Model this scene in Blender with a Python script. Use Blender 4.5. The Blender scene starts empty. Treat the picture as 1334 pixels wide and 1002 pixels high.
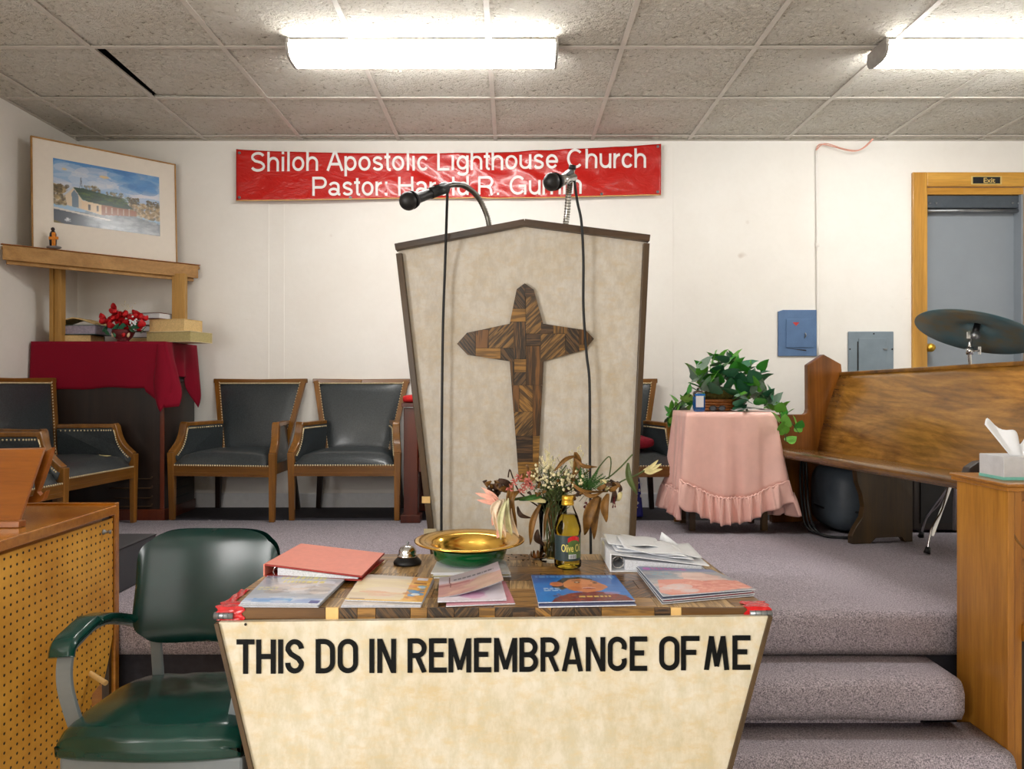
import bpy, bmesh, math, random
import numpy as np
from mathutils import Vector, Matrix, Euler, noise as mnoise
R = math.radians
C = bpy.context.scene.collection
random.seed(7)

# ------------------------------------------------------------------ camera, world, exposure
F = 978.0; CX = 667.0; HY = 502.0; EYE = 1.23
cam_d = bpy.data.cameras.new('camera'); cam = bpy.data.objects.new('camera', cam_d); C.objects.link(cam)
cam.location = (0, 0, EYE); cam.rotation_euler = (R(90), 0, 0)
cam_d.sensor_width = 36; cam_d.lens = 36 * F / 1334; cam_d.shift_y = 1 / 1334; cam_d.clip_start = 0.05
bpy.context.scene.camera = cam
w = bpy.data.worlds.new('world'); bpy.context.scene.world = w; w.use_nodes = True
w.node_tree.nodes['Background'].inputs[0].default_value = (0.9, 0.95, 1, 1)
w.node_tree.nodes['Background'].inputs[1].default_value = 0.3
vs = bpy.context.scene.view_settings
vs.view_transform = 'Standard'; vs.look = 'None'; vs.gamma = 1; vs.use_curve_mapping = False
vs.exposure = 1.4
LAMP = 14.0            # strength of the fluorescent diffusers

XL_ = -2.75
def area_light(name, loc, sx, sz, watts, rz=0):
    l = bpy.data.lights.new(name, 'AREA'); l.shape = 'RECTANGLE'; l.size = sx; l.size_y = sz; l.energy = watts; l.color = (1.0, .985, .97)
    o = bpy.data.objects.new(name, l); C.objects.link(o); o.location = loc; o.rotation_euler = (R(90), 0, R(rz))
area_light('unseen_light', (-1.3, -3.93, 1.65), 1.1, 1.3, 10)      # the hall window behind the camera
area_light('unseen_light', (XL_+.02, -1.0, 1.5), 1.5, 1.3, 55, -90)  # added side light, no window is known in the left wall

# ------------------------------------------------------------------ measuring helpers
ZP = 0.463            # carpeted platform
ZT = 0.76             # communion table top
YW = 4.75             # back wall
XL = -2.75; XR = 4.3; YB = -4.0; ZC = 2.78
def P(px, py, Y): return Vector(((px - CX) * Y / F, Y, EYE - (py - HY) * Y / F))
def T(px, py, z=ZT):
    Y = (EYE - z) * F / (py - HY); return Vector(((px - CX) * Y / F, Y, z))

# ------------------------------------------------------------------ object helpers
def tag(o, label=None, cat=None, group=None, kind=None):
    if label: o['label'] = label
    if cat: o['category'] = cat
    if group: o['group'] = group
    if kind: o['kind'] = kind
    return o
def thing(name, label, cat, loc=(0, 0, 0), group=None):
    o = bpy.data.objects.new(name, None); C.objects.link(o); o.location = loc
    o.empty_display_size = 0.05
    return tag(o, label, cat, group)
def origin_of(o):
    v = Vector((0, 0, 0))
    while o is not None: v += o.location; o = o.parent
    return v
class MB:
    def __init__(s): s.v = []; s.f = []; s.m = []; s.mi = 0; s.sm = []; s.smooth = False
    def add(s, vs, fs):
        n = len(s.v); s.v += [tuple(p) for p in vs]
        for f in fs: s.f.append([i + n for i in f]); s.m.append(s.mi); s.sm.append(s.smooth)
        return s
    def box(s, x0, x1, y0, y1, z0, z1):
        v = [(x0,y0,z0),(x1,y0,z0),(x1,y1,z0),(x0,y1,z0),(x0,y0,z1),(x1,y0,z1),(x1,y1,z1),(x0,y1,z1)]
        return s.add(v, [(0,3,2,1),(4,5,6,7),(0,1,5,4),(1,2,6,5),(2,3,7,6),(3,0,4,7)])
    def hexa(s, b, t):   # bottom four, top four (both counter-clockwise seen from top)
        return s.add(list(b) + list(t), [(0,3,2,1),(4,5,6,7),(0,1,5,4),(1,2,6,5),(2,3,7,6),(3,0,4,7)])
    def prism(s, pts, off):
        pts = [Vector(p) for p in pts]; off = Vector(off); n = len(pts)
        v = pts + [p + off for p in pts]
        f = [list(range(n)), list(range(2*n-1, n-1, -1))]
        for i in range(n): j = (i+1) % n; f.append((j, i, i+n, j+n))
        return s.add(v, f)
    def bar(s, a, b, w, d, up=(0,0,1), w2=None, d2=None):
        a = Vector(a); b = Vector(b); t = (b-a).normalized(); up = Vector(up)
        x = t.cross(up)
        if x.length < 1e-4: x = t.cross(Vector((0,1,0)))
        x.normalize(); y = x.cross(t).normalized()
        w2 = w if w2 is None else w2; d2 = d if d2 is None else d2
        q = lambda c, ww, dd: [c - x*ww/2 - y*dd/2, c + x*ww/2 - y*dd/2, c + x*ww/2 + y*dd/2, c - x*ww/2 + y*dd/2]
        return s.add(q(a, w, d) + q(b, w2, d2), [(0,3,2,1),(4,5,6,7),(0,1,5,4),(1,2,6,5),(2,3,7,6),(3,0,4,7)])
    def tube(s, pts, r, seg=10, smooth=True, cap=True):
        pts = [Vector(p) for p in pts]; n = len(pts)
        rs = r if isinstance(r, (list, tuple)) else [r]*n
        o = s.smooth; s.smooth = smooth
        t0 = (pts[1]-pts[0]).normalized(); ref = Vector((0,0,1)) if abs(t0.z) < .9 else Vector((1,0,0))
        x = t0.cross(ref).normalized(); v = []
        for i in range(n):
            t = (pts[min(i+1,n-1)] - pts[max(i-1,0)]).normalized()
            x = (x - t * x.dot(t)).normalized(); y = t.cross(x)
            for k in range(seg):
                a = 2*math.pi*k/seg; v.append(pts[i] + (x*math.cos(a) + y*math.sin(a))*rs[i])
        f = []
        for i in range(n-1):
            for k in range(seg):
                k2 = (k+1) % seg; f.append((i*seg+k, i*seg+k2, (i+1)*seg+k2, (i+1)*seg+k))
        s.add(v, f); s.smooth = False
        if cap:
            m = len(s.v) - n*seg
            s.f.append([m+k for k in range(seg)][::-1]); s.m.append(s.mi); s.sm.append(False)
            s.f.append([m+(n-1)*seg+k for k in range(seg)]); s.m.append(s.mi); s.sm.append(False)
        s.smooth = o
        return s
    def lathe(s, prof, c=(0,0,0), seg=32, M=None, smooth=True, sx=1, sy=1, cap=True):
        c = Vector(c); v = []; n = len(prof)
        for (r, z) in prof:
            for k in range(seg):
                a = 2*math.pi*k/seg; p = Vector((r*math.cos(a)*sx, r*math.sin(a)*sy, z))
                if M is not None: p = M @ p
                v.append(p + c)
        f = []
        for i in range(n-1):
            for k in range(seg):
                k2 = (k+1) % seg; f.append((i*seg+k, i*seg+k2, (i+1)*seg+k2, (i+1)*seg+k))
        if cap and prof[0][0] > 1e-5: f.append([k for k in range(seg)][::-1])
        if cap and prof[-1][0] > 1e-5: f.append([(n-1)*seg+k for k in range(seg)])
        o = s.smooth; s.smooth = smooth; s.add(v, f); s.smooth = o
        return s
    def ell(s, c, a, b, h, e1=1.0, e2=1.0, nu=24, nv=14, M=None):   # superellipsoid
        pw = lambda q, e: math.copysign(abs(q)**e, q)
        v = []; c = Vector(c)
        for i in range(nv+1):
            ph = -math.pi/2 + math.pi*i/nv
            for k in range(nu):
                th = 2*math.pi*k/nu
                p = Vector((a*pw(math.cos(ph),e1)*pw(math.cos(th),e2), b*pw(math.cos(ph),e1)*pw(math.sin(th),e2), h*pw(math.sin(ph),e1)))
                if M is not None: p = M @ p
                v.append(p + c)
        f = []
        for i in range(nv):
            for k in range(nu):
                k2 = (k+1) % nu; f.append((i*nu+k, i*nu+k2, (i+1)*nu+k2, (i+1)*nu+k))
        o = s.smooth; s.smooth = True; s.add(v, f); s.smooth = o
        return s
    def grid(s, fn, nu, nv, smooth=True, close_u=False):
        v = [fn(i/nu, j/nv) for j in range(nv+1) for i in range(nu+1)]
        f = [(j*(nu+1)+i, j*(nu+1)+i+1, (j+1)*(nu+1)+i+1, (j+1)*(nu+1)+i) for j in range(nv) for i in range(nu)]
        o = s.smooth; s.smooth = smooth; s.add(v, f); s.smooth = o
        return s
    def pillow(s, c4, nrm, th, bulge, n=12, m=12, back=True):   # c4 = bl br tr tl
        bl, br, tr, tl = [Vector(p) for p in c4]; nrm = Vector(nrm).normalized()
        def fr(u, v, k=1):
            p = (bl*(1-u)+br*u)*(1-v) + (tl*(1-u)+tr*u)*v
            q = ((1-abs(2*u-1)**5)*(1-abs(2*v-1)**5))
            return p + nrm*(th*q**.35 + bulge*(1-(2*u-1)**2)*(1-(2*v-1)**2))
        s.grid(fr, n, m)
        if back: s.add([bl, br, tr, tl], [(0,3,2,1)])
        return s
    def build(s, name, mats, parent=None, bevel=0, seg=2, weld=False, solid=0):
        org = origin_of(parent)
        me = bpy.data.meshes.new(name)
        me.from_pydata([tuple(Vector(p) - org) for p in s.v], [], s.f)
        mats = mats if isinstance(mats, (list, tuple)) else [mats]
        for m in mats: me.materials.append(m)
        me.polygons.foreach_set('material_index', s.m)
        me.polygons.foreach_set('use_smooth', s.sm)
        if weld:
            bm = bmesh.new(); bm.from_mesh(me); bmesh.ops.remove_doubles(bm, verts=bm.verts, dist=1e-5)
            bmesh.ops.recalc_face_normals(bm, faces=bm.faces); bm.to_mesh(me); bm.free()
        me.update()
        o = bpy.data.objects.new(name, me); C.objects.link(o)
        if parent is not None: o.parent = parent
        if solid:
            d = o.modifiers.new('solid', 'SOLIDIFY'); d.thickness = solid; d.offset = 0
        if bevel:
            b = o.modifiers.new('bevel', 'BEVEL'); b.width = bevel; b.segments = seg; b.limit_method = 'ANGLE'; b.angle_limit = R(35)
        return o
def struct(o): o['kind'] = 'structure'; return o
def smooth_path(pts, n=8):
    pts = [Vector(p) for p in pts]; out = []
    for i in range(len(pts)-1):
        p0 = pts[max(i-1,0)]; p1 = pts[i]; p2 = pts[i+1]; p3 = pts[min(i+2, len(pts)-1)]
        for k in range(n):
            t = k/n
            out.append(.5*((2*p1)+(-p0+p2)*t+(2*p0-5*p1+4*p2-p3)*t*t+(-p0+3*p1-3*p2+p3)*t**3))
    out.append(pts[-1]); return out
def copy_tree(o, parent=None):
    c = o.copy(); C.objects.link(c)
    if parent is not None: c.parent = parent; c.matrix_parent_inverse = o.matrix_parent_inverse.copy()
    for ch in [x for x in C.objects if x.parent == o]: copy_tree(ch, c)
    return c

# ------------------------------------------------------------------ materials
def lin(c):
    return tuple(((x/255)/12.92 if x/255 <= .04045 else ((x/255+.055)/1.055)**2.4) for x in c[:3]) + (1,)
class N:
    def __init__(s, name):
        s.m = bpy.data.materials.new(name); s.m.use_nodes = True; s.t = s.m.node_tree; s.b = s.t.nodes['Principled BSDF']
        s.tc = s.t.nodes.new('ShaderNodeTexCoord')
    def n(s, typ, **k):
        o = s.t.nodes.new(typ)
        for a, b in k.items(): setattr(o, a, b)
        return o
    def l(s, a, b): s.t.links.new(a, b)
    def mapping(s, scale=(1,1,1), rot=(0,0,0), loc=(0,0,0), src='Object'):
        m = s.n('ShaderNodeMapping'); m.inputs['Scale'].default_value = scale; m.inputs['Rotation'].default_value = rot; m.inputs['Location'].default_value = loc
        s.l(s.tc.outputs[src], m.inputs[0]); return m.outputs[0]
    def noise(s, vec, scale, detail=4, rough=.6, dist=0):
        o = s.n('ShaderNodeTexNoise'); o.inputs['Scale'].default_value = scale; o.inputs['Detail'].default_value = detail
        o.inputs['Roughness'].default_value = rough; o.inputs['Distortion'].default_value = dist
        s.l(vec, o.inputs['Vector']); return o.outputs['Fac']
    def ramp(s, fac, stops):
        o = s.n('ShaderNodeValToRGB'); e = o.color_ramp.elements
        while len(e) < len(stops): e.new(.5)
        for i, (p, c) in enumerate(stops): e[i].position = p; e[i].color = c
        s.l(fac, o.inputs[0]); return o.outputs[0]
    def mix(s, fac, a, b, mode='MIX'):
        o = s.n('ShaderNodeMix', data_type='RGBA', blend_type=mode)
        if isinstance(fac, (int, float)): o.inputs[0].default_value = fac
        else: s.l(fac, o.inputs[0])
        for i, q in ((6, a), (7, b)):
            if isinstance(q, tuple): o.inputs[i].default_value = q
            else: s.l(q, o.inputs[i])
        return o.outputs[2]
    def bump(s, h, strength=.3, dist=.002):
        o = s.n('ShaderNodeBump'); o.inputs['Strength'].default_value = strength; o.inputs['Distance'].default_value = dist
        s.l(h, o.inputs['Height']); s.l(o.outputs[0], s.b.inputs['Normal']); return o
    def col(s, c):
        if isinstance(c, tuple): s.b.inputs['Base Color'].default_value = c
        else: s.l(c, s.b.inputs['Base Color'])
    def set(s, rough=.5, metal=0, spec=.5, coat=0, trans=0, ior=1.45, sheen=0):
        i = s.b.inputs
        i['Roughness'].default_value = rough; i['Metallic'].default_value = metal; i['Specular IOR Level'].default_value = spec
        i['Coat Weight'].default_value = coat; i['Transmission Weight'].default_value = trans; i['IOR'].default_value = ior; i['Sheen Weight'].default_value = sheen
        i['Coat Roughness'].default_value = .15
        return s.m
def plain(name, c, rough=.5, metal=0, var=.12, scale=30, bump=.1, bd=.001, **k):
    q = N(name); L = lin(c)
    f = q.noise(q.mapping(), scale, 4)
    a = tuple(x*(1-var) for x in L[:3]) + (1,); b = tuple(min(1, x*(1+var)) for x in L[:3]) + (1,)
    q.col(q.ramp(f, [(.3, a), (.7, b)]))
    if bump: q.bump(f, bump, bd)
    return q.set(rough, metal, **k)
def wood(name, dark, light, axis=0, scale=6, rough=.35, ring=0.0, rot=(0,0,0), coat=.2, stretch=.06, contrast=(.3,.7), spots=0, gy=1.07):
    q = N(name); sc = [1,1,1]; sc[axis] = stretch
    dark = (dark[0]*.98, dark[1]*gy, dark[2]); light = (light[0]*.98, light[1]*gy, light[2])
    # rotation first, then stretch
    m1 = q.n('ShaderNodeMapping'); m1.inputs['Rotation'].default_value = rot; q.l(q.tc.outputs['Object'], m1.inputs[0])
    m2 = q.n('ShaderNodeMapping'); m2.inputs['Scale'].default_value = sc; q.l(m1.outputs[0], m2.inputs[0]); v = m2.outputs[0]
    f = q.noise(v, scale, 6, .65, 1.2)
    fine = q.noise(v, scale*14, 3, .7)
    c = q.ramp(f, [(contrast[0], lin(dark)), (contrast[1], lin(light))])
    if ring:
        wv = q.n('ShaderNodeTexWave', wave_type='BANDS', bands_direction='DIAGONAL'); wv.inputs['Scale'].default_value = ring
        wv.inputs['Distortion'].default_value = 9; wv.inputs['Detail'].default_value = 2; wv.inputs['Detail Scale'].default_value = .8
        q.l(v, wv.inputs[0])
        dk = q.ramp(wv.outputs['Fac'], [(.15, (.45,.45,.45,1)), (.6, (1,1,1,1))])
        c = q.mix(.35, c, dk, 'MULTIPLY')
    g = q.ramp(fine, [(.3, (.72,.72,.72,1)), (.6, (1,1,1,1))])
    c = q.mix(.7, c, g, 'MULTIPLY')
    if spots:
        b = q.noise(q.mapping(), 3, 3)
        c = q.mix(spots, c, q.ramp(b, [(.35, (.35,.35,.35,1)), (.6, (1,1,1,1))]), 'MULTIPLY')
    q.col(c); q.bump(fine, .08, .0004)
    return q.set(rough, coat=coat)
def stripewood(name, dark, light, ang, freq=110, plane='XZ', rough=.35):   # open grained block with strong stripes
    q = N(name)
    rot = (0, ang, 0) if plane == 'XZ' else (0, 0, ang)
    m1 = q.n('ShaderNodeMapping'); m1.inputs['Rotation'].default_value = rot; q.l(q.tc.outputs['Object'], m1.inputs[0])
    m2 = q.n('ShaderNodeMapping'); m2.inputs['Scale'].default_value = (.07, 1, 1); q.l(m1.outputs[0], m2.inputs[0])
    f = q.noise(m2.outputs[0], freq*(1.7 if plane == 'XZ' else 2.6), 3, .6, .5)
    big = q.noise(q.mapping(), 14, 2)
    c = q.ramp(f, [(.43, lin(dark)), (.50, lin([(a*.5+b*.5) for a, b in zip(dark, light)])), (.57, lin(light))])
    c = q.mix(.35, c, q.ramp(big, [(.3, (.5,.5,.5,1)), (.7, (1,1,1,1))]), 'MULTIPLY')
    q.col(c); q.bump(f, .3, .0008)
    return q.set(rough, coat=.25)
M = {}
M['oak'] = wood('honey_oak', (92,50,12), (178,112,38), 0, 5, .3, ring=4, spots=.3)
M['pew_back'] = wood('pew_back_oak', (112,70,24), (202,142,60), 1, 9, .26, ring=14, spots=.4, coat=.35, stretch=.10, gy=1.0)
M['pew_side'] = wood('pew_end_oak', (92,46,14), (160,88,32), 2, 5, .28, ring=5, coat=.35, spots=.4)
M['pew_seat'] = wood('pew_seat_oak', (70,40,20), (140,92,50), 1, 8, .22, spots=.4, coat=.5)
M['walnut'] = wood('dark_walnut', (42,26,16), (84,54,34), 0, 8, .5, stretch=.08)
M['walnut_v'] = wood('dark_walnut_upright', (48,30,16), (98,66,36), 2, 8, .5, stretch=.08)
M['arm_wood'] = wood('chair_wood', (92,50,14), (158,96,38), 2, 9, .3, coat=.4, spots=.25)
M['arm_wood_h'] = wood('chair_wood_across', (92,50,14), (158,96,38), 0, 9, .3, coat=.4, spots=.25)
M['cab_v'] = wood('cabinet_wood', (150,84,26), (196,124,48), 2, 7, .35, stretch=.08, coat=.2)
M['cab_h'] = wood('cabinet_wood_across', (138,76,24), (186,114,42), 0, 7, .35, stretch=.08, coat=.2)
M['organ'] = wood('organ_wood', (172,92,24), (216,132,48), 0, 5, .22, stretch=.1, coat=.5, spots=.3)
M['rack'] = wood('rack_wood', (134,66,18), (170,92,34), 0, 6, .3, stretch=.1, coat=.3)
M['pine'] = wood('yellow_pine', (168,122,52), (206,162,88), 2, 6, .5, stretch=.08, coat=.05, gy=.98)
M['pine_h'] = wood('yellow_pine_across', (158,112,52), (196,150,84), 0, 6, .5, stretch=.08, coat=.05, gy=.98)
M['doorpine'] = wood('varnished_pine', (190,132,42), (224,172,78), 2, 6, .35, ring=3, stretch=.08, coat=.3, gy=.98)
M['doorpine_h'] = wood('varnished_pine_across', (190,132,42), (224,172,78), 0, 6, .35, stretch=.08, coat=.3, gy=.98)
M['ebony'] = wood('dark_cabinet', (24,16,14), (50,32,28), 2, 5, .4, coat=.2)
M['mahog'] = wood('worn_mahogany', (70,22,10), (120,48,24), 2, 6, .35, coat=.3, spots=.4)
M['leather'] = plain('blue_black_leather', (50,56,59), .36, var=.3, scale=120, bump=.4, bd=.0015, coat=.25)
M['green_vinyl'] = plain('green_vinyl', (6,62,54), .26, var=.2, scale=7, bump=.25, bd=.004, coat=.4)
M['green_dark'] = plain('dark_green_vinyl', (8,42,38), .26, var=.2, scale=9, bump=.06, bd=.002, coat=.12, spec=.35)
M['gray_metal'] = plain('gray_painted_metal', (128,136,140), .45, var=.08, scale=12, bump=.03)
M['nail'] = plain('brass_nails', (222,204,164), .35, metal=.3, var=.1)
M['black'] = plain('black_plastic', (18,18,20), .45, var=.2)
M['blackrubber'] = plain('black_cable', (16,18,20), .5, var=.2)
M['chrome'] = plain('chrome', (205,205,205), .16, metal=1, var=.06)
M['gooseneck'] = plain('gooseneck_metal', (120,118,112), .3, metal=.9, var=.2)
M['brass'] = plain('polished_brass', (240,192,92), .17, metal=1, var=.05, scale=6, bump=.03)
M['greenreflection'] = plain('green_reflection', (0,78,36), .15, var=.2, scale=12, bump=0, coat=.6)  # green reflection under the brass bowl, put into the colour
M['white_paper'] = plain('white_paper', (226,228,232), .6, var=.04, bump=.05)
M['page_edge'] = plain('page_edges', (206,208,214), .7, var=.18, scale=260, bump=.1)
M['old_page'] = plain('yellowed_pages', (214,184,128), .7, var=.15, scale=120, bump=.2)
M['coral'] = plain('coral_vinyl', (232,140,122), .4, var=.05, scale=60, bump=.15)
M['coral_edge'] = plain('red_board_edge', (150,34,24), .5)
M['redtape'] = plain('red_tape', (196,16,24), .25, var=.25, scale=50, bump=.5, bd=.004, coat=.4)
M['bookred'] = plain('dark_red_book_cloth', (92,20,26), .6)
M['bookblack'] = plain('black_book_cloth', (26,24,30), .6)
M['bookteal'] = plain('teal_book_cloth', (26,74,70), .6)
M['bookcream'] = plain('cream_book_cloth', (214,200,164), .6)
M['olive_book'] = plain('olive_page_block', (178,164,112), .7, var=.15, scale=120, bump=.2)
M['silverpages'] = plain('grey_violet_pages', (150,142,158), .5, var=.25, scale=60, bump=.2)
M['redfab'] = plain('crimson_polyester', (128,5,34), .8, var=.08, scale=300, bump=.15, sheen=.05, spec=.2)
M['pinkfab'] = plain('pink_satin', (250,200,188), .42, var=.05, scale=14, bump=.08, sheen=.2)
M['redvelvet'] = plain('red_velvet', (190,22,22), .8, var=.2, scale=120, bump=.3)
M['darkred'] = plain('crimson_fleece', (122,10,34), .9, var=.2, scale=60, bump=.3)
M['bag'] = plain('black_nylon', (24,25,28), .5, var=.3, scale=20, bump=.4, bd=.006)
M['bluebag'] = plain('blue_bag', (30,36,140), .5, var=.3, scale=30)
M['speaker'] = plain('charcoal_vinyl', (66,68,72), .55, var=.1, scale=200, bump=.2)
M['drumcase'] = plain('slate_case', (66,74,82), .5, var=.2, scale=10, bump=.3, bd=.006)
M['steelblue'] = plain('blue_panel_paint', (86,116,156), .45, var=.1, scale=14, bump=.05)
M['steelgray'] = plain('gray_panel_paint', (122,136,146), .45, var=.08, scale=14, bump=.05)
M['doorgray'] = plain('gray_door_paint', (140,148,156), .5, var=.05, scale=3, bump=.05)
M['doordark'] = plain('dark_gray_bar', (74,82,90), .4, var=.1)
M['tin'] = plain('hinge_metal', (146,150,154), .35, metal=.8, var=.15)
M['greenleaf'] = plain('ivy_green', (60,150,52), .38, var=.4, scale=40, bump=.2, bd=.002)
M['greenleaf2'] = plain('ivy_bright_green', (112,182,70), .38, var=.3, scale=40, bump=.2, bd=.002)
M['greenleaf3'] = plain('ivy_blue_green', (62,124,92), .38, var=.4, scale=40, bump=.2, bd=.002)
M['greenleaf4'] = plain('ivy_variegated', (118,142,124), .45, var=.5, scale=60, bump=.2, bd=.002)
M['stem'] = plain('green_stem', (72,86,40), .6, var=.3)
M['dryleaf'] = plain('dried_brown_leaf', (112,76,24), .6, var=.45, scale=45, bump=.4, bd=.003)
M['drydark'] = plain('withered_dark', (58,36,20), .7, var=.4, scale=60, bump=.5, bd=.003)
M['lilypink'] = plain('pink_lily', (226,168,150), .6, var=.15, scale=60, bump=.3, bd=.002)
M['lilycream'] = plain('cream_lily', (206,194,140), .6, var=.15, scale=60, bump=.3, bd=.002)
M['coralflower'] = plain('coral_blossom', (176,96,86), .6, var=.3, scale=60)
M['whitebud'] = plain('white_buds', (206,196,156), .7, var=.2)
M['fern'] = plain('fern_green', (48,92,28), .6, var=.4, scale=60)
M['rose'] = plain('red_rose', (186,12,22), .6, var=.3, scale=60, bump=.3)
M['wicker'] = plain('wicker', (150,92,40), .6, var=.4, scale=90, bump=.5, bd=.004)
M['moss'] = plain('dry_moss', (92,84,34), .9, var=.5, scale=60, bump=1, bd=.01)
M['gold_cap'] = plain('gold_cap', (214,170,60), .3, metal=.7, var=.05)
M['lettering'] = plain('black_vinyl_letter', (6,8,9), .6, var=.1, spec=.2)
M['white_letter'] = plain('white_letter', (240,238,236), .45, var=.02, bump=0)
M['gold_letter'] = plain('gold_letter', (222,206,110), .4, var=.05, bump=0)
M['exit_black'] = plain('sign_black', (28,32,34), .4)
M['exit_gold'] = plain('sign_gold', (206,180,110), .4)
M['redsign'] = plain('red_decal', (190,60,60), .4)
M['tissue'] = plain('tissue', (236,238,242), .8, var=.03, scale=30, bump=.2, bd=.003)
M['boxgray'] = plain('tissue_box', (196,196,198), .5, var=.1, scale=26, bump=0)
M['boxteal'] = plain('tissue_box_trim', (120,190,176), .5)
M['bluefoot'] = plain('blue_pen', (30,60,150), .4)
M['palewood'] = plain('pale_wood', (224,184,118), .5, var=.1)
M['skin'] = plain('figurine_dark', (34,26,26), .4)
M['orangec'] = plain('figurine_orange', (222,136,40), .5, var=.3, scale=80)
M['grayish'] = plain('figurine_base', (120,116,116), .5)
M['darkfloor'] = plain('bare_dark_floor', (52,50,58), .8, var=.2, scale=40)
def glass(name, c, rough=.02, ior=1.47):
    q = N(name); q.col(lin(c)); return q.set(rough, trans=1, ior=ior)
def thin_glass(name, tint):
    q = N(name); t = q.t; out = t.nodes['Material Output']
    tr = q.n('ShaderNodeBsdfTransparent'); tr.inputs[0].default_value = lin(tint)
    gl = q.n('ShaderNodeBsdfGlossy'); gl.inputs['Roughness'].default_value = .03
    fr_ = q.n('ShaderNodeFresnel'); fr_.inputs[0].default_value = 1.18
    mx = q.n('ShaderNodeMixShader'); q.l(fr_.outputs[0], mx.inputs[0]); q.l(tr.outputs[0], mx.inputs[1]); q.l(gl.outputs[0], mx.inputs[2]); q.l(mx.outputs[0], out.inputs[0]); return q.m
M['glass'] = thin_glass('clear_glass', (253,254,253))
M['oilglass'] = glass('olive_oil', (228,200,70), .04, 1.13)
M['blueliquid'] = plain('blue_liquid', (30,120,205), .12, var=.03, coat=.6)
M['clearplastic'] = glass('clear_plastic', (220,236,240), .12)

def mat_wall():
    q = N('cream_wall'); v = q.mapping()
    big = q.noise(v, .9, 4, .6); fine = q.noise(v, 28, 5, .6)
    c = q.ramp(big, [(.35, lin((233,229,222))), (.65, lin((241,239,234)))])
    c = q.mix(.25, c, q.ramp(fine, [(.3, (.93,.93,.92,1)), (.6, (1,1,1,1))]), 'MULTIPLY')
    spots = q.noise(v, 6.5, 2, .5)
    c = q.mix(q.ramp(spots, [(.72, (0,0,0,1)), (.78, (.5,.5,.5,1))]), c, lin((186,172,156)))
    q.col(c); q.bump(q.noise(v, 6, 6, .6), .35, .006); return q.set(.55, spec=.3)
M['wall'] = mat_wall()
def mat_tile():
    q = N('ceiling_tile_fissured'); v = q.mapping()
    n1 = q.noise(v, 42, 4, .65, .8)
    n2 = q.noise(v, 3, 3)
    c = q.ramp(n1, [(.30, lin((140,130,108))), (.40, lin((246,242,230))), (.6, lin((248,244,234)))])
    c = q.mix(.3, c, q.ramp(n2, [(.3, lin((222,212,194))), (.6, (1,1,1,1))]), 'MULTIPLY')
    q.col(c); q.bump(n1, 1.0, .05); return q.set(.9, spec=.1)
M['tile'] = mat_tile()
M['gridbar'] = plain('ceiling_grid_paint', (206,200,190), .5, var=.05)
def mat_carpet(name, a, b):
    q = N(name); v = q.mapping()
    f = q.noise(v, 260, 3, .8); g = q.noise(v, 110, 3, .7); h = q.noise(v, 1.6, 3)
    c = q.ramp(f, [(.36, lin(a)), (.62, lin(b))])
    c = q.mix(.5, c, q.ramp(g, [(.35, (.62,.6,.64,1)), (.65, (1,1,1,1))]), 'MULTIPLY')
    c = q.mix(.35, c, q.ramp(h, [(.3, (.7,.68,.72,1)), (.6, (1,1,1,1))]), 'MULTIPLY')
    q.col(c); q.bump(q.mix(.5, f, g), .9, .008); return q.set(.95, spec=.1, sheen=.2)
M['carpet'] = mat_carpet('lavender_carpet', (96,90,102), (240,228,238))
def mat_panel(name, a, b, c3):
    q = N(name); v = q.mapping((1,1,1))
    f1 = q.noise(q.mapping((1,1,.5)), 34, 5, .7); f2 = q.noise(q.mapping((.5,1,1)), 40, 5, .7, 0); g = q.noise(v, 5, 4, .6)
    c = q.ramp(f1, [(.38, lin(a)), (.6, lin(b))])
    c = q.mix(q.ramp(f2, [(.48, (0,0,0,1)), (.66, (.75,.75,.75,1))]), c, lin(c3))
    c = q.mix(.5, c, q.ramp(g, [(.35, lin((238,228,206))), (.6, (1,1,1,1))]), 'MULTIPLY')
    q.col(c); q.bump(f1, .08, .001); return q.set(.5, spec=.3)
M['panel'] = mat_panel('mottled_laminate', (192,184,172), (206,200,190), (199,184,160))
M['panel2'] = mat_panel('mottled_laminate_warm', (202,193,168), (218,210,193), (210,191,152))
def mat_peg():
    q = N('pegboard'); m = q.mapping((1/.0254, 1/.0254, 1/.0254), src='Object')
    fr = q.n('ShaderNodeVectorMath', operation='FRACTION'); q.l(m, fr.inputs[0])
    sb = q.n('ShaderNodeVectorMath', operation='SUBTRACT'); q.l(fr.outputs[0], sb.inputs[0]); sb.inputs[1].default_value = (.5,.5,.5)
    ml = q.n('ShaderNodeVectorMath', operation='MULTIPLY'); q.l(sb.outputs[0], ml.inputs[0]); ml.inputs[1].default_value = (0,1,1)
    ln = q.n('ShaderNodeVectorMath', operation='LENGTH'); q.l(ml.outputs[0], ln.inputs[0])
    hole = q.ramp(ln.outputs['Value'], [(.13, (0,0,0,1)), (.17, (1,1,1,1))])
    f = q.noise(q.mapping(), 5, 5, .65)
    c = q.ramp(f, [(.3, lin((210,142,42))), (.7, lin((248,186,76)))])
    q.col(q.mix(hole, lin((30,20,10)), c)); q.bump(hole, .8, .004); return q.set(.5)
M['peg'] = mat_peg()
def mat_emit():
    q = N('lit_diffuser'); e = q.b.inputs
    e['Base Color'].default_value = (.9,.9,.9,1); e['Emission Color'].default_value = (1.0,.985,.955,1); e['Emission Strength'].default_value = LAMP
    return q.set(.4)
M['lamp'] = mat_emit()
M['lamp_end'] = plain('lamp_end_cap', (150,146,140), .5)
def mat_print(name, rough=.3, coat=.3):
    q = N(name); a = q.n('ShaderNodeAttribute'); a.attribute_name = 'Col'; q.l(a.outputs['Color'], q.b.inputs['Base Color'])
    return q.set(rough, coat=coat)
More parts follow.
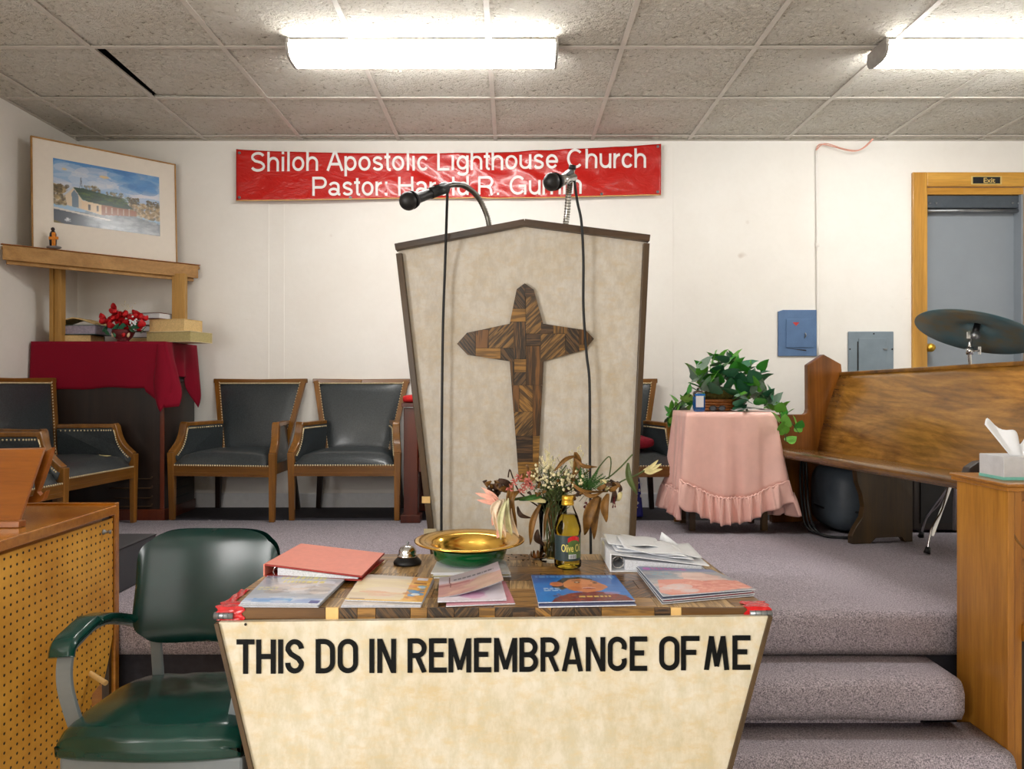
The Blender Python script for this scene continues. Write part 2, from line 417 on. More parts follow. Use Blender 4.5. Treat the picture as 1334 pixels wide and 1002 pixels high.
M['print'] = mat_print('printed_paper'); M['print_matte'] = mat_print('printed_matte', .6, .05)
def mat_cymbal():
    q = N('cymbal_bronze'); f = q.noise(q.mapping((1,1,.2)), 6, 4)
    q.col(q.ramp(f, [(.3, lin((140,128,96))), (.5, lin((112,136,140))), (.7, lin((76,128,144)))])); return q.set(.4, .2)
M['cymbal'] = mat_cymbal()
def mat_banner():
    q = N('red_vinyl_banner'); v = q.mapping((1,1,1.6), (0,.35,0))
    f = q.noise(v, 7, 5, .6, 1.5)
    q.col(lin((192,22,15))); q.bump(f, .5, .02); return q.set(.24, coat=.6)
M['banner'] = mat_banner()

# ------------------------------------------------------------------ little raster for flat prints
class Canvas:
    def __init__(s, w, h, bg):
        s.w = w; s.h = h; s.a = np.zeros((h, w, 3)); s.a[:] = bg
        s.X, s.Y = np.meshgrid((np.arange(w)+.5)/w, 1-(np.arange(h)+.5)/h)   # u right, v up
    def fill(s, mask, c, al=1): s.a[mask] = s.a[mask]*(1-al) + np.array(c)*al
    def rect(s, x0, y0, x1, y1, c, al=1): s.fill((s.X>=x0)&(s.X<=x1)&(s.Y>=y0)&(s.Y<=y1), c, al)
    def ell(s, x, y, rx, ry, c, al=1): s.fill(((s.X-x)/rx)**2+((s.Y-y)/ry)**2 <= 1, c, al)
    def poly(s, p, c, al=1):
        m = np.zeros(s.X.shape, bool); n = len(p)
        for i in range(n):
            x0, y0 = p[i]; x1, y1 = p[(i+1) % n]
            if y0 == y1: continue
            cr = ((s.Y > y0) != (s.Y > y1)) & (s.X < (x1-x0)*(s.Y-y0)/(y1-y0)+x0); m ^= cr
        s.fill(m, c, al)
    def grad(s, y0, y1, c0, c1):
        t = np.clip((s.Y-y0)/(y1-y0), 0, 1)[..., None]; m = (s.Y>=min(y0,y1))&(s.Y<=max(y0,y1))
        g = np.array(c0)*(1-t)+np.array(c1)*t; s.a[m] = g[m]
    def blobs(s, n, x0, y0, x1, y1, r0, r1, cols, al=.7, asp=1.0, seed=1):
        rr = random.Random(seed)
        for _ in range(n):
            r = rr.uniform(r0, r1); s.ell(rr.uniform(x0,x1), rr.uniform(y0,y1), r*asp, r, rr.choice(cols), al*rr.uniform(.5,1))
    def text_rows(s, x0, y0, x1, y1, rows, c, al=.8, seed=1, fill=.6):
        rr = random.Random(seed); h = (y1-y0)/rows
        for i in range(rows):
            x = x0
            while x < x1:
                wd = rr.uniform(.02,.07); s.rect(x, y0+i*h+h*.25, min(x+wd, x1), y0+i*h+h*(.25+fill*.8), c, al); x += wd+.018
def printed(name, cv, fn, parent, mat=None):
    mb = MB(); mb.grid(fn, cv.w, cv.h, smooth=True)
    o = mb.build(name, mat or M['print'], parent)
    A = np.zeros((cv.h+1, cv.w+1, 4)); A[..., 3] = 1
    src = cv.a[::-1]      # row 0 = v 0
    pad = np.pad(src, ((0,1),(0,1),(0,0)), mode='edge')/255.0
    L = np.where(pad <= .04045, pad/12.92, ((pad+.055)/1.055)**2.4); A[..., :3] = L
    at = o.data.color_attributes.new('Col', 'FLOAT_COLOR', 'POINT'); at.data.foreach_set('color', A.reshape(-1).astype(np.float32))
    return o
def text_mesh(s, bold=0.0):
    cu = bpy.data.curves.new('t', 'FONT'); cu.body = s; cu.size = 1; cu.offset = bold; cu.resolution_u = 3
    o = bpy.data.objects.new('t', cu); C.objects.link(o)
    dg = bpy.context.evaluated_depsgraph_get(); me = bpy.data.meshes.new_from_object(o.evaluated_get(dg))
    vs_ = [v.co.copy() for v in me.vertices]; fs = [tuple(p.vertices) for p in me.polygons]
    bpy.data.objects.remove(o); bpy.data.curves.remove(cu); bpy.data.meshes.remove(me)
    x0 = min(v.x for v in vs_); x1 = max(v.x for v in vs_)
    return [((v.x-x0)/(x1-x0), v.y) for v in vs_], fs, (x1-x0)
def place_text(name, s, fn, mat, parent, bold=0.0):    # fn(u 0..1, y in em) -> point
    vs_, fs, wd = text_mesh(s, bold); mb = MB(); mb.add([fn(u, y) for u, y in vs_], fs)
    return mb.build(name, mat, parent)
# ================================================================== THE ROOM
mb = MB(); mb.box(XL-.1, XR+.1, YB-.1, 2.62, -.1, 0); struct(mb.build('floor', plain('hall_floor_vinyl', (222,216,206), .4, scale=3)))
# platform: bare dark floor at the back, carpet up to a frayed edge in front of the chairs
mb = MB(); mb.box(XL, XR, 2.58, YW+.4, 0, ZP-.004); plat = struct(mb.build('platform', M['darkfloor']))
def nose_profile(y0, y1, ztop, zbot, r=.03):       # front at y0 rounded, returns (y,z) list
    p = [(y1, ztop)]
    for k in range(7):
        a = R(90*k/6); p.append((y0 + r - r*math.sin(a), ztop - r + r*math.cos(a)))
    p += [(y0+.004, zbot+.03), (y0+.018, zbot), (y1, zbot)]
    return p
def step(name, x0, x1, y0, y1, zt, zb, r=.032, wob=.006, seed=0):
    pr = nose_profile(y0, y1, zt, zb, r); nx = 40; v = []; f = []; n = len(pr)
    for i in range(nx+1):
        x = x0 + (x1-x0)*i/nx
        for j, (y, z) in enumerate(pr):
            q = wob*mnoise.noise(Vector((x*5, seed, j*.3)))
            v.append((x, y + (q if 0 < j < n-1 else 0), z + (q*.6 if 0 < j < n-3 else 0)))
    for i in range(nx):
        for j in range(n): k = (j+1) % n; f.append((i*n+j, (i+1)*n+j, (i+1)*n+k, i*n+k))
    f.append(list(range(n))[::-1]); f.append([nx*n+j for j in range(n)])
    m = MB(); m.smooth = True; m.add(v, f); m.sm[-1] = m.sm[-2] = False
    return struct(m.build(name, M['carpet'], weld=True))
step('platform_carpet', XL, XR, 2.54, 4.26, ZP, .312, .035)
step('platform_riser', XL, XR, 2.60, 2.66, .315, 0, .01)
step('carpet_step', -.5, 1.405, 2.33, 2.60, ZP-.154, .185, .04, .01, 3)
mb = MB(); mb.box(-.48, 1.30, 2.39, 2.60, 0, .19); struct(mb.build('step_riser', M['carpet']))
step('carpet_step', -.5, 1.46, 2.17, 2.395, ZP-.308, .0, .035, .008, 5)
# frayed edge of the carpet
mb = MB(); rr = random.Random(3)
for k in range(110):
    x = rr.uniform(XL+.02, 1.5); 
    if rr.random() < .5: x = rr.choice([-1.98, -1.85, -1.3, -2.15]) + rr.gauss(0, .06)
    y = 4.26 + rr.uniform(-.02, .012); L = rr.uniform(.006, .022); a = rr.uniform(0, 6.28)
    p0 = Vector((x, y, ZP-.003)); p1 = p0 + Vector((math.cos(a)*L, abs(math.sin(a))*L*.5, rr.uniform(-.003, .004)))
    mb.bar(p0, p1, .0022, .0022)
fr = struct(mb.build('carpet_fringe', M['carpet']))
# walls
mb = MB()
DX0, DX1, DZ = 2.615, 3.235, 2.483
mb.box(XL-.1, DX0, YW, YW+.12, 0, ZC+.1); mb.box(DX1, XR+.1, YW, YW+.12, 0, ZC+.1); mb.box(DX0, DX1, YW, YW+.12, DZ, ZC+.1)
struct(mb.build('wall_back', M['wall']))
mb = MB(); mb.box(XL-.12, XL, YB, YW, 0, ZC+.1); struct(mb.build('wall_left', M['wall']))
mb = MB(); mb.box(XR, XR+.12, YB, YW, 0, ZC+.1); struct(mb.build('wall_right', M['wall']))
mb = MB(); mb.box(XL-.1, XR+.1, YB-.12, YB, 0, ZC+.1); struct(mb.build('wall_front', wood('hall_panelling', (120,90,60), (168,134,98), 2, 4, .6)))
mb = MB(); mb.box(XL, 2.54, YW-.012, YW, ZP-.012, ZP+.085); struct(mb.build('baseboard_back', M['white_paper'], bevel=.004))
mb = MB(); mb.box(XL, XL+.012, 2.6, YW-.012, ZP-.012, ZP+.085); struct(mb.build('baseboard_left', M['white_paper'], bevel=.004))
# wallboard joints (thin cover strips, painted over)
mb = MB()
for px in (349, 1009-640, 878):
    x = (px-CX)/F*YW
    mb.box(x-.006, x+.006, YW-.0025, YW, ZP+.09, 2.74)
mb.box(XL, 2.53, YW-.001, YW, 1.648, 1.652)
struct(mb.build('trim_1', M['wall']))

# ---------------------------------------------------------------- suspended ceiling
mb = MB(); mb.box(XL-.1, XR+.1, YB-.1, YW+.1, ZC+.14, ZC+.2); ceil = struct(mb.build('ceiling', M['darkfloor']))
gx = [-.714 + .6096*k for k in range(-3, 9)]; gy = [4.655 - .6096*k for k in range(0, 15)]
xs = [XL] + gx + [XR]; ys = [YW] + gy; ys = [y for y in ys if y > YB] + [YB]
def bars():
    for x in gx:
        for y0, y1 in zip(ys[1:], ys[:-1]):
            m = MB(); m.box(x-.012, x+.012, y0+.012, y1-.012, ZC-.004, ZC); m.build('grid_bar', M['gridbar'], ceil)
    for y in ys[1:-1]:
        m = MB(); m.box(XL, XR, y-.012, y+.012, ZC-.0045, ZC-.0005); m.build('cross_bar', M['gridbar'], ceil)
    m = MB(); m.box(XL, XR, YW-.02, YW, ZC-.004, ZC+.0); m.box(XL, XL+.02, YB, YW, ZC-.004, ZC); m.build('wall_angle', M['gridbar'], ceil)
bars()
tilemesh = {}
rr = random.Random(11)
for i in range(len(xs)-1):
    for j in range(len(ys)-1):
        x0, x1, y1, y0 = xs[i], xs[i+1], ys[j], ys[j+1]
        sw, sd = round(x1-x0, 3), round(y1-y0, 3)
        odd = (abs(x0+1.933) < .01 and abs(y0-3.436) < .02)
        key = (sw, sd)
        if key not in tilemesh:
            m = MB(); g = .004; m.box(-sw/2+g, sw/2-g, -sd/2+g, sd/2-g, 0, .015)
            m.smooth = False; o = m.build('ceiling_tile', M['tile'], ceil); tilemesh[key] = o.data
        else:
            o = bpy.data.objects.new('ceiling_tile', tilemesh[key]); C.objects.link(o); o.parent = ceil
        o.location = ((x0+x1)/2, (y0+y1)/2, ZC+.0005 + rr.uniform(0, .004))
        o.rotation_euler = (rr.gauss(0, .003), rr.gauss(0, .003), 0)
        if odd:
            o.location = ((x0+x1)/2+.028, (y0+y1)/2-.004, ZC+.010); o.rotation_euler = (-.012, .02, R(1.2))

# ---------------------------------------------------------------- fluorescent fixtures
def ceiling_light(x, y, label, L=1.21):
    t = thing('ceiling_light', label, 'ceiling light', (x, y, ZC), 'wraparound fluorescent fixtures')
    m = MB(); m.box(x-L/2, x+L/2, y-.075, y+.075, ZC-.03, ZC-.0046); m.build('housing', M['lamp_end'], t, bevel=.003)
    # curved wrap lens
    pr = [(-.115, -.018), (-.12, -.035), (-.112, -.062), (-.09, -.082), (-.05, -.09), (.05, -.09), (.09, -.082), (.112, -.062), (.12, -.035), (.115, -.018)]
    pr = [(a_*.76, min(b_*.95, -.026)) for a_, b_ in pr]
    m = MB(); n = len(pr); nx = 2; xa = x-L/2+.012; xb = x+L/2-.012
    v = [(xx, y+a, ZC+b) for xx in (xa, xb) for a, b in pr]
    m.smooth = True; m.add(v, [(j, j+1, n+j+1, n+j) for j in range(n-1)]); m.build('diffuser', M['lamp'], t)
    for s in (-1, 1):
        m = MB(); pts = [(x+s*(L/2-.012), y+a*1.03, ZC+b-.003) for a, b in pr]
        pts = [(pts[0][0], y-.09, ZC-.006)] + pts + [(pts[0][0], y+.09, ZC-.006)]
        m.prism(pts, (s*.012, 0, 0)); m.build('end_cap', M['lamp_end'], t)
    return t
YL = 3.42
ceiling_light(-.40, YL, 'lit fluorescent fixture on the ceiling above the pulpit and banner')
ceiling_light(2.265, YL, 'lit fluorescent fixture on the ceiling at the top right, near the exit door')
for x, y, lb in ((2.265, -2.6, 'lit fluorescent fixture on the ceiling over the right side of the hall'), (-.39, -2.6, 'lit fluorescent fixture on the ceiling over the middle of the hall'),):
    ceiling_light(x, y, lb)

# ---------------------------------------------------------------- exit door
d = struct(thing('door_1', 'gray slab door in a yellow pine frame with an exit plate', None, (DX0, YW, ZP)))
if 'label' in d: del d['label']
m = MB(); m.box(DX0+.01, DX1-.01, YW+.07, YW+.11, ZP, DZ-.075); m.build('door_slab', M['doorgray'], d, bevel=.003)
m = MB(); m.box(DX0-.09, DX0, YW-.022, YW, ZP, DZ+.09); m.build('door_casing', M['doorpine'], d, bevel=.004)
m = MB(); m.box(DX1, DX1+.09, YW-.022, YW, ZP, DZ+.09); m.build('door_casing', M['doorpine'], d, bevel=.004)
m = MB(); m.box(DX0, DX1, YW-.0215, YW, DZ, DZ+.09); m.build('door_header', M['doorpine_h'], d, bevel=.004)
m = MB(); m.box(DX0, DX1, YW, YW+.07, DZ-.045, DZ-.002); m.build('door_jamb_head', M['doorpine_h'], d)
m = MB(); m.box(DX0, DX0+.012, YW-.002, YW+.12, ZP, DZ-.045); m.build('door_jamb', M['doorpine'], d)
m = MB(); m.box(DX1-.014, DX1, YW-.002, YW+.12, ZP, DZ-.045); m.build('door_jamb', M['doorgray'], d)
m = MB(); m.box(DX0+.013, DX1-.015, YW+.02, YW+.068, DZ-.125, DZ-.047); o = m.build('closer_bar', M['doordark'], d, bevel=.003)
m = MB(); m.tube([(DX0+.013, YW+.03, DZ-.142), (DX1-.015, YW+.03, DZ-.142)], .012); m.build('rod', M['tin'], d)
for px in (1214, 1222, 1322, 1330):
    x = (px-CX)/F*YW; m = MB(); m.lathe([(.008, 0), (.006, -.004), (0, -.005)], (x, YW+.02, DZ-.095), 8, Matrix.Rotation(R(-90), 3, 'X').to_3x3()); m.build('screw', M['tin'], o)
m = MB(); m.lathe([(.0, .05), (.022, .045), (.028, .03), (.02, .015), (.012, 0), (.026, -.002), (.026, -.01)], (DX0+.03, YW+.02, 1.23+49*YW/F), 16, Matrix.Rotation(R(90), 3, 'X').to_3x3()); m.build('door_knob', M['gold_cap'], d)
ex = thing('exit_sign', 'small black exit plate with gold lettering on the door header', 'sign', (3.0, YW-.022, DZ+.05))
a = P(1265, 240.5, YW-.022); b = P(1305, 229.5, YW-.022)
m = MB(); m.box(a.x, b.x, YW-.0245, YW-.0215, a.z, b.z); m.build('plate', M['exit_gold'], ex, bevel=.001)
m = MB(); m.box(a.x+.01, b.x-.012, YW-.0262, YW-.0243, a.z+.006, b.z-.006); m.build('plate_face', M['exit_black'], ex)
CAPH = max(v[1] for v in text_mesh('H')[0])
place_text('lettering', 'Exit', lambda u, y: (P(1278, 0, YW).x + u*P(CX+15, 0, YW).x, YW-.0266, a.z+.011 + y/CAPH*.03), M['exit_gold'], ex, .02)

# ---------------------------------------------------------------- electric boxes, conduit, wire
t = thing('breaker_panel', 'blue painted square breaker panel left of the gray one', 'electrical panel', P(1038, 434, YW))
a = P(1013, 464, YW); b = P(1063, 404, YW)
m = MB(); m.prism([(a.x, YW-.012, a.z), (b.x, YW-.012, a.z), (b.x, YW-.012, b.z), (a.x+.03, YW-.012, b.z), (a.x, YW-.012, b.z-.01)], (0, .0118, 0)); m.build('cover', M['steelblue'], t, bevel=.002)
a2 = P(1023, 453, YW); b2 = P(1058, 416, YW)
m = MB(); m.box(a2.x, b2.x, YW-.018, YW-.0118, a2.z, b2.z); dr = m.build('panel_door', M['steelblue'], t, bevel=.002)
c = P(1037, 422, YW-.018); m = MB(); m.prism([(c.x-.022, YW-.0188, c.z+.01), (c.x+.022, YW-.0188, c.z+.01), (c.x, YW-.0188, c.z-.014)], (0, .0012, 0)); m.build('warning_decal', M['redsign'], dr)
c = P(1048, 437, YW-.018); m = MB(); m.tube([(c.x, YW-.024, c.z-.015), (c.x+.006, YW-.03, c.z), (c.x+.002, YW-.024, c.z+.015)], .004, 6); m.build('latch', M['tin'], dr)
c = P(1040, 455, YW-.013); m = MB(); m.prism([(c.x-.07, YW-.014, c.z+.006), (c.x+.05, YW-.014, c.z-.004), (c.x+.05, YW-.014, c.z-.012)], (0, .003, 0)); m.build('slot', M['black'], t)
t = thing('breaker_panel', 'gray metal breaker panel behind the far end of the pew', 'electrical panel', P(1133, 470, YW))
a = P(1104, 508, YW); b = P(1163, 432, YW)
m = MB(); m.box(a.x, b.x, YW-.014, YW-.0002, a.z, b.z); m.build('cover', M['steelgray'], t, bevel=.005)
a2 = P(1117, 504, YW); b2 = P(1153, 441, YW)
m = MB(); m.box(a2.x, b2.x, YW-.02, YW-.0138, a2.z, b2.z); dr = m.build('panel_door', M['steelgray'], t, bevel=.002)
m = MB(); m.box(a2.x-.008, a2.x-.002, YW-.016, YW-.0138, a2.z, b2.z-.02); m.build('door_gap', M['black'], t)
for px, py in ((1106, 455), (1161, 455), (1137, 435)):
    c = P(px, py, YW); m = MB(); m.ell((c.x, YW-.015, c.z), .005, .004, .005, nu=8, nv=6); m.build('screw', M['black'], t)
c = P(1151, 455, YW); m = MB(); m.box(c.x-.012, c.x+.012, YW-.026, YW-.0198, c.z-.004, c.z+.004); m.build('latch', M['tin'], dr)
x = (1064.5-CX)/F*YW
m = MB(); m.tube(smooth_path([(x, YW-.009, P(0,464,YW).z), (x-.003, YW-.009, P(0,330,YW).z), (x-.008, YW-.009, P(0,196,YW).z)], 6), .0075, 8)
m.tube([(x-.004, YW-.009, P(0,322,YW).z), (x-.004, YW-.009, P(0,317,YW).z)], .011, 8)
tag(m.build('conduit', M['wall']), 'thin painted conduit running up the back wall to the ceiling', 'conduit')
m = MB(); pts = [P(1063, 196, YW-.012), P(1068, 188, YW-.02), P(1085, 191, YW-.03), P(1110, 197, YW-.05), P(1125, 193, YW-.08), P(1138, 181, YW-.1)]
m.tube(smooth_path(pts, 6), .0035, 6)
pts = [P(1063, 196, YW-.014), P(1075, 187, YW-.03), P(1100, 194, YW-.05), P(1120, 195, YW-.07), P(1137, 180.5, YW-.11)]
m.tube(smooth_path(pts, 6), .003, 6)
tag(m.build('loose_wire', M['lilypink']), 'loose pale wire drooping between conduit top and the ceiling', 'wire')

# ---------------------------------------------------------------- banner
bn = thing('banner', 'long red vinyl church banner pinned under the ceiling', 'banner', P(584, 225, YW))
TLx, TRx = P(308.5, 0, YW-.02).x, P(860.5, 0, YW-.02).x
def ban(px, py):                      # photo-independent sheet: returns point incl. waves
    u = (px-308.5)/552; Y = YW-.022
    p = P(px, py, Y)
    cen = math.exp(-((u-.62)/.3)**2)
    wv = .010*math.sin(u*9)+.018*cen*mnoise.noise(Vector((p.x*5, p.z*11, 1.3)))+.018*cen*mnoise.noise(Vector((p.x*9+p.z*9, p.z*8, 4.2)))
    return Vector((p.x, Y - .012 - wv, p.z))
def btop(u): return 195 + (-6.5)*u + 9.5*(1-(2*u-1)**2)**.8*(1-.25*u)
def bbot(u): return 262 - 6.5*u + 1.2*math.sin(u*11)*.6
def bfn(u, v):
    px = 308.5 + 552*u
    return ban(px, bbot(u)*(1-v) + btop(u)*v)
m = MB(); m.grid(bfn, 220, 26); m.build('vinyl_sheet', M['banner'], bn, solid=.0012)

def arc(cx, cy, rx, ry, a0, a1, n=14): return [(cx+rx*math.cos(R(a0+(a1-a0)*i/n)), cy+ry*math.sin(R(a0+(a1-a0)*i/n))) for i in range(n+1)]
SANS = {
 'S': (.93, [arc(.465,.735,.315,.20,18,180,10) + [(.17,.66),(.30,.55),(.64,.46),(.77,.36)] + arc(.465,.265,.335,.20,0,-165,10)]),
 'h': (.774, [[(.125,0),(.125,1)], [(.125,.40)] + arc(.39,.43,.25,.245,170,0) + [(.64,0)]]),
 'i': (.309, [[(.155,0),(.155,.74)], [(.155,.87),(.155,1)]]), 'l': (.309, [[(.155,0),(.155,1)]]),
 'o': (.774, [arc(.387,.37,.27,.305,0,360,24)]),
 'A': (.93, [[(.06,0),(.44,.985)], [(.87,0),(.49,.985)], [(.2,.34),(.73,.34)], [(.40,.94),(.53,.94)]]),
 'p': (.774, [[(.125,-.28),(.125,.74)], arc(.39,.37,.265,.305,0,360,24)]), 's': (.696, [arc(.345,.53,.205,.145,15,180,8) + [(.16,.46),(.30,.39),(.46,.34),(.56,.27)] + arc(.345,.21,.22,.145,0,-165,8)]),
 't': (.387, [[(.19,.93),(.19,.16),(.22,.085),(.28,.06),(.35,.062)], [(.02,.685),(.35,.685)]]),
 'c': (.696, [arc(.375,.37,.26,.305,38,322,20)]), 'L': (.774, [[(.13,0),(.13,1)], [(.07,.062),(.74,.062)]]),
 'g': (.774, [[(.655,.74),(.655,-.06)] + arc(.39,-.06,.265,.165,0,-165,10), arc(.385,.38,.265,.295,0,360,24)]),
 'u': (.774, [[(.65,0),(.65,.74)], [(.125,.74),(.125,.31)] + arc(.385,.31,.26,.245,185,355)]),
 'e': (.774, [arc(.387,.37,.27,.305,0,325,22), [(.12,.37),(.70,.37)]]), 'C': (1.006, [arc(.50,.5,.385,.435,42,318,24)]),
 'r': (.464, [[(.125,0),(.125,.74)], [(.125,.38)] + arc(.42,.40,.28,.27,170,92,8)]), 'P': (.929, [[(.14,0),(.14,1)], [(.14,.935),(.56,.935)] + arc(.57,.69,.25,.245,90,-90,12) + [(.14,.445)]]),
 'a': (.774, [arc(.37,.50,.235,.175,165,0,10) + [(.605,.15),(.63,.07),(.72,.06)], arc(.345,.21,.235,.148,0,360,16)]),
 ':': (.387, [[(.19,0),(.19,.135)], [(.19,.605),(.19,.74)]]), '.': (.387, [[(.19,0),(.19,.135)]]), 'H': (1.006, [[(.14,0),(.14,1)], [(.865,0),(.865,1)], [(.14,.53),(.865,.53)]]),
 'd': (.774, [[(.65,0),(.65,1)], arc(.385,.37,.265,.305,0,360,24)]), 'R': (1.006, [[(.14,0),(.14,1)], [(.14,.935),(.60,.935)] + arc(.61,.70,.25,.235,90,-90,12) + [(.14,.465)], [(.56,.465),(.74,.38),(.80,.25),(.82,.08),(.87,0)]]),
 'G': (1.083, [arc(.52,.5,.40,.435,42,318,24), [(.93,0),(.93,.46)], [(.56,.46),(.99,.46)]]), 'm': (1.16, [[(.12,0),(.12,.74)], [(.12,.42)] + arc(.345,.45,.225,.225,170,0) + [(.57,0)], [(.57,.42)] + arc(.80,.45,.225,.225,170,0) + [(1.025,0)]]),
}
def ribbon(s, sw):
    lf = []; rt = []; n = len(s); closed = math.dist(s[0], s[-1]) < .01
    for i in range(n):
        if closed: a = s[(i-1) % (n-1)]; b = s[(i+1) % (n-1)] if i < n-1 else s[1]
        else: a = s[max(i-1,0)]; b = s[min(i+1,n-1)]
        dx, dy = b[0]-a[0], b[1]-a[1]; q = math.hypot(dx, dy) or 1; ox_, oy_ = -dy/q*sw/2, dx/q*sw/2
        lf.append((s[i][0]+ox_, s[i][1]+oy_)); rt.append((s[i][0]-ox_, s[i][1]-oy_))
    return lf, rt
def btext(st, x0, x1, yb0, yb1, cap, nm, sw=.135):
    tot = sum(SANS[c][0] if c != ' ' else .40 for c in st)-.12; mm = MB(); x = -.06; sc = (x1-x0)/tot
    def fn(gx_, gy_):
        u = gx_/tot; q = ban(x0+gx_*sc, yb0+(yb1-yb0)*u - gy_*cap); return q
    for c in st:
        if c == ' ': x += .40; continue
        ad, strokes = SANS[c]
        for k, s_ in enumerate(strokes):
            if len(s_) == 2:      # subdivide long straight strokes so they follow the waves
                a, b = s_; s_ = [(a[0]+(b[0]-a[0])*i/5, a[1]+(b[1]-a[1])*i/5) for i in range(6)]
            lf, rt = ribbon(s_, sw); n = len(s_)
            v = [fn(x+p[0], p[1]) - Vector((0, .0042+.0002*k, 0)) for p in lf+rt]
            mm.add(v, [(i, n+i, n+i+1, i+1) for i in range(n-1)])
        x += ad
    tag(mm.build(nm, M['white_letter'], bn), kind='stuff')
btext('Shiloh Apostolic Lighthouse Church', 328, 841, 225, 220, 25.5, 'lettering')
btext('Pastor: Harold R. Gumm', 408, 757.5, 256.5, 253.5, 24.5, 'lettering')
m = MB(); m.tube([bfn(i/40, 0)+Vector((0,-.001,0)) for i in range(41)], .0035, 6); m.build('hem', M['palewood'], bn)
for u, v in ((.008, .93), (.008, .06), (.992, .95), (.992, .06), (.27, .03), (.86, .04)):
    p = bfn(u, v); m = MB(); m.lathe([(.009, 0), (.009, .003), (.004, .004), (.004, 0)], (p.x, p.y-.001, p.z), 10, Matrix.Rotation(R(90), 3, 'X').to_3x3()); m.build('grommet', M['tin'], bn)
# ================================================================== PULPIT
YP = 2.75
pulpit = thing('lectern', 'tall white laminate pulpit with wooden cross and dark walnut edges', 'pulpit', (.04, YP+.2, ZP))
def Q(px, py, d=0): p = P(px, py, YP); return Vector((p.x, YP-d, p.z))
BY = 791
def edge_l(y): return 519 + (y-327)*(562-519)/(700-327)
def edge_r(y): return 842.5 + (y-314)*(824-842.5)/(700-314)
pts = [Q(edge_l(BY), BY), Q(edge_r(BY), BY), Q(edge_r(311), 311), Q(683, 290), Q(edge_l(325), 325)]
m = MB(); m.prism(pts, (0, .02, 0)); m.build('front_panel', M['panel'], pulpit)
# side boards and back opening
dep = .42
m = MB(); m.hexa([Q(edge_l(BY), BY), Q(edge_l(BY)+5, BY), Q(edge_l(BY)+5, BY)+Vector((.0,dep,0)), Q(edge_l(BY), BY)+Vector((0,dep,0))],
                 [Q(edge_l(331), 331), Q(edge_l(331)+5, 331), Q(edge_l(331)+5, 331)+Vector((.0,dep,-.12)), Q(edge_l(331), 331)+Vector((0,dep,-.12))]); m.build('side_panel', M['walnut_v'], pulpit)
m = MB(); m.hexa([Q(edge_r(BY)-5, BY), Q(edge_r(BY), BY), Q(edge_r(BY), BY)+Vector((0,dep,0)), Q(edge_r(BY)-5, BY)+Vector((0,dep,0))],
                 [Q(edge_r(318)-5, 318), Q(edge_r(318), 318), Q(edge_r(318), 318)+Vector((0,dep,-.12)), Q(edge_r(318)-5, 318)+Vector((0,dep,-.12))]); m.build('side_panel', M['walnut_v'], pulpit)
a = Q(530, 340); b = Q(833, 340)
m = MB(); m.hexa([a+Vector((0,.02,-.1)), b+Vector((0,.02,-.1)), b+Vector((0,dep-.02,-.22)), a+Vector((0,dep-.02,-.22))],
                 [a+Vector((0,.02,-.08)), b+Vector((0,.02,-.08)), b+Vector((0,dep-.02,-.2)), a+Vector((0,dep-.02,-.2))]); m.build('reading_shelf', M['walnut'], pulpit)
# frame strips
def strip(p, q, w, nm, mat, d0=.012):
    mm = MB(); p = Vector(p); q = Vector(q); t = (q-p).normalized(); n = Vector((t.z, 0, -t.x))
    mm.prism([p-n*w/2, q-n*w/2, q+n*w/2, p+n*w/2], (0, d0+.03, 0)); return mm.build(nm, mat, pulpit, bevel=.002)
D = .02
strip(Q(edge_l(BY)+1, BY, D), Q(edge_l(331)+1, 331, D), .022, 'edge_strip', M['walnut_v'])
strip(Q(edge_r(BY)-1, BY, D), Q(edge_r(318)-1, 318, D), .022, 'edge_strip', M['walnut_v'])
strip(Q(516, 323.5, D+.01), Q(683.5, 291.5, D+.01), .024, 'top_rail', M['walnut'])
strip(Q(683, 291.5, D+.01), Q(845, 312, D+.01), .024, 'top_rail', M['walnut'])
mm = MB(); mm.box(*(lambda p: (p.x-.018, p.x+.012, YP-.024, YP-.0195, p.z-.012, p.z+.012))(Q(557, 650))); mm.build('masking_tape', M['palewood'], pulpit)
mm = MB(); mm.box(*(lambda p: (p.x-.022, p.x+.022, YP-.024, YP-.0195, p.z-.01, p.z+.01))(Q(561, 691))); mm.build('masking_tape', M['bookcream'], pulpit)

# cross of parquet blocks
def clip(poly, region):
    def area(p): return sum(p[i][0]*p[(i+1)%len(p)][1]-p[(i+1)%len(p)][0]*p[i][1] for i in range(len(p)))
    if area(region) < 0: region = region[::-1]
    out = poly
    for i in range(len(region)):
        a, b = region[i], region[(i+1) % len(region)]; inp = out; out = []
        side = lambda p: (b[0]-a[0])*(p[1]-a[1])-(b[1]-a[1])*(p[0]-a[0])
        for j in range(len(inp)):
            p, q = inp[j], inp[(j+1) % len(inp)]; sp, sq = side(p), side(q)
            if sp >= 0: out.append(p)
            if (sp >= 0) != (sq >= 0):
                k = sp/(sp-sq); out.append((p[0]+(q[0]-p[0])*k, p[1]+(q[1]-p[1])*k))
        if len(out) < 3: return []
    return out
regions = [[(320,68),(360,38),(405,70),(452,240),(285,240)], [(285,240),(452,240),(455,427),(285,427)],
           [(22,340),(72,285),(285,240),(285,427),(75,395)], [(452,240),(665,272),(706,315),(662,370),(455,427)],
           [(285,427),(455,427),(424,1030),(331,1030),(318,850)]]
dk, md, lt = (44,30,18), (92,62,32), (150,102,48)
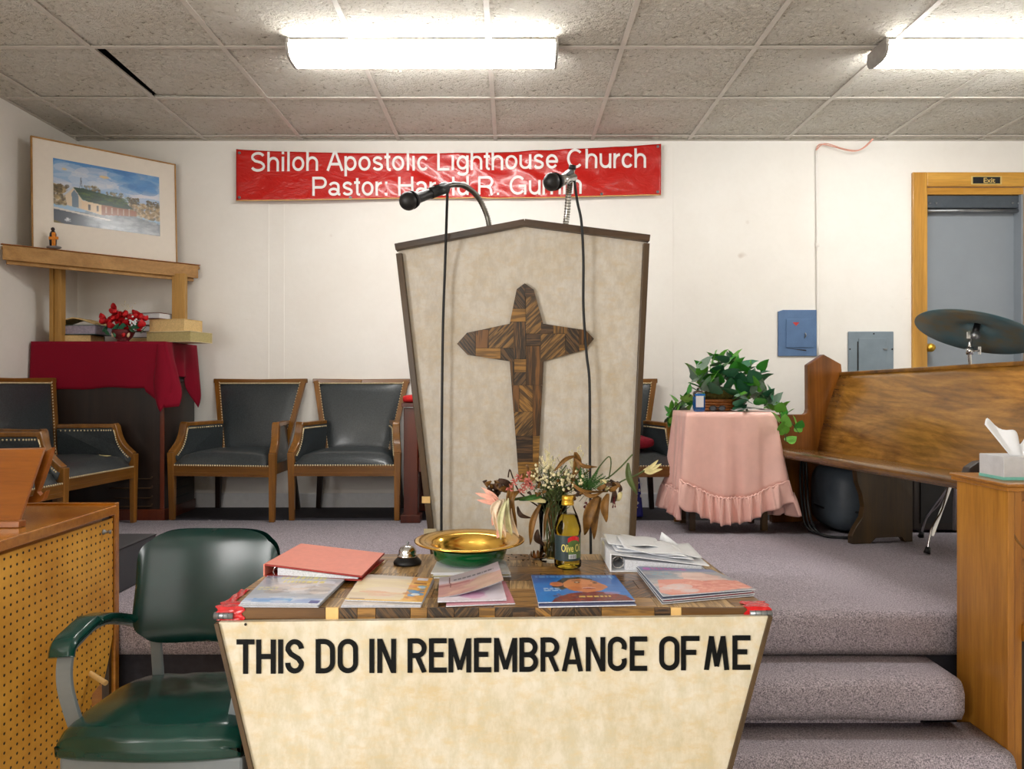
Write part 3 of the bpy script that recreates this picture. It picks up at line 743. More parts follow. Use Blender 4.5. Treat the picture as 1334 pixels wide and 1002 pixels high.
BW = {'d/': stripewood('block_dark_diag', (34,24,16), (98,70,40), .9), 'd\\': stripewood('block_dark_diag_back', (34,24,16), (98,70,40), -.9), 'dv': stripewood('block_dark_up', (34,24,16), (104,72,38), 1.57), 'dh': stripewood('block_dark_across', (38,26,18), (92,64,38), 0),
      'l/': stripewood('block_amber_diag', (64,46,26), (142,104,54), .8, 70), 'l\\': stripewood('block_amber_diag_back', (76,52,24), (156,112,52), -.75, 70), 'lv': stripewood('block_amber_up', (80,56,26), (132,94,44), 1.57, 60), 'lh': stripewood('block_amber_across', (108,76,32), (158,114,52), 0, 60),
      'mv': stripewood('block_brown_up', (58,38,18), (122,80,36), 1.57, 40)}
rects = [(270,25,362,165,'d\\'), (362,25,460,103,'dh'), (365,103,470,290,'l/'), (270,165,365,230,'lh'), (305,230,367,417,'dv'), (367,290,440,350,'dh'), (367,350,460,547,'mv'),
         (307,417,367,482,'lh'), (270,430,307,547,'dv'), (307,482,367,547,'d/'), (285,547,332,680,'mv'), (332,547,400,680,'l\\'), (400,547,460,800,'mv'), (300,680,400,800,'l/'),
         (305,800,400,930,'dh'), (400,800,450,930,'lh'), (310,930,450,1035,'lh'),
         (10,270,115,400,'d\\'), (115,270,180,362,'mv'), (180,230,305,362,'l/'), (115,362,240,415,'lh'), (240,362,307,430,'d\\'),
         (440,230,503,290,'dh'), (503,230,572,290,'lv'), (440,290,563,430,'l/'), (563,255,632,410,'d\\'), (632,255,710,345,'mv'), (572,230,632,256,'lv'), (632,345,710,410,'lh'), (270,230,305,232,'lh')]
cross = MB()
outline = [(360,38),(405,70),(452,240),(665,272),(706,315),(662,370),(455,427),(440,548),(424,1030),(331,1030),(318,850),(285,427),(75,395),(22,340),(72,285),(285,240),(320,68)]
cq = lambda p, d: Q(590+p[0]/3.853, 360+p[1]/3.853, d)
cross.prism([cq(p, .012) for p in outline], (0, .0115, 0)); cro = cross.build('cross', M['walnut'], pulpit)
rr = random.Random(5)
for x0, y0, x1, y1, k in rects:
    if y1-y0 < 5: continue
    mm = MB(); g = .8; h = .016 + rr.uniform(0, .002)
    for rg in regions:
        pl = clip([(x0+g,y0+g),(x1-g,y0+g),(x1-g,y1-g),(x0+g,y1-g)], rg)
        if len(pl) >= 3: mm.prism([cq(p, h) for p in pl], (0, h-.012, 0))
    if mm.v: mm.build('block', BW[k], cro)

# gooseneck microphones
t = thing('gooseneck_microphone', 'black microphone on a gooseneck arching far to the left of the pulpit', 'microphone', P(636, 295, YP+.05))
Yb = YP+.03
pts = smooth_path([P(638, 300, Yb), P(634, 280, Yb), P(622, 256, Yb-.03), P(606, 243, Yb-.08), P(592, 240.5, Yb-.13), P(580, 243, Yb-.17)], 8)
m = MB(); m.tube(pts, .0095, 10); g = m.build('gooseneck', M['gooseneck'], t)
m = MB()
for i in range(2, len(pts)-1):
    a = pts[i]; b = pts[i]+(pts[i+1]-pts[i])*.35; m.tube([a, b], .0106, 10, cap=False)
m.build('coil_rib', M['gooseneck'], g)
a = P(583, 244, Yb-.17); b = P(541, 259, Yb-.27)
m = MB(); dv = (b-a); m.tube([a, a+dv*.25, a+dv*.95, b], [.013, .0155, .019, .024], 14); m.build('microphone_body', M['black'], t)
m = MB(); m.tube([a+dv*.05, a+dv*.55], .019, 12); m.bar(a+dv*.1+Vector((0,0,.012)), a+dv*.42+Vector((0,0,.016)), .02, .012); m.build('clip', M['blackrubber'], t)
m = MB(); c = P(532, 262, Yb-.29); m.ell(c, .031, .031, .031, nu=20, nv=14); m.tube([b, b+(c-b)*.5], [.026, .031], 16); m.build('windscreen', M['black'], t)
cb = [P(583, 246, Yb-.17), P(582.5, 262, Yb-.17), P(580, 340, YP-.05), P(577, 430, YP-.045), P(575.5, 560, YP-.045), P(575, 680, YP-.045), P(575.5, 780, YP-.05), P(577, 787, YP-.055)]
m = MB(); m.tube(smooth_path(cb, 8), .0048, 8); m.build('cable', M['blackrubber'], t)
t = thing('gooseneck_microphone', 'silver microphone pointing left from the upright gooseneck right of the pulpit peak', 'microphone', P(737, 297, YP+.05))
pts = smooth_path([P(735.5, 302, Yb), P(738.5, 280, Yb), P(741, 250, Yb-.03), P(744.5, 228, Yb-.08), P(745.5, 218, Yb-.1)], 8)
m = MB(); m.tube(pts, .0105, 10); g = m.build('gooseneck', M['chrome'], t)
m = MB()
for i in range(1, 20):
    a = pts[i]; b = pts[i]+(pts[i+1]-pts[i])*.35; m.tube([a, b], .0117, 10, cap=False)
m.build('coil_rib', M['gooseneck'], g)
m = MB(); m.tube([P(745.3, 221, Yb-.1), P(745.9, 215.5, Yb-.102)], .013, 12); m.build('collar', M['black'], t)
a = P(748, 231, Yb-.12); b = P(728, 236, Yb-.2); dv = b-a
m = MB(); m.tube([a, a+dv*.7, b], [.013, .018, .022], 14); m.build('microphone_body', M['chrome'], t)
m = MB(); m.bar(P(744, 222, Yb-.1), P(733, 231, Yb-.16), .018, .014); m.build('clip', M['black'], t)
m = MB(); c = P(718.5, 237, Yb-.235); m.ell(c, .029, .031, .031, nu=20, nv=14); m.tube([b, b+(c-b)*.6], [.024, .031], 16); m.build('windscreen', M['black'], t)
cb = [P(748, 232, Yb-.12), P(752, 262, Yb-.1), P(757.5, 290, YP-.06), P(760, 340, YP-.055), P(760, 400, YP-.05), P(764, 460, YP-.05), P(768, 500, YP-.05), P(768.5, 600, YP-.05), P(769.5, 700, YP-.05), P(770, 787, YP-.055)]
m = MB(); m.tube(smooth_path(cb, 8), .0048, 8); m.build('cable', M['blackrubber'], t)

# ================================================================== COMMUNION TABLE
YF = 1.592; YBK = 2.09
table = thing('communion_table', 'parquet topped communion table with a lettered white front panel', 'table', (-.036, 1.8, 0))
x0f, x1f, x0b, x1b = -.622, .543, -.603, .516; TH = .024
def tp(u, v, z): # u across 0..1, v depth 0..1
    xa = x0f+(x0b-x0f)*v; xb = x1f+(x1b-x1f)*v
    return Vector((xa+(xb-xa)*u, YF+(YBK-YF)*v, z))
m = MB(); m.hexa([tp(0,0,ZT-TH), tp(1,0,ZT-TH), tp(1,1,ZT-TH), tp(0,1,ZT-TH)], [tp(0,0,ZT-.004), tp(1,0,ZT-.004), tp(1,1,ZT-.004), tp(0,1,ZT-.004)]); top = m.build('tabletop', M['walnut'], table)
TW = [stripewood('top_amber', (118,80,36), (178,132,66), 0, 60, 'XY', .28), stripewood('top_diag', (74,48,22), (158,110,50), .8, 80, 'XY', .28), stripewood('top_deep', (110,80,44), (196,158,98), 1.57, 60, 'XY', .3),
      stripewood('top_pale', (150,116,70), (206,168,112), 1.57, 50, 'XY', .3), stripewood('top_back', (60,40,20), (140,94,42), -.8, 80, 'XY', .28)]
rr = random.Random(21); nv = 7; 
for j in range(nv):
    v0, v1 = j/nv, (j+1)/nv; u = 0
    while u < .999:
        w_ = rr.choice([.05, .08, .1, .14]); u1 = min(1, u+w_)
        if 1-u1 < .03: u1 = 1
        um = (u+u1)/2; k = rr.randrange(5)
        if um < .4: k = rr.choice([2, 3, 3, 0])
        mm = MB(); e = .0007; ev = .0016
        mm.hexa([tp(u+e, v0+ev, ZT-.0045), tp(u1-e, v0+ev, ZT-.0045), tp(u1-e, v1-ev, ZT-.0045), tp(u+e, v1-ev, ZT-.0045)], [tp(u+e, v0+ev, ZT), tp(u1-e, v0+ev, ZT), tp(u1-e, v1-ev, ZT), tp(u+e, v1-ev, ZT)])
        mm.build('block', TW[k], top); u = u1
# front edge band
EB = [('w', 285, 425), ('p', 425, 442), ('d\\', 442, 466), ('lh', 466, 490), ('d\\', 490, 535), ('lh', 535, 557), ('d\\', 557, 592), ('d/', 592, 624), ('lh', 624, 645), ('d/', 645, 668), ('dh', 668, 697), ('l\\', 697, 718),
      ('d/', 718, 748), ('d\\', 748, 783), ('lh', 783, 852), ('dh', 852, 873), ('p', 873, 887), ('w', 887, 1003)]
for k, a, b in EB:
    mat = {'w': wood('edge_walnut_%d' % a, (52,30,14), (128,80,38), 0, 12, .4), 'p': M['palewood']}.get(k) or BW[k]
    xa = (a-CX)/F*YF; xb = (b-CX)/F*YF; mm = MB(); mm.box(max(xa, x0f)+.0005, min(xb, x1f)-.0005, YF-.006, YF-.0002, ZT-TH, ZT-.0005); mm.build('edge_block', mat, top)
m = MB(); m.prism([tp(0,0,ZT-TH-.012)+Vector((.004,-.004,0)), tp(1,0,ZT-TH-.012)+Vector((-.004,-.004,0)), tp(1,1,ZT-TH-.012), tp(0,1,ZT-TH-.012)], (0,0,.009)); m.build('under_board', M['walnut'], table)
# red tape wrapped corners
def rtape(x0, x1, nm):
    mm = MB()
    def f(u, v):
        x = x0+(x1-x0)*u; L = .032; s = v*2*L
        wob = .0015*mnoise.noise(Vector((x*80, v*9, 0)))
        if s < L: return Vector((x + .004*math.sin(v*20), YF-.0075+wob, ZT-TH-.002 + (TH+.004)*s/L))
        return Vector((x + .004*math.sin(v*20), YF-.0075+(s-L)*1.3, ZT+.0022+wob))
    mm.grid(f, 12, 16, smooth=False); return mm.build(nm, M['redtape'], table, solid=.001)
rtape(x0f-.002, x0f+.055, 'red_tape'); rtape(x1f-.05, x1f+.002, 'red_tape')
mm = MB(); mm.grid(lambda u, v: Vector((x0f+.001+.02*u, YF+.02+.11*v, ZT+.0015+.001*math.sin(u*9+v*14))), 6, 16, smooth=False); mm.build('red_tape', M['redtape'], table, solid=.0008)
# hinge barrels
for xa, xb in ((281, 306), (975, 1004)):
    a = P(xa, 0, YF).x; b = P(xb, 0, YF).x; z = P(0, 801 if xa < 500 else 798, YF).z
    mm = MB(); mm.tube([(a, YF-.006, z), (b, YF-.006, z)], .0075, 12); hh = mm.build('hinge', M['tin'], table)
    mm = MB()
    for k in range(1, 4): x = a+(b-a)*k/4; mm.tube([(x-.0006, YF-.006, z), (x+.0006, YF-.006, z)], .0079, 12)
    mm.build('knuckle', M['doordark'], hh)
# front panel, floor to table
YQ = 1.572
def G(px, py, d=0): p = P(px, py, YQ); return Vector((p.x, YQ-d, p.z))
def tl(y): return 285 + (y-811)*(331-285)/(1002-811)
def tr(y): return 1001 + (y-801)*(947-1001)/(1002-801)
BF = HY + EYE*F/YQ - 2
m = MB(); m.prism([G(tl(BF), BF), G(tr(BF), BF), G(tr(802), 803), G(tl(811), 811)], (0, .016, 0)); fp = m.build('front_panel', M['panel2'], table)
for f_, s in ((tl, -1), (tr, 1)):
    ya = 812 if s < 0 else 803
    m = MB(); a1 = G(f_(BF)-7*(s<0), BF, .006); a2 = G(f_(BF)+7*(s>0), BF, .006); b1 = G(f_(ya)-5*(s<0), ya, .006); b2 = G(f_(ya)+5*(s>0), ya, .006)
    m.prism([a1, a2, b2, b1], (0, .045, 0)); m.build('edge_strip', M['walnut_v'], table)
    m = MB(); a1 = G(f_(BF), BF); dd = Vector((0, .03, 0)); b1 = G(f_(ya)-1*(s<0), ya)
    m.prism([a1+dd, b1+dd, b1+dd+Vector((0,.42,0)), a1+dd+Vector((0,.42,0))], (.012*-s, 0, 0)); m.build('side_panel', M['walnut_v'], table)
m = MB(); m.ell(G(320, 813.5, .001), .003, .002, .003, nu=8, nv=6); m.build('screw_hole', M['black'], table)
# vinyl letters ---- strokes in a unit box (w, 0..1)
GL = {}
SW = 6.4
def letter(ch, x0, x1, yt, yb, dz):
    W = x1-x0; H = yb-yt; h = SW/2; S = []
    L, Rr, B, Tt, Mi = h, W-h, h, H-h, H/2
    if ch == 'T': S = [[(0, Tt), (W, Tt)], [(W/2, 0), (W/2, H-SW+1)]]
    elif ch == 'H': S = [[(L,0),(L,H)], [(Rr,0),(Rr,H)], [(L,Mi),(Rr,Mi)]]
    elif ch == 'I': S = [[(W/2,0),(W/2,H)]]
    elif ch == 'E': S = [[(L,0),(L,H)], [(L,B),(W,B)], [(L,Tt),(W,Tt)], [(L,Mi+1),(W*.82,Mi+1)]]
    elif ch == 'F': S = [[(L,0),(L,H)], [(L,Tt),(W,Tt)], [(L,Mi+1),(W*.82,Mi+1)]]
    elif ch == 'N': S = [[(L,0),(L,H)], [(Rr,0),(Rr,H)], [(L+.8,H-2),(Rr-.8,2)]]
    elif ch == 'M': S = [[(L,0),(L,H)], [(Rr,0),(Rr,H)], [(L+.5,H-2),(W/2,4)], [(Rr-.5,H-2),(W/2,4)]]
    elif ch == 'A': S = [[(L,0),(W/2-1,H)], [(Rr,0),(W/2+1,H)], [(L+4,H*.28),(Rr-4,H*.28)]]
    elif ch == 'O': r = (W-SW)/2; S = [arc(W/2, H-h-r, r, r, 0, 180) + arc(W/2, h+r, r, r, 180, 360) + [(Rr, H-h-r)]]
    elif ch == 'C': r = (W-SW)/2; S = [arc(W/2, H-h-r, r, r, -25, 180) + arc(W/2, h+r, r, r, 180, 385)]
    elif ch == 'D': r = (W-SW)*.6; S = [[(L,0),(L,H)], [(L,Tt)] + arc(Rr-r, Tt-r, r, r, 90, 0) + arc(Rr-r, B+r, r, r, 0, -90) + [(L,B)]]
    elif ch == 'S':
        r = (W-SW)/2; ry = (H-SW)/4 + .5
        S = [arc(W/2, Tt-ry, r, ry, 5, 180) + [(W/2-.55*r, Mi+3), (W/2+.55*r, Mi-3)] + arc(W/2, B+ry, r, ry, 0, -185)]
    elif ch in 'RB':
        q = H*.27; r = min((W-SW)*.55, (Tt-Mi)/2-.05)
        top_ = [(L,Tt)] + arc(Rr-r-(.7 if ch=='B' else 0), Tt-r, r, r, 90, 0, 8) + arc(Rr-r-(.7 if ch=='B' else 0), Mi+r, r, r, 0, -90, 8) + [(L,Mi)]
        S = [[(L,0),(L,H)], top_]
        if ch == 'R': S.append([(W*.5, Mi), (Rr+.2, 0)])
        else: S.append([(L,Mi)] + arc(Rr-r, Mi-r, r, r, 90, 0, 8) + arc(Rr-r, B+r, r, r, 0, -90, 8) + [(L,B)])
    if ch == 'M' and x0 > 900: S = [[(L,0),(W*.3,H)], [(Rr,0),(W*.75,H)], [(W*.3,H-2),(W*.5,5)], [(W*.75,H-2),(W*.5,5)]]
    mm = MB(); k = 0
    for s in S:
        k += 1; d0 = .0018 + .0002*k
        sw = SW*(.92 if ch in 'NMA' and k >= 3 else 1)
        lf = []; rt = []; n = len(s)
        closed = math.dist(s[0], s[-1]) < .01
        for i in range(n):
            if closed: a = s[(i-1) % (n-1)]; b = s[(i+1) % (n-1)] if i < n-1 else s[1]
            else: a = s[max(i-1,0)]; b = s[min(i+1,n-1)]
            dx, dy = b[0]-a[0], b[1]-a[1]; q = math.hypot(dx, dy) or 1; nx_, ny_ = -dy/q*sw/2, dx/q*sw/2
            lf.append((s[i][0]+nx_, s[i][1]+ny_)); rt.append((s[i][0]-nx_, s[i][1]-ny_))
        tg = lambda p, d: G(x0+p[0], yb-min(max(p[1], 0), H), d)
        v = [tg(p, d0) for p in lf] + [tg(p, d0) for p in rt] + [tg(p, 0) for p in lf] + [tg(p, 0) for p in rt]
        f = []
        for i in range(n-1): f += [(i, n+i, n+i+1, i+1), (i, i+1, 2*n+i+1, 2*n+i), (n+i+1, n+i, 3*n+i, 3*n+i+1)]
        mm.add(v, f)
    mm.build('letter', M['lettering'], fp)
TXT = [('T',308.4,331.8),('H',334,359.3),('I',362.6,368.9),('S',371.8,396),('D',411.4,436.5),('O',440,466.5),('I',481.3,487.7),('N',491.6,516),('R',531,555.8),('E',558.8,582),('M',584.2,613.8),('E',617.3,640),
       ('M',643.5,673.7),('B',676.4,701),('R',704,728.5),('A',731.7,759.5),('N',763,788.4),('C',791.6,816.5),('E',820.2,843),('O',858.6,885),('F',887,911),('M',916.9,949.8),('E',954,977.3)]
for ch, a, b in TXT:
    k = (a-308)/(954-308); q = .6*k + .4*k*k
    letter(ch, a, b, 833-5.3*q, 877.6-5.2*q, 0)

# ================================================================== PEW
F0 = Vector((1.416, 3.9, 0)); dS = Vector((.185, -.983, 0)).normalized(); nT = Vector((dS.y*-1, dS.x, 0)).normalized()
if nT.x < 0: nT = -nT
def W(s, t_, z): return F0 + dS*s + nT*t_ + Vector((0, 0, z))
pew = thing('pew', 'varnished oak church pew angled along the right side of the platform', 'pew', W(.5, .25, ZP))
S0, S1 = -.275, 1.20
pr = [(-.012,.862),(-.016,.872),(-.014,.884),(-.002,.893),(.02,.896),(.38,.861),(.40,.861),(.40,.84),(.02,.848),(0,.85)]
m = MB(); n = len(pr); v = [W(s, t_, z) for s in (S0, S1) for t_, z in pr]
m.add(v, [(j, (j+1)%n, n+(j+1)%n, n+j) for j in range(n)] + [list(range(n))[::-1], [n+j for j in range(n)]]); m.build('seat', M['pew_seat'], pew, bevel=.003)
def backp(u, v_):
    s = S0+(S1-S0)*u; zt = 1.288 + .03*max(0, (s-S0))/1.5
    z = .835 + (zt-.835)*v_; t_ = .372 + .145*v_ + .018*math.sin(math.pi*v_)*-1
    return W(s, t_, z)
m = MB(); m.grid(backp, 12, 14); m.build('backrest', M['pew_back'], pew, solid=.022)
zt1 = 1.288+.03*(S1-S0)/1.5
m = MB(); m.hexa([W(S0,.502,1.285), W(S1,.502,zt1-.003), W(S1,.55,zt1-.003), W(S0,.55,1.285)], [W(S0,.502,1.305), W(S1,.502,zt1+.017), W(S1,.55,zt1+.017), W(S0,.55,1.305)]); m.build('cap_rail', M['oak'], pew, bevel=.005)
def endp(s0, th, far=True):
    o = [(.09,ZP),(.09,.56),(.085,.70),(.08,.80),(.07,.86),(.065,1.0),(.07,1.055),(.085,1.066),(.288,1.066),(.302,1.075),(.308,1.095),(.306,1.345),(.405,1.405),(.515,1.35),(.52,1.30),(.53,.95),(.50,.6),(.54,ZP)]
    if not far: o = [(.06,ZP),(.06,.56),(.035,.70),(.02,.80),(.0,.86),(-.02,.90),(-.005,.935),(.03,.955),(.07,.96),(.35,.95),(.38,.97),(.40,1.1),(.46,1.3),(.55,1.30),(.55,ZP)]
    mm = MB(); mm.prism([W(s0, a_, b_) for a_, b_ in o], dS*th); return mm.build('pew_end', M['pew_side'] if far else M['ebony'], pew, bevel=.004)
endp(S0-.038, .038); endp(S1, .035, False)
o = [(.17,ZP),(.17,.50),(.19,.54),(.225,.59),(.235,.64),(.225,.70),(.20,.76),(.19,.845),(.40,.84),(.50,.84),(.50,.5),(.50,ZP),(.46,ZP),(.44,ZP+.025),(.30,ZP+.025),(.27,ZP)]
m = MB(); m.prism([W(.28, a_, b_) for a_, b_ in o], dS*.035); m.build('support', wood('support_wood', (40,28,16), (86,58,28), 2, 6, .4), pew, bevel=.002)

# dark rounded case stored under the pew, with its coiled cable
t = thing('drum_case', 'slate coloured rounded case pushed under the pew', 'case', (1.78, 4.0, ZP))
m = MB(); m.ell((1.80, 4.02, ZP+.175), .16, .20, .173, .5, .6, 28, 16); m.build('shell', M['drumcase'], t)
m = MB(); m.tube([(1.80+.163*math.cos(a_/24*6.283), 4.02+.203*math.sin(a_/24*6.283), ZP+.12) for a_ in range(25)], .006, 6); m.build('piping', M['black'], t)
m = MB()
for k in range(3):
    pts = [W(-.1+.02*k, .16, .84), W(-.05, .12+.02*k, .74), W(.0+.03*k, .10, .6), W(.04+.02*k, .10+.01*k, .5), W(.12+.02*k, .14, ZP+.008), W(.2, .2+.02*k, ZP+.008), W(.22, .3, ZP+.008)]
    m.tube(smooth_path(pts, 6), .006, 6)
tag(m.build('hanging_cable', M['blackrubber']), 'black cable looping down behind the pew seat onto the carpet', 'cable')

t = thing('amplifier', 'black amplifier cabinet standing in the dark behind the pew', 'amplifier', (2.5, 4.0, ZP))
m = MB(); m.box(2.08, 2.95, 3.90, 4.30, ZP+.012, ZP+.62); m.build('cabinet', M['ebony'], t, bevel=.01)
m = MB(); m.box(2.12, 2.91, 3.892, 3.90, ZP+.05, ZP+.58); m.build('grille', M['black'], t)
for x in (2.12, 2.87):
    m = MB(); m.box(x, x+.04, 3.93, 4.27, ZP, ZP+.012); m.build('foot', M['black'], t)
# ================================================================== CYMBAL ON STAND
cy = thing('cymbal_stand', 'chrome cymbal stand holding one tilted cymbal behind the pew', 'cymbal stand', (2.04, 3.45, ZP))
cc = P(1272, 427.5, 3.45)
Mr = Vector((0, 0, 1)).rotation_difference(Vector((.36, .13, .93)).normalized()).to_matrix()
pf = [(.012, .022), (.03, .02), (.045, .012), (.055, .002), (.10, -.003), (.18, -.011), (.254, -.022), (.2545, -.0212), (.18, -.0098), (.10, -.0018), (.055, .0035), (.045, .0135), (.03, .0215), (.012, .0235)]
m = MB(); m.lathe(pf, cc, 64, Mr); m.build('cymbal', M['cymbal'], cy)
hub = cc + Mr @ Vector((0, 0, -.0))
m = MB(); m.tube([hub+Mr@Vector((0,0,.03)), hub+Mr@Vector((0,0,-.035))], .014, 12); m.build('felt', M['black'], cy)
m = MB(); q1 = hub+Mr@Vector((0,0,.03)); m.tube([q1, q1+Mr@Vector((0,0,.02))], .004, 8); m.bar(q1+Mr@Vector((-.02,0,.018)), q1+Mr@Vector((.012,0,.018)), .006, .01); m.build('wing_nut', M['chrome'], cy)
jt = P(1268, 437, 3.44)
m = MB(); m.tube([hub+Mr@Vector((0,0,-.035)), jt], .006, 8); m.lathe([(0,-.012),(.018,-.012),(.018,.012),(0,.012)], jt+Vector((.002,-.012,0)), 16, Matrix.Rotation(R(90), 3, 'X').to_3x3()); m.build('tilter', M['tin'], cy)
tb = P(1265, 500, 3.47); base_top = Vector((2.05, 3.47, .93))
m = MB(); m.tube([jt+Vector((-.012,0,0)), P(1263, 462, 3.46), tb, base_top, (2.045, 3.47, .56)], .0085, 10); m.build('tube', M['chrome'], cy)
m = MB(); k = P(1263, 457, 3.455); m.tube([k+Vector((0,0,-.018)), k+Vector((0,0,.018))], .015, 12); m.tube([k, k+Vector((.04,-.01,0))], .005, 8); m.bar(k+Vector((.04,-.01,-.018)), k+Vector((.04,-.01,.018)), .006, .014, (0,1,0)); m.build('clamp', M['chrome'], cy)
m = MB(); k2 = jt+Vector((-.028,-.01,-.015)); m.bar(k2, k2+Vector((0,0,.03)), .012, .01, (0,1,0)); m.tube([k2+Vector((0,0,.01)), jt], .005, 8); m.build('thumb_screw', M['chrome'], cy)
hubz = Vector((2.02, 3.46, .80))
m = MB(); m.tube([hubz+Vector((.02,0,-.03)), hubz+Vector((.02,0,.03))], .02, 12); m.build('hub', M['chrome'], cy)
for k, ft in enumerate((Vector((1.883, 3.405, ZP+.012)), Vector((2.30, 3.3, ZP+.012)), Vector((2.06, 3.78, ZP+.012)))):
    m = MB(); d_ = ft-hubz; low = Vector((hubz.x+.02+d_.x*.05, hubz.y+d_.y*.05, .57))
    if k == 0: low = P(1214, 698, 3.44)
    knee = hubz*.22+ft*.78+Vector((.0,0,.035))
    m.tube(smooth_path([hubz, hubz*.55+ft*.45+Vector((.012,0,.01)), knee, ft], 6), .0055, 8)
    m.bar(hubz+Vector((.005,0,-.02)), low if k == 0 else knee, .016, .004, (0,1,0)); lg = m.build('leg', M['chrome'], cy)
    m = MB(); dd = (knee-ft).normalized(); m.tube([ft-dd*.008, ft+dd*.022], [.015, .010], 10); m.build('rubber_foot', M['black'], lg)

# ================================================================== CABINET AND TISSUES (right)
cb = thing('wooden_cabinet', 'honey coloured wooden cabinet at the right edge by the steps', 'cabinet', (1.75, 2.33, 0))
cx0, cy0, cy1, cz = 1.463, 2.215, 2.47, .917
m = MB(); m.box(cx0, cx0+.02, cy0, cy1, 0, cz); m.build('side_panel', M['cab_v'], cb, bevel=.002)
m = MB(); m.box(cx0-.008, 2.3, cy0-.01, cy1+.02, cz, cz+.014); m.build('top', M['cab_h'], cb, bevel=.003)
m = MB(); m.box(cx0-.014, 2.31, cy0-.018, cy1+.02, cz+.0145, cz+.024); m.build('top_moulding', M['cab_h'], cb, bevel=.003)
m = MB(); m.box(cx0+.022, cx0+.046, cy0+.006, cy0+.05, 0, cz); m.build('stile', M['cab_v'], cb, bevel=.002)
m = MB(); m.box(cx0+.048, 2.3, cy0+.02, cy1, .50, cz); fpn = m.build('front_panel', M['cab_h'], cb, bevel=.002)
a = P(1316, 718, cy0+.008)
m = MB(); m.box(a.x, 2.2, cy0+.010, cy0+.0198, .715, cz-.03); m.build('inset_panel', M['cab_v'], fpn, bevel=.003)
pts = []
c = P(1347, 665, cy0+.006)
for k in range(13):
    ang = R(180+90*k/12); pts.append((c.x+.075*math.cos(ang), cy0+.008, c.z+.12*math.sin(ang)))
m = MB(); m.tube([(c.x-.075, cy0+.008, cz-.035)] + pts, .004, 6); m.build('curved_moulding', M['oak'], fpn)
m = MB(); m.hexa([(cx0+.047, cy0-.02, .478), (2.3, cy0-.02, .478), (2.3, cy0+.05, .46), (cx0+.047, cy0+.05, .46)], [(cx0+.047, cy0-.012, .52), (2.3, cy0-.012, .52), (2.3, cy0+.05, .52), (cx0+.047, cy0+.05, .52)]); m.build('ledge', M['cab_h'], cb, bevel=.004)
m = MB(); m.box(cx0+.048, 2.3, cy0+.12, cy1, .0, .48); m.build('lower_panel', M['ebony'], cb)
m = MB(); m.box(2.28, 2.3, cy0, cy1, 0, cz-.001); m.build('side_panel', M['cab_v'], cb)
zc = cz+.024
t = thing('tissue_box', 'gray and white tissue box with tissue sticking out, on the cabinet', 'tissue box', (1.62, 2.3, zc))
a = P(1302, 0, 2.30)
m = MB(); m.box(a.x, a.x+.235, 2.28, 2.40, zc+.008, zc+.072); m.build('box', M['boxgray'], t, bevel=.002)
m = MB(); m.box(a.x-.0006, a.x+.2356, 2.2794, 2.4006, zc+.0005, zc+.010); m.build('trim_band', M['boxteal'], t)
def tis(u, v):
    ang = u*math.pi*1.15-.2; r = .02+.075*v*(1+.25*math.sin(u*9)); k = v
    return Vector((a.x+.075 + (u-.45)*.17*(.4+.8*v), 2.33+.02*math.sin(u*12)*v+.03*(v-.5), zc+.07 + k*(.075+.03*math.sin(u*6.5+.8)+.012*math.sin(u*19))))
m = MB(); m.grid(tis, 30, 12); m.build('tissue', M['tissue'], t, solid=.0006)

# ================================================================== ORGAN CONSOLE WITH PEGBOARD BACK (left)
og = thing('organ_console', 'wooden organ console with a yellow pegboard side at the left edge', 'organ', (-1.7, 1.8, 0))
ox, oy0, oy1, oz = -1.329, .9, 2.50, .80
def py_line(y): return y
m = MB(); pts = [(ox-.006, oy0, .02), (ox-.006, 2.34, .02), (ox-.006, 2.37, .16), (ox-.006, 2.375, .25), (ox-.006, 2.45, .275), (ox-.006, 2.475, .33), (ox-.006, oy1, .40), (ox-.006, oy1, oz-.012), (ox-.006, oy0, oz-.012)]
m.prism(pts, (.006, 0, 0)); m.build('pegboard_panel', M['peg'], og)
m = MB(); m.box(-2.35, ox+.012, oy0, oy1+.003, oz, oz+.03); m.build('top', M['organ'], og, bevel=.003)
m = MB(); m.box(-2.35, ox+.006, oy1+.004, oy1+.03, 0, oz+.036); m.build('end_panel', M['organ'], og, bevel=.003)
m = MB(); m.box(ox-.03, ox-.0065, oy1-.012, oy1+.003, 0, oz-.002); m.build('corner_post', M['walnut_v'], og)
m = MB(); m.box(-2.35, ox-.03, oy0, oy1, .0, .1); m.box(-2.35, -2.33, oy0, oy1, .1, oz); m.build('carcass', M['walnut'], og)
c = Vector((ox, 2.44, oz-.047))
m = MB(); m.lathe([(.009, 0), (.009, .004), (.005, .007), (.004, .02), (.007, .024), (0, .026)], c, 12, Matrix.Rotation(R(90), 3, 'Y').to_3x3()); m.build('peg_hook', M['tin'], og)
m = MB(); m.tube([(-1.40, 2.40, .34), (-1.26, 2.33, .305)], .008, 8); m.build('wood_dowel', M['palewood'], og)
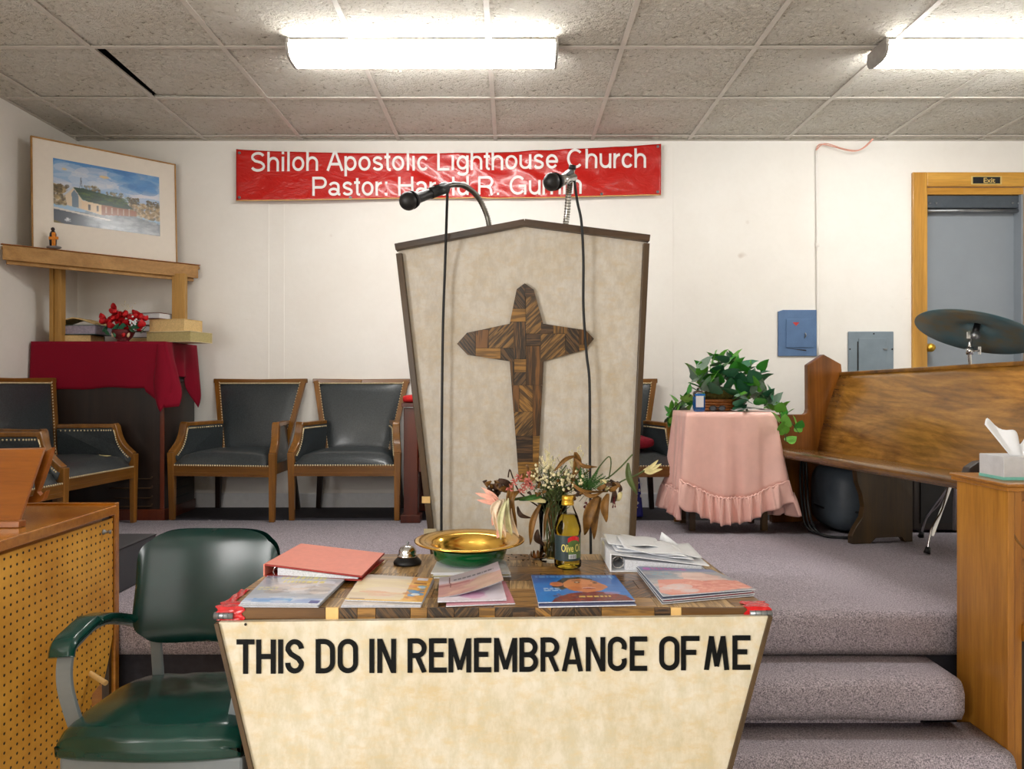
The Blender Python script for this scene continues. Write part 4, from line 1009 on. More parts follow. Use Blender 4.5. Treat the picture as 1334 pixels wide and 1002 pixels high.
# music rack: slanted board with a scrolled bracket
mr = thing('music_rack', 'slanted brown wooden music rack standing on the organ console', 'music rack', (-1.75, 2.15, oz+.03))
zt_ = oz+.031
def Kp(px, py, Y): return P(px, py, Y)
br = Kp(22, 651, 2.12); br.z = zt_; trr = Kp(57, 585, 2.30); bl_ = br+Vector((-.55, -.0, 0)); tll = trr+Vector((-.6, -.0, -.012))
m = MB(); m.prism([bl_, br, trr, tll], (0, .016, .004)); m.build('board', M['rack'], mr, bevel=.003)
rb = [(57,586),(60,584),(52,612),(43,636),(40,643),(44,648),(52,641),(48,653),(44,656),(22,658),(20,650),(34,648),(37,640),(36,628),(46,602),(50,590)]
m = MB(); pts = []
for px, py in rb:
    q = Kp(px, py, 2.30-(py-585)/70*.10); pts.append(Vector((q.x, q.y+.03, max(q.z, zt_))))
m.prism(pts, (0, .02, 0)); m.build('bracket', M['rack'], mr, bevel=.001)
m = MB(); m.box(br.x-.5, br.x+.02, 2.10, 2.13, zt_, zt_+.018); m.build('lip', M['rack'], mr, bevel=.002)
c = T(14, 664, zt_); 
m = MB(); m.bar(c+Vector((-.015,.05,.022)), c+Vector((.028,-.01,.004)), .016, .006); m.bar(c+Vector((-.015,.05,.022)), c+Vector((-.03,.0,.004)), .01, .005)
tag(m.build('clothes_peg', M['palewood']), 'pale wooden clothes peg lying on the organ console', 'clothes peg')
m = MB(); m.tube([c+Vector((-.10,-.02,.006)), c+Vector((.0,.012,.006))], .005, 8); tag(m.build('pen', M['bluefoot']), 'blue pen beside the wooden clothes peg', 'pen')
# floor speaker behind
t = thing('floor_speaker', 'charcoal box speaker standing behind the pegboard panel', 'speaker', (-1.5, 2.9, ZP))
fx = P(188, 0, 2.95).x
m = MB(); m.box(-1.9, fx, 2.60, 3.05, ZP+.001, ZP+.165); m.build('cabinet', M['speaker'], t, bevel=.006)
m = MB(); m.box(-1.9, fx+.001, 2.598, 3.052, ZP+.160, ZP+.163); m.build('trim_strip', M['black'], t)

# ================================================================== GREEN OFFICE CHAIR
gc = thing('office_armchair', 'green vinyl armchair with gray metal frame beside the communion table', 'chair', (-.84, 1.9, 0))
zs = .445
sc_x0, sc_x1 = -1.055, -.60
def seatf(u, v):
    # u across, v: 0 bottom front ... wraps over top to back
    x0 = -1.065 + .02*min(1, v); x1 = -.612
    x = x0+(x1-x0)*u
    cr = (1-abs(2*u-1)**4)
    pts_ = [(1.715, .365), (1.700, .375), (1.694, .40), (1.70, .425), (1.725, .442), (1.80, .452), (1.95, .448), (2.05, .432), (2.09, .42), (2.10, .39), (2.09, .37)]
    k = v*(len(pts_)-1); i = min(int(k), len(pts_)-2); f_ = k-i
    y = pts_[i][0]*(1-f_)+pts_[i+1][0]*f_; z = pts_[i][1]*(1-f_)+pts_[i+1][1]*f_
    zz = z - (.03*(1-cr)**2 if z > .40 else -0.0)
    zz += .006*mnoise.noise(Vector((x*6, y*9, 2)))*cr + .004*mnoise.noise(Vector((x*22+y*14, y*10, 5)))*cr*(z>.41)
    if u in (0, 1): x += .012*(1 if u == 0 else -1)
    return Vector((x, y - .03*(1-(2*u-1)**2)*(1 if y < 1.8 else 0) + .03, zz))
m = MB(); m.grid(seatf, 40, 40)
m.add([(-1.05, 1.74, .37), (-.61, 1.74, .37), (-.61, 2.1, .37), (-1.05, 2.1, .37)], [(0,3,2,1)])
# sides
sv = [seatf(0, v/20) for v in range(21)]; m.add(sv, [list(range(21))]); sv = [seatf(1, v/20) for v in range(21)]; m.add(sv, [list(range(21))[::-1]])
m.build('seat', M['green_vinyl'], gc)
m = MB(); m.prism([(-1.045, 1.73, .30), (-.62, 1.73, .30), (-.62, 1.73, .372), (-1.045, 1.73, .372)], (0, .36, 0)); m.build('seat_pan', M['gray_metal'], gc, bevel=.008)
# back: curved pad, rounded corners
def backf(u, v, d=0):
    sx = (2*u-1); sz = (2*v-1)
    ex = math.copysign(abs(sx)**1, sx)
    X = -.842 + .198*ex; 
    # squircle mapping for corners
    rx = .198; rz = .152
    a_, b_ = sx, sz
    xx = a_*math.sqrt(max(0, 1-.32*b_*b_*b_*b_*a_*a_)); zz = b_*math.sqrt(max(0, 1-.32*a_*a_*a_*a_*b_*b_))
    X = -.842+rx*xx; Z = .672+rz*zz
    return X, Z, xx, zz
def bfront(u, v):
    X, Z, xx, zz = backf(u, v); e = max(0, 1-abs(xx)**6)*max(0, 1-abs(zz)**6)
    return Vector((X, 2.045 + .055*(zz+1)*.5 + .035*(1-xx*xx)*1.0 - .024*e**.4, Z))
def bback(u, v):
    X, Z, xx, zz = backf(1-u, v); e = max(0, 1-abs(xx)**6)*max(0, 1-abs(zz)**6)
    return Vector((X, 2.045 + .055*(zz+1)*.5 + .035*(1-xx*xx)*1.0 + .024*e**.4, Z))
m = MB(); m.grid(bfront, 36, 28); m.grid(bback, 36, 28); m.build('backrest', M['green_dark'], gc, weld=True)
for bx_ in (-.985, -.70): m = MB(); m.bar((bx_, 2.07, .58), (bx_, 2.10, .36), .03, .012, (0,1,0)); m.build('back_bracket', M['gray_metal'], gc, bevel=.003)
for s, xa in ((1, -1.075), (-1, -.635)):
    path = smooth_path([(xa+.065*s, 2.10, .578), (xa+.02*s, 2.05, .596), (xa, 1.98, .622), (xa, 1.91, .630), (xa, 1.85, .620), (xa+.002*s, 1.80, .608), (xa+.004*s, 1.785, .582)], 7)
    m = MB()
    nn = len(path); sec = [(-.028,-.008),(.028,-.008),(.031,.004),(.022,.015),(-.022,.015),(-.031,.004)]; v = []
    for i in range(nn):
        tt = (path[min(i+1,nn-1)]-path[max(i-1,0)]).normalized(); sd = Vector((1,0,0)) if abs(tt.x) < .7 else Vector((0,-1,0)) ; sd = (sd-tt*sd.dot(tt)).normalized(); up = sd.cross(tt); up = up if up.z > 0 or (up.y<0) else -up
        for a_, b_ in sec: v.append(path[i]+sd*a_+up*b_)
    f = [(i*6+k, i*6+(k+1)%6, (i+1)*6+(k+1)%6, (i+1)*6+k) for i in range(nn-1) for k in range(6)] + [[0,1,2,3,4,5], [(nn-1)*6+k for k in range(6)][::-1]]
    m.smooth = True; m.add(v, f); m.build('arm_pad', M['green_vinyl'], gc, bevel=.003)
    m = MB(); p2 = smooth_path([(xa+.10*s, 2.11, .563), (xa+.02*s, 2.05, .582), (xa, 1.98, .607), (xa, 1.91, .614), (xa+.002*s, 1.85, .604), (xa+.004*s, 1.805, .585), (xa+.01*s, 1.79, .51), (xa+.035*s, 1.80, .40), (xa+.055*s, 1.81, .33)], 6)
    v = []; nn = len(p2)
    for i in range(nn):
        tt = (p2[min(i+1,nn-1)]-p2[max(i-1,0)]).normalized(); sd = Vector((1,0,0)) if abs(tt.x) < .7 else Vector((0,-1,0)); sd = (sd-tt*sd.dot(tt)).normalized(); up = sd.cross(tt)
        for a_, b_ in ((-.018,-.006),(.018,-.006),(.018,.006),(-.018,.006)): v.append(p2[i]+sd*a_+up*b_)
    f = [(i*4+k, i*4+(k+1)%4, (i+1)*4+(k+1)%4, (i+1)*4+k) for i in range(nn-1) for k in range(4)] + [[0,1,2,3], [(nn-1)*4+k for k in range(4)][::-1]]
    m.add(v, f); m.build('arm_frame', M['gray_metal'], gc, bevel=.002)
for x, y in ((-1.03, 1.76), (-.64, 1.76), (-1.02, 2.07), (-.65, 2.07)):
    m = MB(); m.bar((x, y, .30), (x, y + (.04 if y > 2 else -.02), .012), .026, .026, (0,1,0)); lg = m.build('leg', M['gray_metal'], gc, bevel=.003)
    m = MB(); m.lathe([(.016, 0), (.018, .004), (.014, .014)], (x, y + (.04 if y > 2 else -.02), 0), 10); m.build('foot', M['black'], lg)
# ================================================================== ARMCHAIRS (local frame: faces -y, origin on floor under seat centre front)
def make_armchair(low=False):
    t = thing('armchair', 'x', 'chair', (0, 0, 0))
    WD = M['arm_wood']; WH = M['arm_wood_h']
    yb = .40   # back plane foot
    # seat cushion
    def sf(u, v):
        x = (-.285 + .57*u) * (1 - .16*v); y = -.235 + .60*v
        e = (1-abs(2*u-1)**6)*(1-abs(2*v-1)**8)
        return Vector((x, y, .318 + .062*e**.4 + .022*(1-(2*u-1)**2)*(1-(2*v-1)**2)))
    m = MB(); m.grid(sf, 18, 14)
    m.add([sf(0,0)-Vector((0,0,.02)), sf(1,0)-Vector((0,0,.02)), sf(1,1)-Vector((0,0,.02)), sf(0,1)-Vector((0,0,.02))], [(0,3,2,1)])
    m.add([sf(i/18, 0) for i in range(19)] + [sf(i/18, 0)-Vector((0,0,.02)) for i in range(19)], [(i, 19+i, 20+i, i+1) for i in range(18)])
    m.build('seat', M['leather'], t)
    m = MB(); m.box(-.285, .285, -.24, -.212, .252, .312); m.box(-.27, .27, -.243, -.24, .262, .275); m.build('seat_rail', WH, t, bevel=.003)
    for s in (-1, 1):
        m = MB(); m.hexa([(s*.285, -.21, .255), (s*.268, -.21, .255), (s*.222, .36, .255), (s*.24, .36, .255)], [(s*.285, -.21, .315), (s*.268, -.21, .315), (s*.222, .36, .315), (s*.24, .36, .315)]); m.build('side_rail', WD, t)
        # front leg with arm post
        m = MB(); m.bar((s*.298, -.222, .0), (s*.302, -.222, .385), .030, .034, (0,1,0), .040, .05); m.build('leg', WD, t, bevel=.003)
        m = MB(); m.bar((s*.262, .42, .0), (s*.235, .36, .30), .03, .03, (0,1,0), .038, .038); m.build('leg', M['ebony'], t, bevel=.003)
        # curved arm: from post top up and back to the backrest
        path = smooth_path([(s*.302, -.222, .375), (s*.298, -.195, .392), (s*.290, -.148, .428), (s*.284, -.115, .475), (s*.281, -.100, .520), (s*.280, -.092, .539)], 4) + [Vector(q_) for q_ in ((s*.276, -.07, .541), (s*.265, .0, .541), (s*.25, .10, .541), (s*.235, .20, .541), (s*.212, .33, .541))]
        m = MB(); nn = len(path); v = []
        for i in range(nn):
            tt = (path[min(i+1,nn-1)]-path[max(i-1,0)]).normalized(); sd = Vector((1,0,0)); sd = (sd-tt*sd.dot(tt)).normalized(); up = sd.cross(tt)
            hh = .011 if i > 20 else .018
            for a_, b_ in ((-.021,-hh),(.021,-hh),(.021,hh),(-.021,hh)): v.append(path[i]+sd*a_+up*b_)
        f = [(i*4+k, i*4+(k+1)%4, (i+1)*4+(k+1)%4, (i+1)*4+k) for i in range(nn-1) for k in range(4)] + [[3,2,1,0], [(nn-1)*4+k for k in range(4)]]
        m.add(v, f); m.build('arm', WD, t, bevel=.004)
        # upholstered arm panel under the arm
        ex = .016
        o = [(p.y, p.z-.012, p.x) for p in path[::3]]
        pts = [Vector((x - s*.004, y, z)) for y, z, x in o] + [Vector((s*.208, .33, .529)), Vector((s*.218, .33, .33)), Vector((s*.29, -.20, .33))]
        m = MB(); m.prism([p + Vector((-s*ex, 0, 0)) for p in pts], (s*ex*1.6, 0, 0)); m.build('arm_panel', M['leather'], t, bevel=.003)
        m = MB()
        for a in range(4, len(path)-1, 1):
            p = path[a]
            m.ell((p.x - s*(ex+.006), p.y, p.z-.024), .0052, .0052, .0052, nu=6, nv=4)
            
            if a > 20:
                for k_ in (.25, .5, .75): q = path[a].lerp(path[a+1], k_); m.ell((q.x - s*(ex+.006), q.y, q.z-.024), .0052, .0052, .0052, nu=6, nv=4)
        tag(m.build('arm_nailheads', M['nail'], t), kind='stuff')
    # back
    zb, zt = .345, (.795 if not low else .535)
    hb, ht = .20, (.292 if not low else .225)
    yl, yh = .335, (.47 if not low else .36)
    if low: hb = .222
    def bp(x, k): # k 0..1 up
        return Vector((x, yl+(yh-yl)*k, zb+(zt-zb)*k))
    for s in (-1, 1):
        m = MB(); a = bp(s*(hb-.012), -.1); b = bp(s*(ht-.008), 1.0); m.bar(a, b, .030, .04, (0,1,0), .034, .034); m.build('back_post', WD, t, bevel=.003)
    m = MB(); a = bp(-ht-.014, 1.0); b = bp(ht+.014, 1.0); mid = Vector((0, .012, -.004))
    m.tube
    for p, q in ((a, (a+b)/2+mid), ((a+b)/2+mid, b)): m.bar(p, q, .036, .028, (0,0,1))
    m.build('back_rail', WH, t, bevel=.004)
    c4 = [bp(-hb+.012, .0), bp(hb-.012, .0), bp(ht-.022, .965), bp(-ht+.022, .965)]
    nrm = Vector((0, -(zt-zb), (yh-yl)))
    m = MB(); m.pillow(c4, nrm, .018, .014, 14, 14); m.build('backrest', M['leather'], t)
    m = MB(); m.pillow([c4[1]+Vector((0,.012,0)), c4[0]+Vector((0,.012,0)), c4[3]+Vector((0,.012,0)), c4[2]+Vector((0,.012,0))], -nrm, .012, .0, 6, 6); m.build('back_cover', M['leather'], t)
    m = MB(); N_ = 26
    def nh(p): m.ell(p, .0052, .0052, .0052, nu=6, nv=4)
    off = nrm.normalized()*.014
    bl, br_, tr_, tl_ = c4
    for i in range(N_+1):
        k = i/N_
        nh(bl.lerp(tl_, k)+off+Vector((.004,0,0))); nh(br_.lerp(tr_, k)+off-Vector((.004,0,0)))
        for e in (0, .5): 
            if k+e/N_ <= 1: nh(tl_.lerp(tr_, k+e/N_)+off-Vector((0,0,.004)))
    for i in range(40): nh(Vector((-.277+.554*i/39, -.2395, .314)))
    tag(m.build('nailheads', M['nail'], t), kind='stuff')
    return t
proto = make_armchair()
for ch in [c for c in C.objects if c.parent == proto]:
    for v in ch.data.vertices: v.co.y = (v.co.y+.222)*.69-.222
def put(src, x, y, rz, label, first=False):
    o = src if first else copy_tree(src)
    o.location = (x, y, ZP); o.rotation_euler = (0, 0, rz); o['label'] = label; o['group'] = 'leather armchairs along the platform walls'
    return o
YA = 4.462
put(proto, -1.612, YA, R(-7), 'high-backed black leather armchair right beside the red-draped cabinet', True)
put(proto, -.95, YA+.02, 0, 'high-backed black leather armchair between another armchair and the pulpit')
put(proto, .618, YA-.03, R(3), 'high-backed leather armchair holding a black bag, beside the pink-covered table')
low = put(proto, -2.367, 3.92, R(84), 'leather armchair with a torn seat facing right in front of the draped cabinet')
put(proto, -2.33, 3.20, R(84), 'armchair at the far left edge half hidden behind the music rack')
m = MB(); m.prism([(.115, -.19, .385), (.14, -.195, .388), (.135, -.15, .390), (.15, -.12, .3915), (.125, -.14, .390)], (0, 0, .0015)); tp_ = m.build('torn_patch', M['lilycream']); tp_.parent = low

# black bag, red fleece on the right chair, blue bag under it
bx, by = .62, 4.40
t = thing('fleece', 'folded crimson fleece under the black bag on the armchair seat', 'garment', (bx, by, ZP+.40))
m = MB(); m.ell((bx+.01, by-.03, ZP+.435), .19, .15, .035, .6, .7, 24, 12)
for i, v in enumerate(m.v):
    n_ = mnoise.noise(Vector(v)*14); m.v[i] = (v[0]+.012*n_, v[1], v[2]+.012*n_*(1 if v[2] > ZP+.41 else 0))
m.build('folds', M['darkred'], t)
bg = thing('backpack', 'crumpled black nylon bag sitting on the leather armchair', 'bag', (bx, by, ZP+.46))
m = MB(); m.ell((bx-.01, by+.06, ZP+.585), .165, .12, .13, .7, .8, 30, 20)
for i, v in enumerate(m.v):
    n_ = mnoise.noise(Vector(v)*9); k = (v[2]-ZP-.45)/.28
    m.v[i] = (v[0]*1.0 - (v[0]-bx+.01)*.45*max(0, k) - .05*k + .03*n_, v[1]+.05*k+.02*n_, max(v[2]+.03*n_, ZP+.46))
m.build('body', M['bag'], bg)
m = MB(); m.tube(smooth_path([(bx-.06, by-.06, ZP+.70), (bx-.0, by-.10, ZP+.62), (bx+.03, by-.09, ZP+.55), (bx+.09, by-.085, ZP+.49)], 6), .007, 6); m.build('strap', M['black'], bg)
m = MB(); m.tube(smooth_path([(bx-.08, by+.0, ZP+.72), (bx+.03, by+.02, ZP+.745), (bx+.11, by+.02, ZP+.70), (bx+.12, by+.02, ZP+.66)], 6), .014, 6); m.build('top_flap', M['bag'], bg)
m = MB(); p = Vector((bx+.02, by-.11, ZP+.60)); m.tube([p+Vector((-.025,0,-.015)), p+Vector((.02,0,-.02)), p+Vector((.028,0,.015)), p+Vector((-.018,0,.02)), p+Vector((-.025,0,-.015))], .004, 6); m.build('buckle', M['doordark'], bg)
t = thing('shopping_bag', 'blue patterned bag on the floor beneath the right armchair', 'bag', (.70, 4.40, ZP))
m = MB(); m.hexa([(.58, 4.36, ZP), (.765, 4.36, ZP), (.765, 4.44, ZP), (.58, 4.44, ZP)], [(.60, 4.38, ZP+.23), (.745, 4.38, ZP+.23), (.745, 4.42, ZP+.23), (.60, 4.42, ZP+.23)]); m.build('body', M['bluebag'], t, bevel=.01)
rr = random.Random(2); m = MB()
for k in range(9):
    x = rr.uniform(.68, .755); z = ZP + rr.uniform(.03, .2); m.prism([(x+.009*math.cos(a_*1.2566)*(1 if a_%1 == 0 else .4), 4.3585+.085*(z-ZP), z+.009*math.sin(a_*1.2566)) for a_ in (0,.5,1,1.5,2,2.5,3,3.5,4,4.5)], (0, .002, 0))
tag(m.build('white_marks', M['white_paper'], t), kind='stuff')

# ================================================================== CLERGY CHAIR hidden behind the pulpit
t = thing('clergy_chair', 'dark carved wooden chair with red velvet pads, mostly behind the pulpit', 'chair', (-.27, 4.3, ZP))
def post(x, y, nm='leg'):
    m = MB(); m.bar((x, y, ZP+.03), (x, y, ZP+.64), .078, .07, (0,1,0)); m.build(nm, M['mahog'], t, bevel=.004)
    m = MB(); m.box(x-.055, x+.055, y-.05, y+.05, ZP, ZP+.045); m.build('foot_block', M['mahog'], t, bevel=.004)
for x in (-.565, .02): post(x, 4.22); post(x, 4.62)
for x in (-.565, .02):
    m = MB(); m.box(x-.05, x+.05, 4.17, 4.66, ZP+.645, ZP+.67); m.build('arm_rail', M['mahog'], t, bevel=.004)
    m = MB(); m.ell((x, 4.4, ZP+.69), .052, .24, .022, .5, .4, 20, 10); m.build('arm_pad', M['redvelvet'], t)
    m = MB(); m.box(x-.012, x+.012, 4.26, 4.6, ZP+.12, ZP+.60); m.build('arm_panel', M['mahog'], t)
m = MB(); m.box(-.525, -.02, 4.20, 4.62, ZP+.28, ZP+.36); m.build('seat_frame', M['mahog'], t, bevel=.004)
m = MB(); m.ell((-.2725, 4.40, ZP+.40), .25, .22, .05, .5, .35, 24, 12); m.build('seat_cushion', M['redvelvet'], t)
m = MB(); m.box(-.56, .015, 4.655, 4.70, ZP+.35, ZP+.98); m.build('back_frame', M['mahog'], t, bevel=.006)
m = MB(); m.pillow([(-.48, 4.655, ZP+.45), (-.065, 4.655, ZP+.45), (-.065, 4.655, ZP+.92), (-.48, 4.655, ZP+.92)], (0,-1,0), .02, .02, 10, 10, False); m.build('back_pad', M['redvelvet'], t)

# ================================================================== PINK TABLE, PLANT, BOTTLE
px0, px1, pyf, pyb, pz = .912, 1.372, 3.92, 4.24, 1.085
t = thing('side_table', 'small wooden side table hidden under the pink ruffled cloth', 'table', (1.13, 4.08, ZP))
m = MB(); m.box(px0+.01, px1-.01, pyf+.01, pyb-.01, pz-.03, pz-.004); m.build('tabletop', M['walnut'], t)
for x in (px0+.04, px1-.04):
    for y in (pyf+.05, pyb-.05): m = MB(); m.bar((x, y, ZP), (x, y, pz-.03), .03, .03, (0,1,0)); m.build('leg', M['walnut_v'], t)
t = thing('tablecloth', 'pink satin tablecloth with a gathered ruffle hem', 'tablecloth', (1.13, 4.08, pz))
def perim(s):   # s 0..4 around corners, rounded; returns point, outward normal, corner amount, edge fraction
    s = s % 4; i = int(s); f = s-i
    cs = [(px0, pyf), (px1, pyf), (px1, pyb), (px0, pyb)]
    a, b = Vector(cs[i]), Vector(cs[(i+1)%4]); p = a.lerp(b, f)
    nr = [Vector((0,-1)), Vector((1,0)), Vector((0,1)), Vector((-1,0))]
    n0, n1, n2 = nr[i-1], nr[i], nr[(i+1)%4]
    c = 0; n_ = n1.copy(); w0 = .16
    if f < w0: k = .5*(1-f/w0); n_ = n1.lerp(n0, k); c = 2*k
    if f > 1-w0: k = .5*(1-(1-f)/w0); n_ = n1.lerp(n2, k); c = 2*k
    if (i == 0 and f < .3) or i == 3: c *= .45
    if (i == 1 and f > .4) or (i == 2): c *= .15
    return p, n_.normalized(), c, f, i
def cloth_pt(s, v, zseam_only=False):
    p, n_, c, f, i = perim(s)
    e = (1-c)
    zseam = ZP + .185 + .115*(abs(2*f-1)**2.2)
    if i in (1, 3): zseam = ZP + .20
    if i == 0: zseam = ZP+.175+.10*abs(2*f-1)**2.5
    z = pz+.004 + (zseam-pz-.004)*v
    out = .004 + (.02+.075*c**1.3)*v**1.1 + .014*v*math.sin(s*4*math.pi*1.5+.6) + .007*v**.6*math.sin(s*31+1) + .022*c*v*math.sin(s*30)
    q = p + n_*out
    return Vector((q.x, q.y, z)), n_, zseam, c
def skirt(u, v): return cloth_pt(u*4, v)[0]
m = MB(); m.grid(skirt, 200, 14)
m.add([(px0-.004, pyf-.004, pz+.004), (px1+.004, pyf-.004, pz+.004), (px1+.004, pyb+.004, pz+.004), (px0-.004, pyb+.004, pz+.004)], [(0,1,2,3)])
m.build('cloth_drape', M['pinkfab'], t, solid=.0012)
def ruf(u, v):
    s = u*4; p, n_, zs_, c = cloth_pt(s, 1.0)
    ph = s*4/4*2*math.pi*9 + 1.4*math.sin(s*3.1); hgt = .128 + .012*math.sin(s*5)
    z = zs_ + .008 - hgt*v
    k = v**.7
    off = .006 + .022*k*(math.sin(ph)+.35*math.sin(2*ph+.8)) + .022*k + .006*math.sin(ph*3.1)*(1-v)
    tx = Vector((-n_.y, n_.x))*(.008*k*math.cos(ph))
    return Vector((p.x+n_.x*off+tx.x, p.y+n_.y*off+tx.y, max(z, ZP+.006) + .006*math.sin(ph+1)*v))
m = MB(); m.grid(ruf, 520, 12); m.build('ruffle', M['pinkfab'], t, solid=.001)
m = MB(); m.tube([cloth_pt(4*i/300, 1.0)[0] + Vector((cloth_pt(4*i/300,1)[1].x*.007, cloth_pt(4*i/300,1)[1].y*.007, .004*math.sin(i*1.9)+.006)) for i in range(301)], .005, 6); m.build('gathered_seam', M['pinkfab'], t)

pl = thing('potted_ivy', 'leafy green trailing ivy in a wicker basket on the pink table', 'plant', (1.17, 4.08, pz+.008))
bc = Vector((1.12, 4.10, pz+.008))
m = MB(); m.lathe([(.0, 0), (.085, 0), (.10, .06), (.102, .062), (.09, .062), (.088, .01), (0, .01)], bc, 28, sx=1.15); bk = m.build('basket', M['wicker'], pl)
for k in range(4):
    m = MB(); m.tube([bc + Vector((1.15*(.088+.004*k)*math.cos(a_*.2618), (.088+.004*k)*math.sin(a_*.2618), .008+.015*k+.003*math.sin(a_*6.28*.5))) for a_ in range(25)], .006, 6); m.build('wicker_band', M['wicker'], bk)
m = MB(); m.ell(bc+Vector((0,0,.085)), .09, .075, .045, 1, 1, 24, 12)
for i, v in enumerate(m.v): n_ = mnoise.noise(Vector(v)*40)*.012; m.v[i] = (v[0]+n_, v[1], v[2]+n_)
m.build('moss', M['moss'], pl)
def leaf_mesh(name, mat, L=1.0):
    o = [(0,0,0),(.20,-.10,.03),(.42,-.02,.06),(.50,.20,.05),(.42,.50,.04),(.22,.80,.02),(0,1.08,-.10)]
    mid = [(0,0,0),(0,.02,-.02),(0,.10,-.03),(0,.28,-.03),(0,.52,-.04),(0,.8,-.07),(0,1.08,-.10)]
    v = [(x,y,z) for x,y,z in mid] + [(x,y,z) for x,y,z in o[1:6]] + [(-x,y,z) for x,y,z in o[1:6]]
    f = []
    for s in (7, 12):
        ring = [0] + [s+k for k in range(5)] + [6]
        for k in range(6):
            a, b = ring[k], ring[k+1]
            q = [mid_i for mid_i in (k, k+1)]
            fc = [q[0], a, b, q[1]]; fc2 = []
            for i_ in fc:
                if i_ not in fc2: fc2.append(i_)
            if len(fc2) >= 3: f.append(fc2 if s == 7 else fc2[::-1])
    me = bpy.data.meshes.new(name); me.from_pydata(v, [], f); me.materials.append(mat)
    me.polygons.foreach_set('use_smooth', [True]*len(f)); me.update(); return me
LM = [leaf_mesh('leaf', M[k]) for k in ('greenleaf', 'greenleaf2', 'greenleaf3', 'greenleaf4')]
def leaf(parent, pos, size, heading, tilt, roll, me, wide=1.0):
    o = bpy.data.objects.new('leaf', me); C.objects.link(o); o.parent = parent
    o.location = Vector(pos) - origin_of(parent); o.scale = (size*wide, size, size)
    o.rotation_mode = 'XYZ'; o.rotation_euler = Euler((tilt, roll, heading)); return o
rr = random.Random(9)
ivy = []
def pxleaf(px, py, Y, s=None, k=None):
    p = P(px, py, Y); s = s or rr.uniform(.075, .105)
    leaf(pl, p, s, rr.uniform(-2.2, 2.2)+math.pi, R(rr.uniform(20, 75)), R(rr.uniform(-30, 30)), LM[rr.choice(k or [0,0,1,2,3])])
blob = [(908,540-50),(915,482),(925,478),(935,473),(950,478),(962,478),(970,486),(975,497),(985,500),(912,497),(920,497),(932,490),(945,490),(957,492),(966,500),(918,508),(928,506),(940,500),(952,504),(962,510),(970,515),(948,512),(925,515),(935,512),(982,492),(988,505),(958,520),(966,528),(972,522),(978,512),(930,486),(941,482),(915,490),(905,496),(985,515),(955,485)]
for (x, y) in blob:
    for _ in range(2): pxleaf(x+rr.uniform(-4,4), y+rr.uniform(-4,4), rr.uniform(3.99, 4.18), k=[1,1,0,3] if x < 930 else [0,0,2,2,1,3])
for (x, y) in [(956,478),(937,474),(975,470+20),(990,488),(932,474)]: pxleaf(x, y-6, 4.08, .07, [1,0])
for (x, y) in [(960,535),(966,541),(973,538),(957,528),(1000,530),(992,527),(983,520)]: pxleaf(x, y, 3.97, .075, [2,3,0])
# vines trailing left behind the chair arm and right over the pew end
def vine(pts, Ys, n, ks, sz=(.05,.07)):
    P3 = [P(a, b, Y) for (a, b), Y in zip(pts, Ys)]; path = smooth_path(P3, 8)
    m = MB(); m.tube(path, .003, 5); m.build('vine', M['stem'], pl)
    for i in range(n):
        p = path[int((i+.5)/n*(len(path)-1))]; leaf(pl, p+Vector((rr.uniform(-.02,.02), rr.uniform(-.03,.0), rr.uniform(-.02,.02))), rr.uniform(*sz), rr.uniform(-2.5,2.5)+math.pi, R(rr.uniform(30,85)), R(rr.uniform(-30,30)), LM[rr.choice(ks)])
vine([(915,505),(895,522),(880,533),(872,545),(869,555)], [4.1,4.3,4.36,4.36,4.36], 13, [0,1,3,3])
vine([(915,512),(898,528),(885,542),(880,550)], [4.1,4.3,4.30,4.30], 14, [0,3,1])
vine([(900,515),(885,525),(874,538),(876,552)], [4.12,4.25,4.27,4.27], 12, [1,1,0], (.05,.065))
vine([(985,515),(1000,528),(1012,532),(1018,545),(1022,560),(1024,575)], [4.05,4.05,4.0,3.86,3.86,3.86], 14, [0,1,1])
vine([(1005,528),(1020,540),(1032,552),(1041,565)], [4.05,3.95,3.88,3.86], 7, [1,0], (.04,.055))
vine([(985,510),(998,522),(1008,528)], [4.05,4.02,3.98], 6, [3,2,3], (.07,.09))
# objects on the pink table
b0 = P(910.5, 535, 3.965); b0.z = pz+.006
t = thing('hand_sanitizer', 'clear bottle of blue liquid with white label on the pink table', 'bottle', tuple(b0))
m = MB(); m.ell(b0+Vector((0,0,.04)), .030, .02, .0395, .25, .5, 28, 14); m.build('liquid', M['blueliquid'], t)
m = MB(); m.ell(b0+Vector((0,0,.055)), .031, .021, .055, .3, .5, 28, 14); m.build('bottle_body', M['clearplastic'], t)
m = MB(); m.lathe([(.0,.106),(.011,.106),(.012,.125),(.0,.126)], b0, 14); m.build('cap', M['clearplastic'], t)
m = MB(); m.box(b0.x-.021, b0.x+.019, b0.y-.0235, b0.y-.022, b0.z+.024, b0.z+.083); lb = m.build('label', M['white_paper'], t)
m = MB(); m.box(b0.x-.027, b0.x+.027, b0.y-.0235, b0.y-.0225, b0.z+.084, b0.z+.094); m.build('blue_band', M['blueliquid'], lb)
t = thing('sunglasses', 'dark folded eyeglasses lying at the front of the pink table', 'glasses', P(935, 536, 3.95))
c = P(935, 536, 3.95); c.z = pz+.008
m = MB()
for s in (-1, 1):
    m.tube([c+Vector((s*.024+.018*math.cos(k*.5236), -.0+.004, .016+.013*math.sin(k*.5236))) for k in range(13)], .0025, 6)
m.tube([c+Vector((-.006,.004,.02)), c+Vector((.006,.004,.02))], .0025, 6); m.build('frame', M['black'], t)
